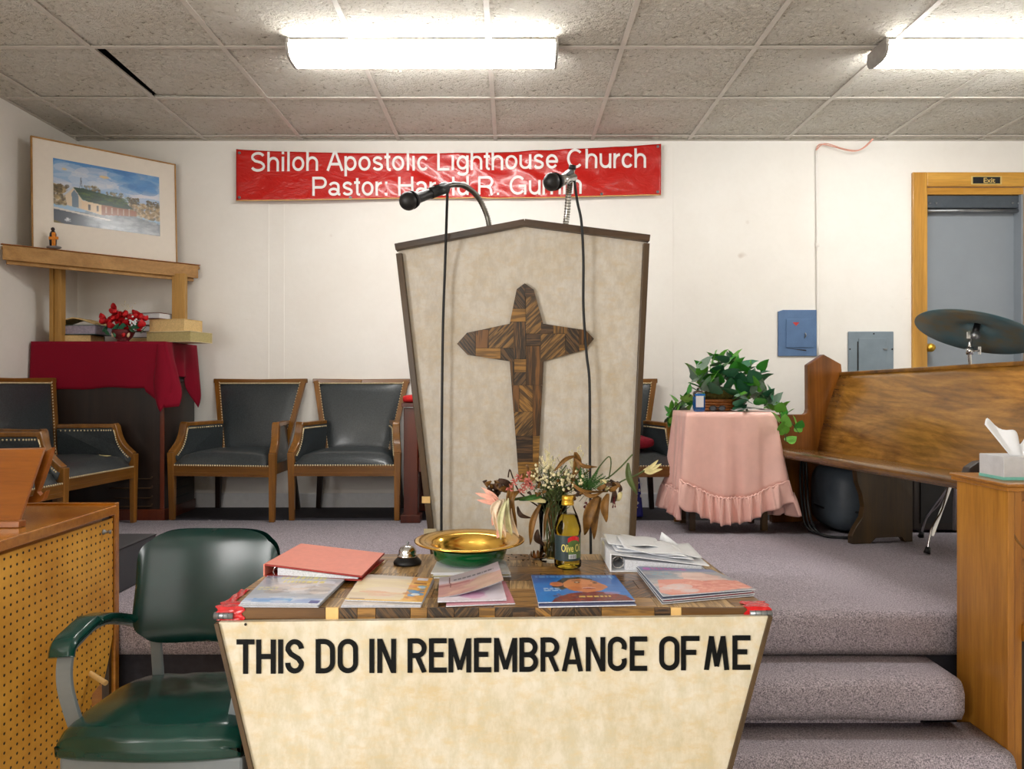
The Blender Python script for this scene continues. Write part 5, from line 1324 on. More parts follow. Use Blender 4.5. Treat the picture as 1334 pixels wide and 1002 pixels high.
for s in (-1, 1):
    m = MB(); m.prism([c+Vector((s*.024+.017*math.cos(k*.5236), .003, .016+.012*math.sin(k*.5236))) for k in range(12)], (0, .001, 0)); m.build('lens', M['doordark'], t)
    m = MB(); m.tube([c+Vector((s*.044,.004,.018)), c+Vector((s*.03,.05,.006)), c+Vector((-s*.02,.055,.004))], .0022, 6); m.build('temple', M['black'], t)
t = thing('papers', 'crumpled white papers under the ivy leaves on the pink table', 'paper', P(975, 535, 4.0))
c = P(977, 535, 4.0); c.z = pz+.006
m = MB(); m.grid(lambda u, v: Vector((c.x-.10+.2*u, 3.945+.13*v, pz+.012+max(0, .012*math.sin(u*3.1)+.008*mnoise.noise(Vector((u*6,v*5,1)))))), 20, 10, smooth=False); m.build('sheet', M['white_paper'], t, solid=.0008)

# ================================================================== CORNER: CABINET WITH RED CLOTH, SHELF, PICTURE
kx0, kx1, kyf, kyb, kz = -2.715, -1.985, 4.28, 4.70, 1.473
t = thing('tall_cabinet', 'dark wooden speaker cabinet with louvres beneath the crimson cloth', 'cabinet', (-2.35, 4.5, ZP))
m = MB(); m.box(kx0, kx1, kyf, kyb, ZP+.02, kz); m.build('body', M['ebony'], t, bevel=.008)
m = MB(); m.box(kx0-.004, kx1+.006, kyf-.012, kyb, ZP-.012, ZP+.06); m.build('plinth', M['mahog'], t, bevel=.004)
m = MB(); m.box(kx1-.02, kx1+.004, kyf-.006, kyf+.002, ZP+.06, kz-.01); m.build('corner_strip', M['mahog'], t, bevel=.002)
for k, py in enumerate((624, 636, 649, 660)):
    z = P(0, py, kyf).z; xa = P(150 - 6*(k%2), 0, kyf).x; xb = P(199, 0, kyf).x
    m = MB(); m.tube(smooth_path([(xa, kyf-.004, z), (xb-.03, kyf-.004, z), (xb-.008, kyf-.004, z+.004), (xb, kyf-.004, z+.014)], 3), .0045, 6); m.build('louvre', M['walnut'], t)
for k, py in enumerate((496, 509)):
    z = P(0, py, 4.4).z
    m = MB(); m.ell((kx1+.002, 4.44, z), .008, .085, .016, .6, .6, 16, 8); m.build('side_vent', M['black'], t)
for k in range(3):
    z = ZP+.10+.05*k
    m = MB(); m.box(kx1-.002, kx1+.003, 4.35, 4.62, z, z+.012); m.build('side_vent', M['black'], t)
t = thing('red_cloth', 'crimson cloth draped over the tall dark corner cabinet', 'cloth', (-2.35, 4.45, kz))
co = .012
CL = [(-2.735, 4.69), (-2.735, kyf-co), (kx1+co, kyf-co), (kx1+co, 4.69)]
segs = [(CL[0], CL[1]), (CL[1], CL[2]), (CL[2], CL[3])]
def redpt(u, v):
    # u 0..3: left side, front, right side
    i = min(int(u), 2); f = u-i
    a, b = Vector(segs[i][0]), Vector(segs[i][1]); p = a.lerp(b, f)
    nrm = [Vector((-1,0)), Vector((0,-1)), Vector((1,0))][i]
    if i == 0: L = .42 + .08*f
    elif i == 1:
        L = .268 + .006*math.sin(f*7) + .003*math.sin(f*19)
        if f < .06: L = .50 - (f/.06)*.205
        if f > .86: L = .285 + (f-.86)/.14*.10
    else:
        L = .37 - f*1.1 if f < .16 else (.194 + .02*(f-.16) if f < .62 else .204 + (f-.62)*.80)
        if f > .85: L = .388-(f-.85)*.9
    out = .0
    if i == 1: out = .010*v*math.sin(f*9+1) + (.05*v*max(0, (f-.86)/.14)**1.2) + (.02*v*max(0, 1-f/.06))
    if i == 2: out = .075*v*math.exp(-(f/.16)**2) + .02*v*math.sin(f*16) + .035*v*max(0, (f-.6)) * 2
    if i == 0: nrm = Vector((0, -1)); out = .0
    z = kz+.006 - L*v
    q = p + nrm*out
    if i == 1 and f > .86: q.x += .03*v*(f-.86)/.14
    if i == 1: q.x += .0
    if i == 2: q.x += .004
    return Vector((max(q.x, XL+.004), q.y, z))
m = MB(); m.grid(lambda a, v: redpt(a*3, v), 240, 16)
m.add([(CL[0][0], CL[0][1], kz+.006), (CL[1][0], CL[1][1], kz+.006), (CL[2][0], CL[2][1], kz+.006), (CL[3][0], CL[3][1], kz+.006)], [(0,1,2,3)])
m.build('cloth_drape', M['redfab'], t, solid=.0015)
def foldf(u, v):   # extra fold standing off the near right corner
    a = Vector((kx1+.0, kyf-.014, kz+.004)); w_ = .03+.16*v*(1-.55*max(0, v-.7)/.3)
    return a + Vector((-.01+ w_*(u-.35)*.75, -.012 - .03*v*math.sin(u*math.pi), -.40*v*(1-.35*abs(u-.55))))
m = MB(); m.grid(foldf, 16, 16); m.build('corner_fold', M['redfab'], t, solid=.0015)

# corner shelf
sh = thing('corner_shelf', 'yellow pine corner shelf on posts in the left corner', 'shelf', (-2.5, 4.5, 1.93))
A = Vector((-2.70, 4.03)); B = Vector((-1.975, 4.71)); szt = 1.975
m = MB(); m.prism([(XL+.002, A.y+.01, szt-.012), (B.x, B.y+.0, szt-.012), (B.x, YW-.002, szt-.012), (XL+.002, YW-.002, szt-.012)], (0,0,.018)); m.build('shelf_board', M['pine_h'], sh)
dAB = (B-A).normalized(); nAB = Vector((dAB.y, -dAB.x))
a3 = Vector((A.x, A.y, 0)) - Vector((dAB.x, dAB.y, 0))*.03; b3 = Vector((B.x, B.y, 0)); n3 = Vector((nAB.x, nAB.y, 0))
def board(p, q, off, th, z0, z1, nm, mat):
    m = MB(); o1 = n3*off; o2 = n3*(off+th)
    m.hexa([p+o1+Vector((0,0,z0)), q+o1+Vector((0,0,z0)), q+o2+Vector((0,0,z0)), p+o2+Vector((0,0,z0))], [p+o1+Vector((0,0,z1)), q+o1+Vector((0,0,z1)), q+o2+Vector((0,0,z1)), p+o2+Vector((0,0,z1))]); return m.build(nm, mat, sh, bevel=.002)
board(a3, b3, .0, .018, szt-.075, szt+.004, 'front_board', M['pine_h'])
board(a3+Vector((dAB.x,dAB.y,0))*.02, b3-Vector((dAB.x,dAB.y,0))*.02, -.02, .018, szt-.095, szt-.055, 'under_board', M['pine_h'])
board(a3-Vector((dAB.x,dAB.y,0))*.008, b3+Vector((dAB.x,dAB.y,0))*.012, -.01, .034, szt+.005, szt+.010, 'top_edge', M['wicker'])
m = MB(); m.box(-2.622, -2.582, 4.30, 4.345, kz+.008, szt-.06); m.build('post', M['pine'], sh, bevel=.002)
m = MB(); m.box(-2.645, -2.623, 4.29, 4.35, kz+.008, szt-.06); m.build('post', M['pine'], sh, bevel=.002)
m = MB(); m.box(-2.085, -2.005, 4.60, 4.64, kz+.008, szt-.06); m.build('post', M['pine'], sh, bevel=.002)

# framed picture, leaning in the corner on the shelf
FP = thing('framed_picture', 'framed watercolour of a church with green roof on the corner shelf', 'picture', (-2.35, 4.4, szt+.01))
fa = Vector((-2.645, 4.135, szt+.0105)); fb = Vector((-2.085, 4.675, szt+.0105)); fh = .628
du = (fb-fa); Lw = du.length; du.normalize(); nn_ = Vector((du.y, -du.x, 0)); upv = (Vector((0,0,1)) - nn_*.05).normalized()
def fr(u, v, d=0): return fa + du*(Lw*u) + upv*(fh*v) + nn_*d
m = MB(); m.prism([fr(0,0,-.012), fr(1,0,-.012), fr(1,1,-.012), fr(0,1,-.012)], nn_*.010); m.build('backing', M['palewood'], FP)
m = MB(); m.prism([fr(.006,.006,-.0018), fr(.994,.006,-.0018), fr(.994,.994,-.0018), fr(.006,.994,-.0018)], nn_*.0028); m.build('mat_board', plain('mat_board', (232,224,212), .6, var=.02), FP)
for (u0, v0, u1, v1) in ((0,0,1,.012),(0,.988,1,1),(0,.0,.009,1),(.991,0,1,1)):
    m = MB(); m.prism([fr(u0,v0,-.012), fr(u1,v0,-.012), fr(u1,v1,-.012), fr(u0,v1,-.012)], nn_*.020); m.build('frame_edge', M['pine_h'], FP)
cv = Canvas(220, 130, (150,185,215))
cv.grad(1, .3, (78,138,200), (214,214,222))
cv.blobs(90, 0, .45, 1, .95, .02, .12, [(220,222,232),(200,214,232),(96,150,206),(232,222,226)], .45, 1.8, 3)
cv.blobs(40, .6, .7, 1, 1, .02, .08, [(66,124,190),(90,150,210)], .5, 1.6, 4)
cv.blobs(260, 0, .30, .13, .60, .008, .03, [(176,150,104),(120,100,64),(70,60,40),(200,180,140)], .6, .7, 5)
cv.blobs(380, .70, .26, 1, .50, .008, .03, [(196,164,116),(140,112,70),(90,76,52),(214,190,150)], .6, .7, 6)
cv.blobs(120, .27, .48, .42, .66, .006, .02, [(150,126,80),(90,78,50)], .6, .7, 8); cv.blobs(120, .48, .46, .64, .62, .006, .02, [(150,126,80),(80,74,50)], .6, .7, 9)
for x, y, rx, ry in ((.03,.55,.05,.06),(.74,.53,.06,.05),(.93,.52,.06,.05)): cv.blobs(90, x-rx, y-ry, x+rx, y+ry, .005, .018, [(70,60,36),(100,84,50)], .7, .7, int(x*100))
cv.poly([(0,.0),(1,.0),(1,.20),(.72,.28),(.5,.22),(.0,.22)], (112,120,130)); cv.poly([(.0,.13),(.0,.22),(.2,.19),(.5,.05),(.42,.0),(0,.0)], (72,80,94))
cv.blobs(160, .3, .0, 1, .26, .008, .03, [(150,158,166),(90,98,108),(180,184,190)], .45, 2, 12)
cv.poly([(0,.25),(0,.22),(.5,.145),(.54,.16)], (208,202,196)); cv.poly([(0,0),(.1,0),(.0,.045)], (120,104,56))
cv.poly([(.175,.60),(.27,.605),(.62,.53),(.74,.39),(.66,.375),(.36,.385),(.26,.42)], (34,66,46)); cv.blobs(160, .24, .42, .68, .56, .006, .02, [(44,84,50),(24,48,34),(90,110,40)], .5, 2, 13)
cv.poly([(.10,.47),(.175,.60),(.25,.43),(.25,.27),(.12,.30)], (214,196,170)); cv.poly([(.16,.50),(.185,.56),(.22,.49),(.225,.28),(.165,.29)], (104,124,142)); cv.poly([(.08,.46),(.175,.61),(.18,.585),(.10,.45)], (190,196,206))
cv.poly([(.25,.43),(.26,.41),(.43,.385),(.43,.22),(.25,.27)], (222,196,160)); cv.poly([(.43,.385),(.68,.375),(.77,.36),(.77,.28),(.43,.22)], (150,92,62))
for x in (.31, .385): cv.rect(x, .27, x+.02, .36, (70,64,60))
for k in range(5): cv.rect(.47+.055*k, .265, .48+.055*k, .36, (206,190,170), .8)
cv.rect(.244, .62, .248, .78, (86,96,120)); cv.poly([(.232,.60),(.246,.80),(.262,.60),(.258,.60),(.246,.74),(.236,.60)], (110,118,136)); cv.ell(.10, .86, .022, .018, (214,196,160)); cv.ell(.46, .84, .045, .022, (222,200,156)); cv.blobs(14, .1, .05, .16, .1, .005, .012, [(240,244,250)], .8, 1.2, 14)
cv.poly([(.12,.86),(.55,.78),(.56,.775),(.12,.85)], (206,214,226), .7)
U0, U1 = .138, .872; V0, V1 = .255, .838
printed('painting', cv, lambda u, v: fr(U0+(U1-U0)*u, V0+(V1-V0)*v - .0*u, .0022), FP, M['print'])
# figurine
fc = P(70, 323, 4.12); fc.z = szt+.0105; fc.x = -2.545; fc.y=4.13-.03
fc = Vector((-2.535, 4.155, szt+.0105))
t = thing('figurine', 'tiny figurine of a dark-robed person with an orange cross on the shelf', 'figurine', tuple(fc))
m = MB(); m.ell(fc+Vector((0,0,.008)), .04, .025, .0075, .6, 1, 16, 8); m.build('base', M['grayish'], t)
m = MB(); m.lathe([(.0,.014),(.016,.014),(.019,.05),(.016,.085),(.010,.098),(0,.10)], fc+Vector((-.008,.004,0)), 12); m.ell(fc+Vector((-.006,.0,.108)), .010,.010,.0115, nu=10, nv=8); m.build('figure', M['skin'], t)
m = MB(); m.box(fc.x-.001, fc.x+.017, fc.y-.02, fc.y-.012, fc.z+.014, fc.z+.088); m.box(fc.x-.018, fc.x+.034, fc.y-.021, fc.y-.013, fc.z+.048, fc.z+.064); m.build('cross', M['orangec'], t, bevel=.002)

# books
def book(name, label, c, w_, d_, h_, rz, cover, pages, group=None, open_=None, overhang=.003):
    t = thing(name, label, 'book', tuple(c), group)
    Mz = Matrix.Rotation(rz, 3, 'Z')
    def bx_(x0, x1, y0, y1, z0, z1, nm, mat, bev=0):
        m = MB(); m.box(x0, x1, y0, y1, z0, z1); m.v = [tuple(Vector(c) + Mz @ Vector(p)) for p in m.v]; return m.build(nm, mat, t, bevel=bev)
    bx_(-w_/2, w_/2, -d_/2, d_/2, .0, .003, 'cover', cover); bx_(-w_/2, w_/2, -d_/2, d_/2, h_-.003, h_, 'cover', cover)
    bx_(-w_/2+overhang, w_/2-overhang, -d_/2+overhang, d_/2-.002, .003, h_-.003, 'pages', pages)
    bx_(-w_/2, w_/2, d_/2-.002, d_/2+.001, 0, h_, 'spine', cover); return t
bz = kz+.008
X = lambda px, Y: (px-CX)/F*Y
book('book', 'open-edged yellowed book at the bottom of the left pile on the cloth', (X(96,4.37), 4.42, bz), .22, .17, .042, R(4), M['bookblack'], M['old_page'])
book('book', 'thick grey-paged book in the middle of the left pile', (X(101,4.37), 4.42, bz+.0425), .26, .17, .055, R(-3), M['bookteal'], M['silverpages'])
t = thing('open_book', 'worn brown book lying open face-down atop the left pile', 'book', (X(101,4.4), 4.42, bz+.098))
c = Vector((X(102,4.4), 4.42, bz+.099))
def ob(u, v):
    s = 2*u-1; return c + Vector((.125*s, -.08+.16*v, .006 + .034*(1-abs(s)**1.3)+.003*math.sin(v*20+s*3)))
m = MB(); m.grid(ob, 24, 8); m.build('pages', M['old_page'], t, solid=.006)
book('book', 'upright cream notebook against the wall behind the left pile', (X(70,4.5), 4.52, bz), .06, .12, .10, R(5), M['bookcream'], M['old_page'])
yy = 4.605; zz = bz
book('book', 'yellow-edged book at the bottom of the dark pile behind the flowers', (X(190,yy), yy, zz), .26, .17, .036, R(3), M['bookcream'], M['old_page']); zz += .037
for k, (w_, h_, cvr, dx, lb) in enumerate([(.19,.036,'bookblack',.0,'lowest black book of the dark pile behind the red flowers'), (.19,.038,'bookblack',-.004,'second black book up in the dark pile behind the red flowers'), (.195,.038,'bookred',.002,'dark red book second from top of the pile behind the flowers'), (.21,.036,'bookred',.014,'topmost dark red book of the pile behind the flowers')]):
    book('book', lb, (X(196,yy)+dx, yy, zz), w_, .15, h_, R(-12 if k == 3 else -4), M[cvr], M['white_paper'], 'dark books piled behind the flowers'); zz += h_+.0005
book('book', 'thick olive-edged book overhanging the right end of the red cloth', (X(231,4.42), 4.45, bz), .30, .20, .062, R(-14), M['bookcream'], M['olive_book'])
book('book', 'yellowed thick book resting on top of the olive-edged book', (X(226,4.42), 4.45, bz+.0625), .235, .17, .072, R(-12), M['old_page'], M['old_page'])

# red flower basket
rb = thing('flower_basket', 'small colourful vase of red silk roses on the crimson cloth', 'flowers', (X(160,4.34), 4.35, bz))
c = Vector((X(160,4.34), 4.345, bz))
m = MB(); m.lathe([(0,0),(.035,0),(.03,.008),(.05,.03),(.062,.055),(.058,.07),(.052,.07),(.055,.05),(0,.02)], c, 24); m.build('vase', M['bookred'], rb)
for k, mt in ((-2,'bookcream'),(-1,'greenleaf3'),(1,'rose'),(2,'bookcream')):
    a_ = R(-90+28*k); m = MB(); m.ell(c+Vector((.052*math.cos(a_), .052*math.sin(a_), .042)), .011,.008,.018, nu=8, nv=6); m.build('painted_petal', M[mt], rb)
rose_me = None
for (px, py, s) in [(136,420,1),(132,416,.8),(142,427,.9),(148,408,.9),(152,414,1),(158,418,1),(154,424,.9),(162,412,.9),(168,416,.8),(175,411,.8),(182,416,.9),(186,424,1),(180,430,1),(172,422,.8),(166,426,.8),(190,418,.7),(146,402,.7)] + [(rr.gauss(160,13), rr.gauss(419,6), .75) for _ in range(14)]:
    p = P(px, py-3, 4.33+rr.uniform(-.03,.04))
    if rose_me is None:
        m = MB()
        for k in range(9):
            a_ = k*2.4; r_ = .006+.0022*k
            def pet(u, v, a_=a_, r_=r_):
                th = a_+(u-.5)*1.9; z = -.012+.03*v; rad = r_*(.5+.75*math.sin(v*1.7))
                return Vector((rad*math.cos(th), rad*math.sin(th), z - (.004*k/9) + .004*math.sin(u*math.pi)*v))
            m.grid(pet, 6, 4)
        m.ell((0,0,-.004), .014,.014,.012, nu=10, nv=6)
        o = m.build('rose', M['rose'], rb); rose_me = o.data; o.location = p-c
        rose_me.transform(Matrix.Translation(c)) if False else None
        for v in rose_me.vertices: v.co += c
    else:
        o = bpy.data.objects.new('rose', rose_me); C.objects.link(o); o.parent = rb
    o.location = p-c; o.scale = (s*1.0,)*3; o.rotation_euler = (R(rr.uniform(10,70)), R(rr.uniform(-40,40)), rr.uniform(0,6))
for (px, py) in [(136,432),(150,430),(160,430),(172,432),(184,434),(140,436),(176,428)]:
    leaf(rb, P(px, py, 4.32), .045, rr.uniform(-2,2)+math.pi, R(60), 0, LM[2])
m = MB()
for k in range(30):
    p = P(rr.gauss(162,6), rr.gauss(403,6), 4.35); m.ell(p, .003,.003,.003, nu=5, nv=4)
    if k % 3 == 0: m.tube([c+Vector((0,0,.06)), p], .0007, 4)
tag(m.build('baby_breath', M['bookcream'], rb), kind='stuff')
m = MB()
for k in range(14):
    p = P(rr.gauss(174,3), rr.gauss(419,3), 4.29); m.ell(p, .006,.006,.006, nu=6, nv=5)
tag(m.build('white_blossom', M['white_paper'], rb), kind='stuff')
# ================================================================== THINGS ON THE COMMUNION TABLE
def quad_slab(parent, name, c4, z0, z1, mat, curl=None, n=1, solid=None):   # c4 = FL FR BR BL in plan
    p = [Vector((q.x, q.y, 0)) for q in c4]; m = MB()
    m.hexa([v+Vector((0,0,z0)) for v in p], [v+Vector((0,0,z1)) for v in p]); return m.build(name, mat, parent)
def bil(c4, u, v, z): q = (c4[0]*(1-u)+c4[1]*u)*(1-v)+(c4[3]*(1-u)+c4[2]*u)*v; return Vector((q.x, q.y, z))
def magazine(label, px4, zb, th, cv, group=None, curl=0, spine='left', pagemat='page_edge'):
    z1 = zb+th; c4 = [T(a, b, z1) for a, b in px4]; cen = sum(c4, Vector())/4
    t = thing('magazine', label, 'magazine', (cen.x, cen.y, zb), group)
    hgt = lambda u, v: curl*(max(0, u-.55)/.45)**2*(1-.2*v) if curl else 0
    m = MB()
    def side(u, v, k): q = bil(c4, u, v, 0); q.z = zb+.0006+(th-.0014)*k + hgt(u, v)*(.4+.6*k); return q
    nn = 10
    for i in range(nn):
        a, b = i/nn, (i+1)/nn
        m.hexa([side(a,.006,0), side(b,.006,0), side(b,.994,0), side(a,.994,0)], [side(a,.006,1), side(b,.006,1), side(b,.994,1), side(a,.994,1)])
    m.build('pages', M[pagemat], t, weld=True)
    printed('cover', cv, lambda u, v: bil(c4, u, v, z1-.0004+hgt(u, v)+.0012*math.sin(u*3.14)*math.sin(v*3.1)), t)
    return t
z0 = ZT+.0006
# ---- left stack: silvery blue magazine on top of three others
def plaincv(c, seed=1, w=40, h=30, n=30):
    k = Canvas(w, h, c); k.blobs(n, 0, 0, 1, 1, .05, .2, [tuple(min(255, x*f) for x in c) for f in (.8,1.1,1.2)], .4, 1.5, seed); return k
for k, (dx, col, lb) in enumerate([(0,(170,176,190),'bottom magazine of the left front stack by the taped corner'), (-1.5,(196,200,208),'second magazine up in the left front stack'), (1,(190,200,220),'third magazine up in the left front stack')]):
    magazine(lb, [(312+dx,790-k*1.6),(414.5+dx,790.5-k*1.6),(452+dx,754-k*1.5),(350+dx,751-k*1.4)], z0+.0031*k, .003, plaincv(col, k+1), 'magazines stacked at the front left of the table')
cv = Canvas(120, 90, (176,182,196))
cv.blobs(90, 0, .3, 1, 1, .04, .14, [(160,164,176),(196,200,210),(210,200,196),(150,156,172)], .5, 1.6, 2)
cv.blobs(70, .25, .35, .9, .75, .02, .08, [(226,226,236),(206,196,190),(232,216,206),(150,140,140)], .6, 1.8, 3)
cv.text_rows(.22, .80, .78, .98, 1, (226,216,110), .9, 3, 1.0); cv.text_rows(.28, .68, .80, .78, 1, (226,212,110), .85, 4, 1.0); cv.text_rows(.05, .42, .30, .55, 2, (222,214,130), .8, 5)
cv.rect(0, 0, 1, .16, (190,206,232)); cv.rect(.12, .04, .62, .16, (90,160,222), .8); cv.blobs(30, 0, 0, 1, .2, .02, .05, [(240,240,246),(120,150,210)], .4, 3, 6); cv.rect(.86,.0,.98,.10,(60,70,150)); cv.rect(0,.9,.4,1,(170,160,200),.5)
magazine('silver-blue magazine with yellow lettering, topmost at the front left', [(313,785),(416,786),(452.5,751),(350,748.5)], z0+.0095, .003, cv, 'magazines stacked at the front left of the table')
# ---- coral binder
fl, frr, brr, bll = T(345,735,.800), T(471,750.5,.782), T(500.5,720.5,.783), T(393.5,708,.802)
t = thing('ring_binder', 'coral pink ring binder lying shut behind the left magazine stack', 'binder', tuple(((fl+brr)/2).xy)+(ZT,))
zbf = z0+.0128
def plane_z(p, z): return Vector((p.x, p.y, z))
m = MB(); m.hexa([fl-Vector((0,0,.003)), frr-Vector((0,0,.003)), brr-Vector((0,0,.003)), bll-Vector((0,0,.003))], [fl, frr, brr, bll]); m.build('cover', [M['coral']], t, bevel=.001)
bfl, bfr, bbr, bbl = plane_z(fl, ZT+.013), plane_z(frr, ZT+.013), plane_z(brr, ZT+.006), plane_z(bll, ZT+.006)
m = MB(); m.hexa([q-Vector((0,0,.003)) for q in (bfl, bfr, bbr, bbl)], [bfl, bfr, bbr, bbl]); m.build('back_cover', M['coral_edge'], t)
m = MB(); m.hexa([bfl-Vector((.004,0,.002)), bfl+Vector((0,0,-.002)), bbl, bbl-Vector((.004,0,0))], [fl-Vector((.004,0,0)), fl, bll, bll-Vector((.004,0,0))]); m.build('spine', M['coral'], t, bevel=.001)
m = MB(); e = Vector((.0004,-.0006,0)); m.hexa([fl+e-Vector((0,0,.0035)), frr+e-Vector((0,0,.0035)), frr+Vector((0,.002,-.0035)), fl+Vector((0,.002,-.0035))], [fl+e+Vector((0,0,.0004)), frr+e+Vector((0,0,.0004)), frr+Vector((0,.001,.0004)), fl+Vector((0,.001,.0004))]); m.build('red_edge', M['coral_edge'], t)
m = MB(); e2 = Vector((.001,0,0)); m.hexa([frr-Vector((0,0,.0035)), frr+e2-Vector((0,0,.0035)), brr+e2-Vector((0,0,.0035)), brr-Vector((0,0,.0035))], [frr+Vector((0,0,.0004)), frr+e2+Vector((0,0,.0004)), brr+e2+Vector((0,0,.0004)), brr+Vector((0,0,.0004))]); m.build('red_edge', M['coral_edge'], t)
m = MB(); q = [fl.lerp(frr, .13), frr.lerp(fl, .04), brr.lerp(bll, .05), bll.lerp(brr, .13)]
m.hexa([Vector((p.x, p.y+(.004 if i < 2 else -.004), ZT+.0135)) for i, p in enumerate(q)], [Vector((p.x, p.y+(.004 if i < 2 else -.004), p.z-.006)) for i, p in enumerate(q)]); m.build('sheets', M['page_edge'], t)
for k in (0, .5, 1):
    p = fl.lerp(bll, .04+.9*k)+Vector((.03,0,-.02)); m = MB(); m.tube([p+Vector((.014*math.cos(a_*.628), 0, .014*math.sin(a_*.628))) for a_ in range(11)], .0018, 6); m.build('ring', M['chrome'], t)
# ---- yellow stack
for k, (lb, c) in enumerate([('bottom magazine of the yellow stack in front of the bell',(190,184,200)), ('middle magazine of the yellow stack in front of the bell',(206,196,190))]):
    magazine(lb, [(444+k,790-2*k),(548,790-2*k),(566-k,756-2*k),(470,750-k)], z0+.0036*k, .0034, plaincv(c, k+5), 'magazines stacked in front of the bell')
cv = Canvas(120, 80, (226,200,150))
cv.blobs(80, 0, 0, .8, 1, .03, .12, [(232,214,170),(214,190,150),(226,206,196),(238,222,180)], .5, 3.5, 7); cv.grad(1, .86, (196,184,176), (206,192,170))
cv.rect(.74, .0, 1, 1, (216,152,44)); cv.blobs(40, .74, 0, 1, 1, .02, .06, [(240,180,60),(190,110,30),(250,200,90)], .6, 1.5, 8); cv.rect(.80,.86,.95,.98,(214,214,226)); cv.rect(.78,.70,.96,.76,(150,90,30))
cv.blobs(14, .76, .22, .95, .62, .03, .06, [(60,140,206),(70,170,90),(240,240,240),(226,120,40),(40,110,190)], .95, 1.2, 9); cv.rect(0,0,1,.05,(232,188,90)); cv.rect(.05,.05,.25,.08,(120,100,110)); cv.blobs(6, .3,.15,.7,.4,.02,.04,[(226,150,110)],.5,5,4)
magazine('yellow magazine with orange strip and coloured toys printed on its right side', [(449,781),(549.5,784.5),(564,753),(473,747.5)], z0+.0073, .0034, cv, 'magazines stacked in front of the bell')
# ---- desk bell
bc = T(529.5, 737, ZT); bc.y += .02
t = thing('desk_bell', 'chrome desk bell with black base on the communion table', 'bell', tuple(bc))
m = MB(); m.lathe([(0,.0003),(.036,.0003),(.037,.005),(.034,.010),(.026,.018),(0,.018)], bc, 32); m.build('base', M['black'], t)
m = MB(); m.lathe([(.0265,.0185),(.0262,.024),(.0225,.027),(.0235,.034),(.019,.043),(.010,.048),(0,.049)], bc, 32); m.build('dome', M['chrome'], t)
m = MB(); m.tube([bc+Vector((0,0,.048)), bc+Vector((0,0,.053))], .002, 8); m.ell(bc+Vector((0,0,.0555)), .0042,.0042,.0042, nu=12, nv=8); m.build('button', M['tin'], t)
# ---- papers under the bowl and the offering bowl
c4 = [T(563,752,ZT+.004), T(664,750,ZT+.004), T(657,733,ZT+.004), T(572,734,ZT+.004)]
for k in range(4):
    t = thing('leaflet', ['lowest', 'second lowest', 'second highest', 'topmost'][k]+' white folded leaflet in the pile under the brass bowl', 'leaflet', tuple(((c4[0]+c4[2])/2).xy)+(z0+.0035*k,), 'leaflets under the offering bowl')
    o = [rr.uniform(-.004, .004) for _ in range(2)]
    m = MB()
    for s in (0, 1):
        m.hexa([q+Vector((o[0], o[1], -q.z+z0+.0035*k+.0016*s)) for q in c4], [q+Vector((o[0], o[1], -q.z+z0+.0035*k+.0013+.0016*s)) for q in c4])
    tag(m.build('sheets', M['white_paper'] if k != 1 else M['lilycream'], t, bevel=.0006), kind='stuff')
bw = T(609, 744, ZT+.015); bw.y += .095; bw.z = z0+.0142
bwl = thing('offering_bowl', 'wide rimmed polished brass offering bowl with a green reflection coloured into its underside', 'bowl', tuple(bw))
rim_z = .053
m = MB(); m.lathe([(0,.006),(.075,.006),(.088,.012),(.094,.03),(.099,.045),(.106,.0495),(.136,.0545),(.141,.0555),(.142,.058),(.138,.0595),(.106,.0535),(.096,.050),(.0,.050)][:10] + [(.112,.0545),(.104,.0525),(.096,.047),(.091,.032),(.085,.0145),(.073,.0085),(0,.0085)], bw, 64); m.build('brass_dish', M['brass'], bwl)
m = MB(); m.lathe([(0,0),(.068,0),(.076,.004),(.0893,.0112),(.0952,.03),(.0985,.0415),(.0995,.042)], bw, 64, cap=False); m.build('reflection_shell', M['greenreflection'], bwl)
# ---- pink magazines in front of the bowl
magazine('bottom white-edged magazine of the pink pile in front of the bowl', [(581,789),(671,785.5),(658,757),(586,757)], z0, .004, plaincv((190,120,136), 3), 'magazines piled in front of the bowl')
cv = Canvas(60, 60, (226,216,228)); cv.blobs(16, .1, .1, .6, .5, .05, .14, [(206,120,170),(222,160,196),(180,90,150)], .4, 1.6, 3)
magazine('white magazine with a pink bloom in the middle of the pile before the bowl', [(570,783),(660,780.5),(652,752),(574,752)], z0+.0045, .0045, cv, 'magazines piled in front of the bowl')
cv = Canvas(120, 60, (196,150,158))
cv.rect(0,.55,1,1,(206,192,206)); cv.blobs(60, 0, .0, 1, .55, .04, .12, [(190,130,140),(206,160,150),(176,120,124),(216,180,160)], .5, 2, 5); cv.blobs(30, .5,.0,1,.6,.04,.1,[(190,160,140),(206,176,160)],.5,2,6); cv.rect(0,.48,.5,.56,(160,90,100),.7); cv.text_rows(.24,.66,.9,.82,1,(90,84,100),.8,5,.5); cv.rect(.17,.60,.185,.92,(110,50,60)); cv.rect(.185,.40,.2,.62,(120,60,70))
za = z0+.0095
q0, q1, q2, q3 = T(570.5,779,za), T(656,756,ZT+.032), T(648.5,731.7,ZT+.036), T(572.5,752.5,za+.001)
t = thing('pamphlet', 'pink and lilac pamphlet curling up at the right, atop the pile by the bowl', 'pamphlet', tuple(q0.lerp(q2,.5)))
def pf(u, v, o=0):
    k = u**1.6; a = q0.lerp(q1, u); b = q3.lerp(q2, u); p = a.lerp(b, v); zl = (za+.0006) + (q1.z-za)*k + (q2.z-q1.z)*k*v; return Vector((p.x, p.y - .006*math.sin(u*3.14)*(1-v), zl+o))
printed('cover', cv, pf, t)
m = MB(); m.grid(lambda u, v: pf(u, v, -.0012), 24, 6); m.build('inner_page', M['page_edge'], t, solid=.0006)
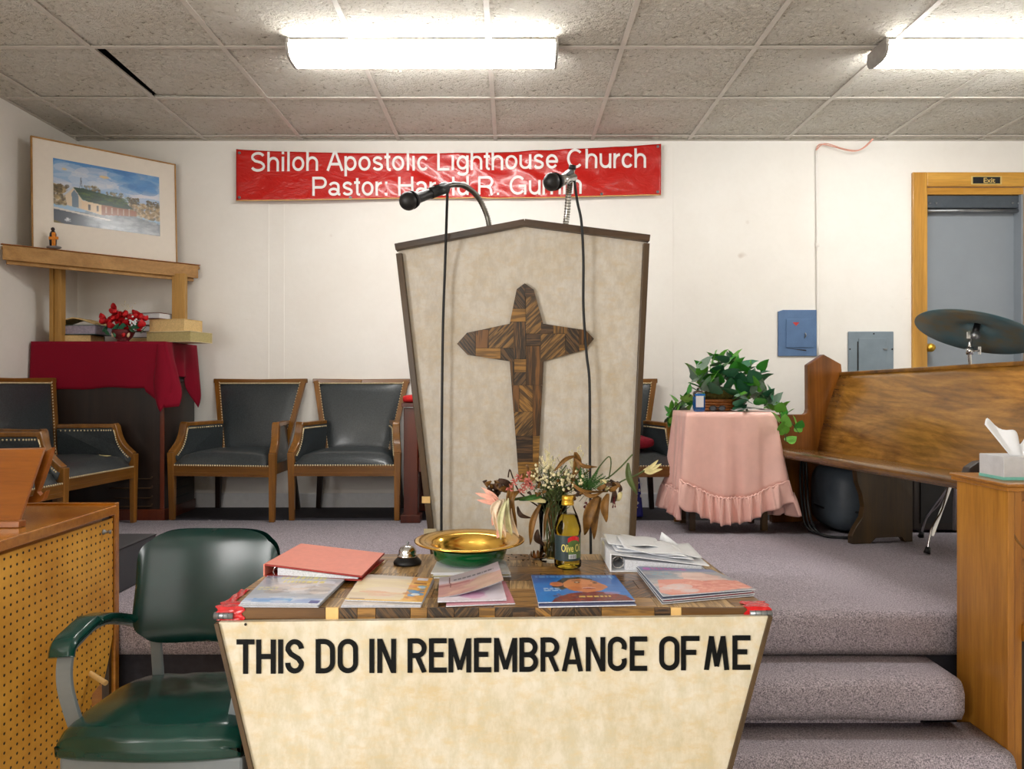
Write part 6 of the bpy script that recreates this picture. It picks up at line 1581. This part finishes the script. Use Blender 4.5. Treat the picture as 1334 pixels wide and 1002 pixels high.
# ---- blue magazine with a portrait
cv = Canvas(170, 110, (22,104,186))
cv.grad(1, 0, (26,92,176), (30,126,206)); cv.blobs(40, 0, 0, 1, 1, .03, .12, [(20,90,176),(34,130,206)], .4, 1.6, 3)
cv.text_rows(.04,.86,.98,.97,1,(110,170,226),.7,8,.9)
cv.poly([(.14,0),(.20,.14),(.38,.28),(.60,.34),(.80,.30),(.94,.18),(1,0)], (120,36,40)); cv.blobs(160, .2, 0, .95, .26, .006, .02, [(150,60,50),(90,30,36),(70,90,110),(170,90,60)], .7, 1.6, 5)
cv.poly([(.22,.62),(.36,.86),(.55,.92),(.70,.82),(.66,.66),(.40,.50),(.30,.40),(.2,.52)], (44,34,36)); cv.ell(.26,.62,.075,.09,(190,110,66))
cv.poly([(.34,.66),(.42,.80),(.56,.84),(.70,.74),(.80,.58),(.82,.50),(.72,.36),(.56,.30),(.42,.36),(.33,.52)], (202,122,72)); cv.ell(.60,.70,.12,.10,(216,138,86),.7); cv.ell(.74,.50,.06,.08,(190,106,62),.6); cv.ell(.44,.44,.08,.08,(176,98,58),.6)
cv.ell(.50,.68,.035,.03,(60,36,30)); cv.ell(.70,.66,.028,.028,(60,36,30)); cv.ell(.50,.685,.015,.015,(230,220,214)); cv.rect(.45,.735,.55,.755,(70,40,30)); cv.rect(.66,.715,.74,.732,(70,40,30)); cv.ell(.60,.46,.075,.03,(214,170,160)); cv.ell(.60,.44,.075,.02,(150,60,60)); cv.ell(.63,.56,.025,.022,(170,96,56))
cv.text_rows(.10,.36,.28,.50,3,(210,226,240),.9,2,.5); cv.text_rows(.45,.12,.78,.20,1,(220,190,90),.9,6,.7); cv.ell(.82,.28,.09,.05,(160,140,190),.7); cv.ell(.93,.9,.012,.08,(160,206,240),.6)
magazine('lower of the two magazines under the blue portrait cover', [(702,790),(829,787.5),(804,753),(695,752)], z0, .0042, plaincv((30,50,110), 4), None)
magazine('bright blue magazine with a smiling portrait on its cover', [(701,784.5),(827.5,782),(801,749),(692,749)], z0+.0047, .0038, cv, None)
# ---- olive oil bottle
ob_ = T(741, 744.6, ZT); ob_.y += .036; ob_.z = z0
t = thing('oil_bottle', 'glass bottle of golden olive oil with gold cap and dark label', 'bottle', tuple(ob_))
pr = [(0,.002),(.030,.002),(.0345,.006),(.035,.02),(.0325,.024),(.0325,.088),(.035,.094),(.0335,.108),(.027,.132),(.018,.152),(.0145,.160),(.0145,.166),(0,.166)]
m = MB(); m.lathe(pr, ob_, 40); m.build('glass', M['glass'], t)
m = MB(); m.lathe([(0,.0045),(.028,.0045),(.0325,.008),(.033,.02),(.0307,.024),(.0307,.088),(.033,.094),(.0315,.107),(.0262,.128),(.022,.138),(0,.138)], ob_, 40); m.build('oil', M['oilglass'], t)
m = MB(); m.lathe([(.0155,.162),(.0160,.164),(.0160,.170),(.0148,.171),(.0148,.174),(.0155,.175),(.0155,.183),(.014,.186),(0,.186)], ob_, 32); m.build('cap', M['gold_cap'], t)
def cyl(ang, z, r=.0340): a_ = R(ang); return Vector((ob_.x+r*math.sin(a_), ob_.y-r*math.cos(a_), ob_.z+z))
m = MB(); m.grid(lambda u, v: cyl(-112+212*u, .024+.064*v, .0332), 40, 4); lab = m.build('label', plain('bottle_label', (44,58,60), .4, var=.15, scale=30), t)
m = MB(); m.grid(lambda u, v: cyl(-2+70*u, .030+.05*v, .03335), 14, 3); m.build('olive_patch', plain('label_green', (84,108,52), .4, var=.3), lab)
m = MB(); m.grid(lambda u, v: cyl(-4+56*u, .071+.011*v+.006*math.sin(u*3.14), .0340), 14, 3); m.build('red_emblem', M['redtape'], lab)
place_text('lettering', 'Olive Oil', lambda u, y: cyl(-32+90*u, .048 + y/CAPH*.0185, .0345), M['gold_letter'], lab, .01)
m = MB(); m.grid(lambda u, v: cyl(0+34*u, .0305+.0105*v, .0341), 8, 2); bcd = m.build('barcode_plate', M['white_paper'], lab)
m = MB()
for k in range(9): m.grid(lambda u, v, k=k: cyl(2+3.4*k+(1.2+(k%3)*.6)*u, .0315+.0085*v, .0343), 1, 1)
tag(m.build('bars', M['black'], bcd), kind='stuff')
# ---- white binder heap
sfb, sft = Vector((.252,1.885,ZT)), Vector((.250,1.885,ZT+.046))
t = thing('ring_binder', 'white ring binder stuffed with loose papers at the right back of the table', 'binder', (.36, 2.0, ZT))
bx = lambda x0,x1,y0,y1,z0_,z1_,nm,mat,bv=.001: (lambda m: m.build(nm, mat, t, bevel=bv))(MB().box(x0,x1,y0,y1,z0_,z1_))
bx(.248,.49,1.885,2.085,z0,z0+.003,'back_cover',M['white_paper'])
bx(.246,.250,1.885,2.085,z0,ZT+.047,'spine',M['white_paper'])
m = MB(); A4 = [Vector((.249,1.885,ZT+.0465)), Vector((.497,1.89,ZT+.016)), Vector((.49,2.085,ZT+.020)), Vector((.249,2.085,ZT+.0465))]
m.hexa([q-Vector((0,0,.002)) for q in A4], A4); m.build('cover', M['white_paper'], t)
m = MB(); m.hexa([(.285,1.893,z0+.0035),(.478,1.893,z0+.0035),(.478,2.08,z0+.0035),(.285,2.08,z0+.0035)], [(.285,1.893,ZT+.030),(.478,1.893,ZT+.014),(.478,2.08,ZT+.016),(.285,2.08,ZT+.030)]); m.build('sheets', M['page_edge'], t)
for k in range(3):
    p = Vector((.268, 1.90+.08*k, ZT+.022)); m = MB(); m.tube([p+Vector((.015*math.cos(a_*.628), 0, .015*math.sin(a_*.628))) for a_ in range(11)], .0018, 6); m.build('ring', M['chrome'], t)
for k in range(5):
    x0_, y0_, x1_, y1_, zz_ = [(.262,1.90,.46,2.07,.051),(.27,1.91,.445,2.06,.0535),(.30,1.93,.49,2.09,.056),(.285,1.90,.43,2.04,.0585),(.25,1.95,.40,2.08,.0605)][k]
    lb = ['lowest loose sheet lying on the white binder','second loose sheet up on the white binder','middle loose sheet on the white binder, reaching furthest right','wavy loose sheet second from the top of the white binder','topmost loose sheet on the white binder'][k]
    pt = thing('paper_sheet', lb, 'paper', ((x0_+x1_)/2, (y0_+y1_)/2, ZT+zz_), 'loose sheets on the white binder')
    def shf(u, v, k=k, a=(x0_,y0_,x1_,y1_,zz_)):
        x = a[0]+(a[2]-a[0])*u; y = a[1]+(a[3]-a[1])*v; s = max(0, (x-.26))
        return Vector((x, y+.012*math.sin(u*4+k), ZT+a[4]-s*.115+.0035*math.sin(u*7+k*1.7)*math.sin(v*2+k)+.0015*math.sin(x*60+k)))
    m = MB(); m.grid(shf, 20, 10); m.build('sheet', M['white_paper'], pt, solid=.0005)
t = thing('folded_card', 'small white card standing up behind the binder papers', 'card', (.445, 2.09, ZT+.03))
m = MB(); a, b, c_ = P(859,704,2.09), P(862,693,2.09), P(900,722,2.03)
m.prism([a, b, c_, P(872,716,2.06)], (0,.0012,0)); m.build('sheet', M['white_paper'], t)
# ---- right stack
cols = [(60,60,72),(150,40,48),(70,84,110)]
for k, (dx, lb) in enumerate([(0,'bottom magazine of the fanned stack at the right'),(1,'second magazine up in the fanned stack at the right'),(-1,'third magazine up in the fanned stack at the right')]):
    magazine(lb, [(863+dx,786-2.6*k),(982+dx*2,775-2.6*k),(928+dx,746-2.2*k),(829.5+dx,743-2.0*k)], z0+.0040*k, .0038, plaincv(cols[k], k+11), 'magazines fanned at the right of the table', pagemat='page_edge')
cv = Canvas(140, 90, (150,150,160))
cv.blobs(120, 0, .3, 1, .9, .03, .12, [(140,146,160),(176,176,176),(120,130,150),(196,180,176)], .5, 1.8, 4)
cv.rect(0,.84,1,1,(120,130,170)); cv.ell(.1,.92,.05,.05,(190,80,180)); cv.text_rows(.17,.86,.62,.98,1,(190,90,150),.9,3,.9); cv.text_rows(.1,.66,.36,.8,2,(110,170,190),.7,6)
cv.poly([(.42,.52),(.5,.78),(.75,.80),(.88,.62),(.80,.46),(.55,.42)], (226,188,178)); cv.blobs(50, .45,.45,.85,.75,.03,.08,[(232,200,190),(206,160,150)],.5,1.6,6)
cv.poly([(0,.1),(.1,.5),(.45,.5),(.6,.42),(.85,.45),(1,.4),(1,.08),(.5,.0),(.1,.0)], (222,134,116)); cv.blobs(160, .35,.05,1,.42,.01,.03,[(240,180,160),(206,104,90),(232,150,130)],.6,1.5,7); cv.blobs(12,.05,.05,.35,.35,.04,.1,[(216,206,210),(226,180,170)],.6,1.5,8)
magazine('magazine with coral and grey cover topmost of the fanned stack at the right', [(864,776),(984.5,767),(927,742),(830,737.5)], z0+.0122, .0038, cv, 'magazines fanned at the right of the table')

# ================================================================== VASE OF WITHERED FLOWERS
YV = 2.015
vb = Vector(((720-CX)*YV/F, YV, z0))
fl_ = thing('flower_vase', 'clear glass vase of withered lilies and white filler behind the oil bottle', 'flowers', tuple(vb))
m = MB(); m.lathe([(0,0),(.034,0),(.036,.004),(.034,.06),(.040,.165),(.0385,.165),(.0325,.06),(.033,.012),(0,.010)], vb, 36); m.build('vase', M['glass'], fl_)
m = MB(); m.lathe([(0,.0105),(.0318,.0115),(.0312,.05),(0,.05)], vb, 30); m.build('cloudy_water', glass('stale_water', (224,196,120), .1, 1.33), fl_)
VP = lambda px, py, dy=0: P(px, py, YV+dy)
neck = vb+Vector((0,0,.165))
def twig(pts, r, mat, nm='stem', dys=None):
    m = MB(); m.tube(smooth_path([VP(a, b, (dys[i] if dys else 0)) for i, (a, b) in enumerate(pts)], 5), r, 6); return m.build(nm, M[mat], fl_)
rr = random.Random(77)
# stems in the vase and fan of filler
for k in range(22):
    x0_ = rr.uniform(-.018,.018); top_ = (rr.uniform(688,772), rr.uniform(604,640)); dy = rr.uniform(-.06,.04)
    m = MB(); m.tube(smooth_path([vb+Vector((x0_, rr.uniform(-.015,.015), .015)), neck+Vector((rr.uniform(-.02,.02), rr.uniform(-.015,.015), 0)), VP(*top_, dy)], 5), rr.uniform(.0012,.0026), 5); m.build('stem', M['stem'] if k % 3 else M['dryleaf'], fl_)
m = MB()
for k in range(560):
    x, y = (rr.gauss(722,17), rr.gauss(632,11)) if k < 260 else (max(708, min(738, rr.gauss(722,7))), rr.gauss(650,12)); a = VP(x, y, rr.uniform(-.05,.04)); b = a+Vector((rr.uniform(-.022,.022), rr.uniform(-.02,.02), rr.uniform(.004,.030))); m.tube([a, b], .0007, 4)
tag(m.build('filler_twigs', M['stem'], fl_), kind='stuff')
bud = None
for k in range(125):
    x = rr.choice([rr.gauss(704,8), rr.gauss(726,14), rr.gauss(742,9)]); y = rr.gauss(623,8) if x < 716 else rr.gauss(626,8)
    if x > 760: continue
    p = VP(x, y, rr.uniform(-.075,-.02)); s = rr.uniform(.5,1.0)
    if bud is None:
        m = MB(); m.ell(vb, .0052,.0052,.0045, nu=8, nv=6); o = m.build('bud', M['whitebud'], fl_); bud = o.data
    else: o = bpy.data.objects.new('bud', bud); C.objects.link(o); o.parent = fl_
    o.location = p-vb; o.scale = (s, s*.8, s*rr.uniform(.6,1.1)); o.rotation_euler = (rr.uniform(0,3), rr.uniform(0,3), 0)
m = MB()
for cx_, cy_ in ((715,592),(711,600),(752,590),(718,606),(746,600)):
    for k in range(16): p = VP(cx_+rr.gauss(0,4.5), cy_+rr.gauss(0,5), -.02); m.ell(p, .0022,.0022,.003, nu=5, nv=4); m.tube([p, VP(cx_, cy_+14, -.02)], .0006, 4)
tag(m.build('tiny_buds', M['whitebud'], fl_), kind='stuff')
# fern
for k in range(20):
    a = VP(762+rr.uniform(-8,8), 640, -.03); ang = rr.uniform(-1.1,1.1); L = rr.uniform(.05,.085); m = MB()
    tip = a+Vector((math.sin(ang)*L, rr.uniform(-.04,.02), math.cos(ang)*L)); m.tube([a, tip], .001, 4)
    dv = tip-a; sd = dv.cross(Vector((0,1,0))).normalized()
    for q in range(3, 14):
        c_ = a+dv*(q/14); w_ = .013*(1-q/16)
        for s in (-1, 1): m.add([c_, c_+sd*s*w_+dv*.10, c_+dv*.05], [(0,1,2)])
    m.build('fern_frond', M['fern'], fl_)
def lance(p, q, wd, mat, bend=.01, nm='leaf', fold=.25, face=Vector((0,-1,0))):
    p = Vector(p); q = Vector(q); d_ = q-p; sd = d_.cross(face).normalized(); L = d_.length
    def f(u, v):
        s = 2*u-1; w_ = wd*(math.sin(math.pi*min(1, (v*.92+.06)))**.75)*(1-.25*v)
        return p+d_*v + sd*s*w_/2 + face*(bend*math.sin(math.pi*v)+fold*w_*abs(s)) + sd*bend*.6*math.sin(v*4)
    m = MB(); m.grid(f, 6, 14); return m.build(nm, M[mat], fl_, solid=.0006)
pxm = YV/F
def hl(x0_,y0_,x1_,y1_,w_,mat='dryleaf',dy=-.06,bend=.012): lance(VP(x0_,y0_,dy), VP(x1_,y1_,dy), w_*pxm, mat, bend)
hl(667,628,670,690,12); hl(704,657,688,709,9); hl(779,646,759,696,16); hl(782,648,771,702,12,dy=-.05); hl(792,643,787,680,12); hl(674,660,690,677,7,'drydark'); hl(749.6,589,749.6,624,12,bend=-.01)
hl(750,594,720,612,6); hl(748,597,777,611,6); hl(818,603,827,645,9,'stem'); hl(676,640,664,656,9,'dryleaf'); hl(757,640,785,644,6,'dryleaf'); hl(744,628,776,643,5)
hl(721,648,706,702,5,'dryleaf',-.01); hl(700,690,707,712,10,'drydark',-.035)
twig([(712,665),(740,640),(785,626),(805,612),(824,592)], .0022, 'stem'); twig([(790,640),(810,627),(829,619),(840,613)], .0022, 'stem', dys=[-.03,-.03,-.02,0]); twig([(770,625),(781,608),(793,595),(796,604),(793,624)], .0018, 'stem')
twig([(713,668),(690,652),(676,640),(668,622),(664,612),(662,622)], .0022, 'drydark'); twig([(713,668),(700,651),(688,648),(674,650),(662,652)], .004, 'stem')
twig([(714,668),(735,650),(765,642),(792,640)], .003, 'dryleaf')
hl(706,647,676,651,8,'fern',-.04,.004); hl(712,654,684,650,7,'lilycream',-.03,.004)
# curled dried heads
def curl(cx_, cy_, n, spread, mats, s0=.018, dy=-.05):
    for k in range(n):
        c_ = VP(cx_+rr.gauss(0,spread), cy_+rr.gauss(0,spread*.8), dy+rr.uniform(-.02,.02)); a_ = rr.uniform(0,6.28); b_ = rr.uniform(-.8,.8); L = s0*rr.uniform(.7,1.3); tw = rr.uniform(1.5,3.5)
        ax = Vector((math.cos(a_), b_, math.sin(a_))).normalized(); sd = ax.cross(Vector((.3,-1,.2))).normalized(); n3_ = ax.cross(sd)
        def f(u, v):
            th = tw*v; w_ = L*.55*math.sin(math.pi*(.12+.8*v)); return c_ + ax*(L*math.sin(th)/tw*1.6) + n3_*(L*(1-math.cos(th))/tw*1.6) + sd*(u-.5)*w_
        m = MB(); m.grid(f, 4, 9); m.build('withered_petal', M[mats[k % len(mats)]], fl_, solid=.0005)
curl(649,636,20,7.5,['drydark','dryleaf','drydark'], .026); curl(700,634,6,6,['dryleaf','drydark'], .02); curl(735,622,10,9,['dryleaf','drydark','stem'], .018); curl(752,643,7,6,['dryleaf','drydark'], .018); curl(797,635,16,5,['dryleaf','drydark','lilycream','drydark'], .026); curl(765,657,5,4,['bookred'], .012)
curl(683,617,6,5,['coralflower','dryleaf'], .014)
for cx_, cy_ in ((670,628),(684,632),(664,636),(676,622),(688,627),(680,638),(692,633)):
    for k in range(5):
        a_ = k*1.2566+rr.random(); c_ = VP(cx_, cy_, -.065); lance(c_, c_+Vector((.012*math.cos(a_), -.004+.01*math.sin(k*3), .012*math.sin(a_))), .0045, 'coralflower', .004, 'petal')
for k in range(6):
    a = VP(799+rr.uniform(0,2), 647, -.05); b = VP(803+rr.uniform(-5,6), 656+rr.uniform(-4,5), -.06); m = MB(); m.tube([a, b], .0008, 4); m.ell(b, .002,.002,.003, nu=6, nv=4); m.build('stamen', M['bookred'], fl_)
# drooping pink lily at the left: trumpet plus spiky petals
def trump(u, v):
    a_ = u*2*math.pi; x = 654+1.5*v; y = 650+49*v; r_ = (.010+.012*v+.010*v**6*(1+.5*math.sin(a_*3)))*(1 if math.sin(a_) < 0 else .7)
    p = VP(x, y, -.07); return p+Vector((r_*math.cos(a_), r_*math.sin(a_)*.7, .010*math.sin(a_*3)*v**3))
M['palelily'] = plain('pale_lily', (230,210,186), .6, var=.15, scale=50); M['greenlily'] = plain('green_white_lily', (206,204,160), .6, var=.15, scale=50)
for (x0_,y0_,x1_,y1_,w_,mt_,dy_,bn_) in ((657,650,655,700,13,'palelily',-.07,.014),(655,650,645,692,12,'palelily',-.075,.012),(661,649,664,698,12,'greenlily',-.072,.012),(652,651,641,676,11,'palelily',-.08,.012),(659,652,650,703,8,'greenlily',-.09,.010),(664,652,673,700,9,'palelily',-.06,.012),(656,650,660,690,12,'palelily',-.06,.004)):
    lance(VP(x0_, y0_, dy_), VP(x1_, y1_, dy_), w_*pxm, mt_, bn_, 'lily_petal', .45)
m = MB(); m.tube(smooth_path([VP(668,640,-.06), VP(664,645,-.065), VP(659,652,-.07)], 4), [.003]*8+[.006], 8); m.build('lily_neck', M['greenlily'], fl_)
for (x0_,y0_,x1_,y1_,w_) in ((652,656,620,641,8),(650,660,622,650,7),(648,664,631,636,5),(652,664,640,684,9),(656,690,646,700,8),(650,652,628,634,4)): hl(x0_,y0_,x1_,y1_,w_,'lilypink',-.075,.006)
# lily hanging out to the right
twig([(829,619),(838,614),(846,611)], .0022, 'stem')
for (x1_,y1_) in ((862,605),(863,612),(858,600),(855,616)): lance(VP(838,613,0), VP(x1_,y1_,-.01), .012, 'lilycream', .004, 'petal')
# fallen dried flower on the table top
db = T(700, 728.5, ZT); t = thing('dried_blossom', 'crumpled dried blossom fallen on the table beside the vase', 'flower', (db.x, db.y, z0))
for k in range(9):
    a_ = k*.7; m = MB(); c_ = Vector((db.x, db.y, z0+.001)); ax = Vector((math.cos(a_), math.sin(a_), 0))
    m.grid(lambda u, v: c_ + ax*(.004+.014*math.sin(v*2)) + Vector((-ax.y, ax.x, 0))*(u-.5)*.010*math.sin(.3+v*2.4) + Vector((0,0,.001+.016*v*v+.003*u)), 3, 6); m.build('petal', M['dryleaf'] if k % 2 else M['wicker'], t, solid=.0005)
m = MB(); 
for k in range(14):
    p = T(rr.uniform(660,700), rr.uniform(722,735), ZT); m.box(p.x, p.x+.004, p.y, p.y+.003, z0-.0002, z0+.001)
tag(m.build('crumbs', M['drydark']), 'dry brown crumbs scattered near the back edge of the communion table', 'crumbs', kind='stuff')
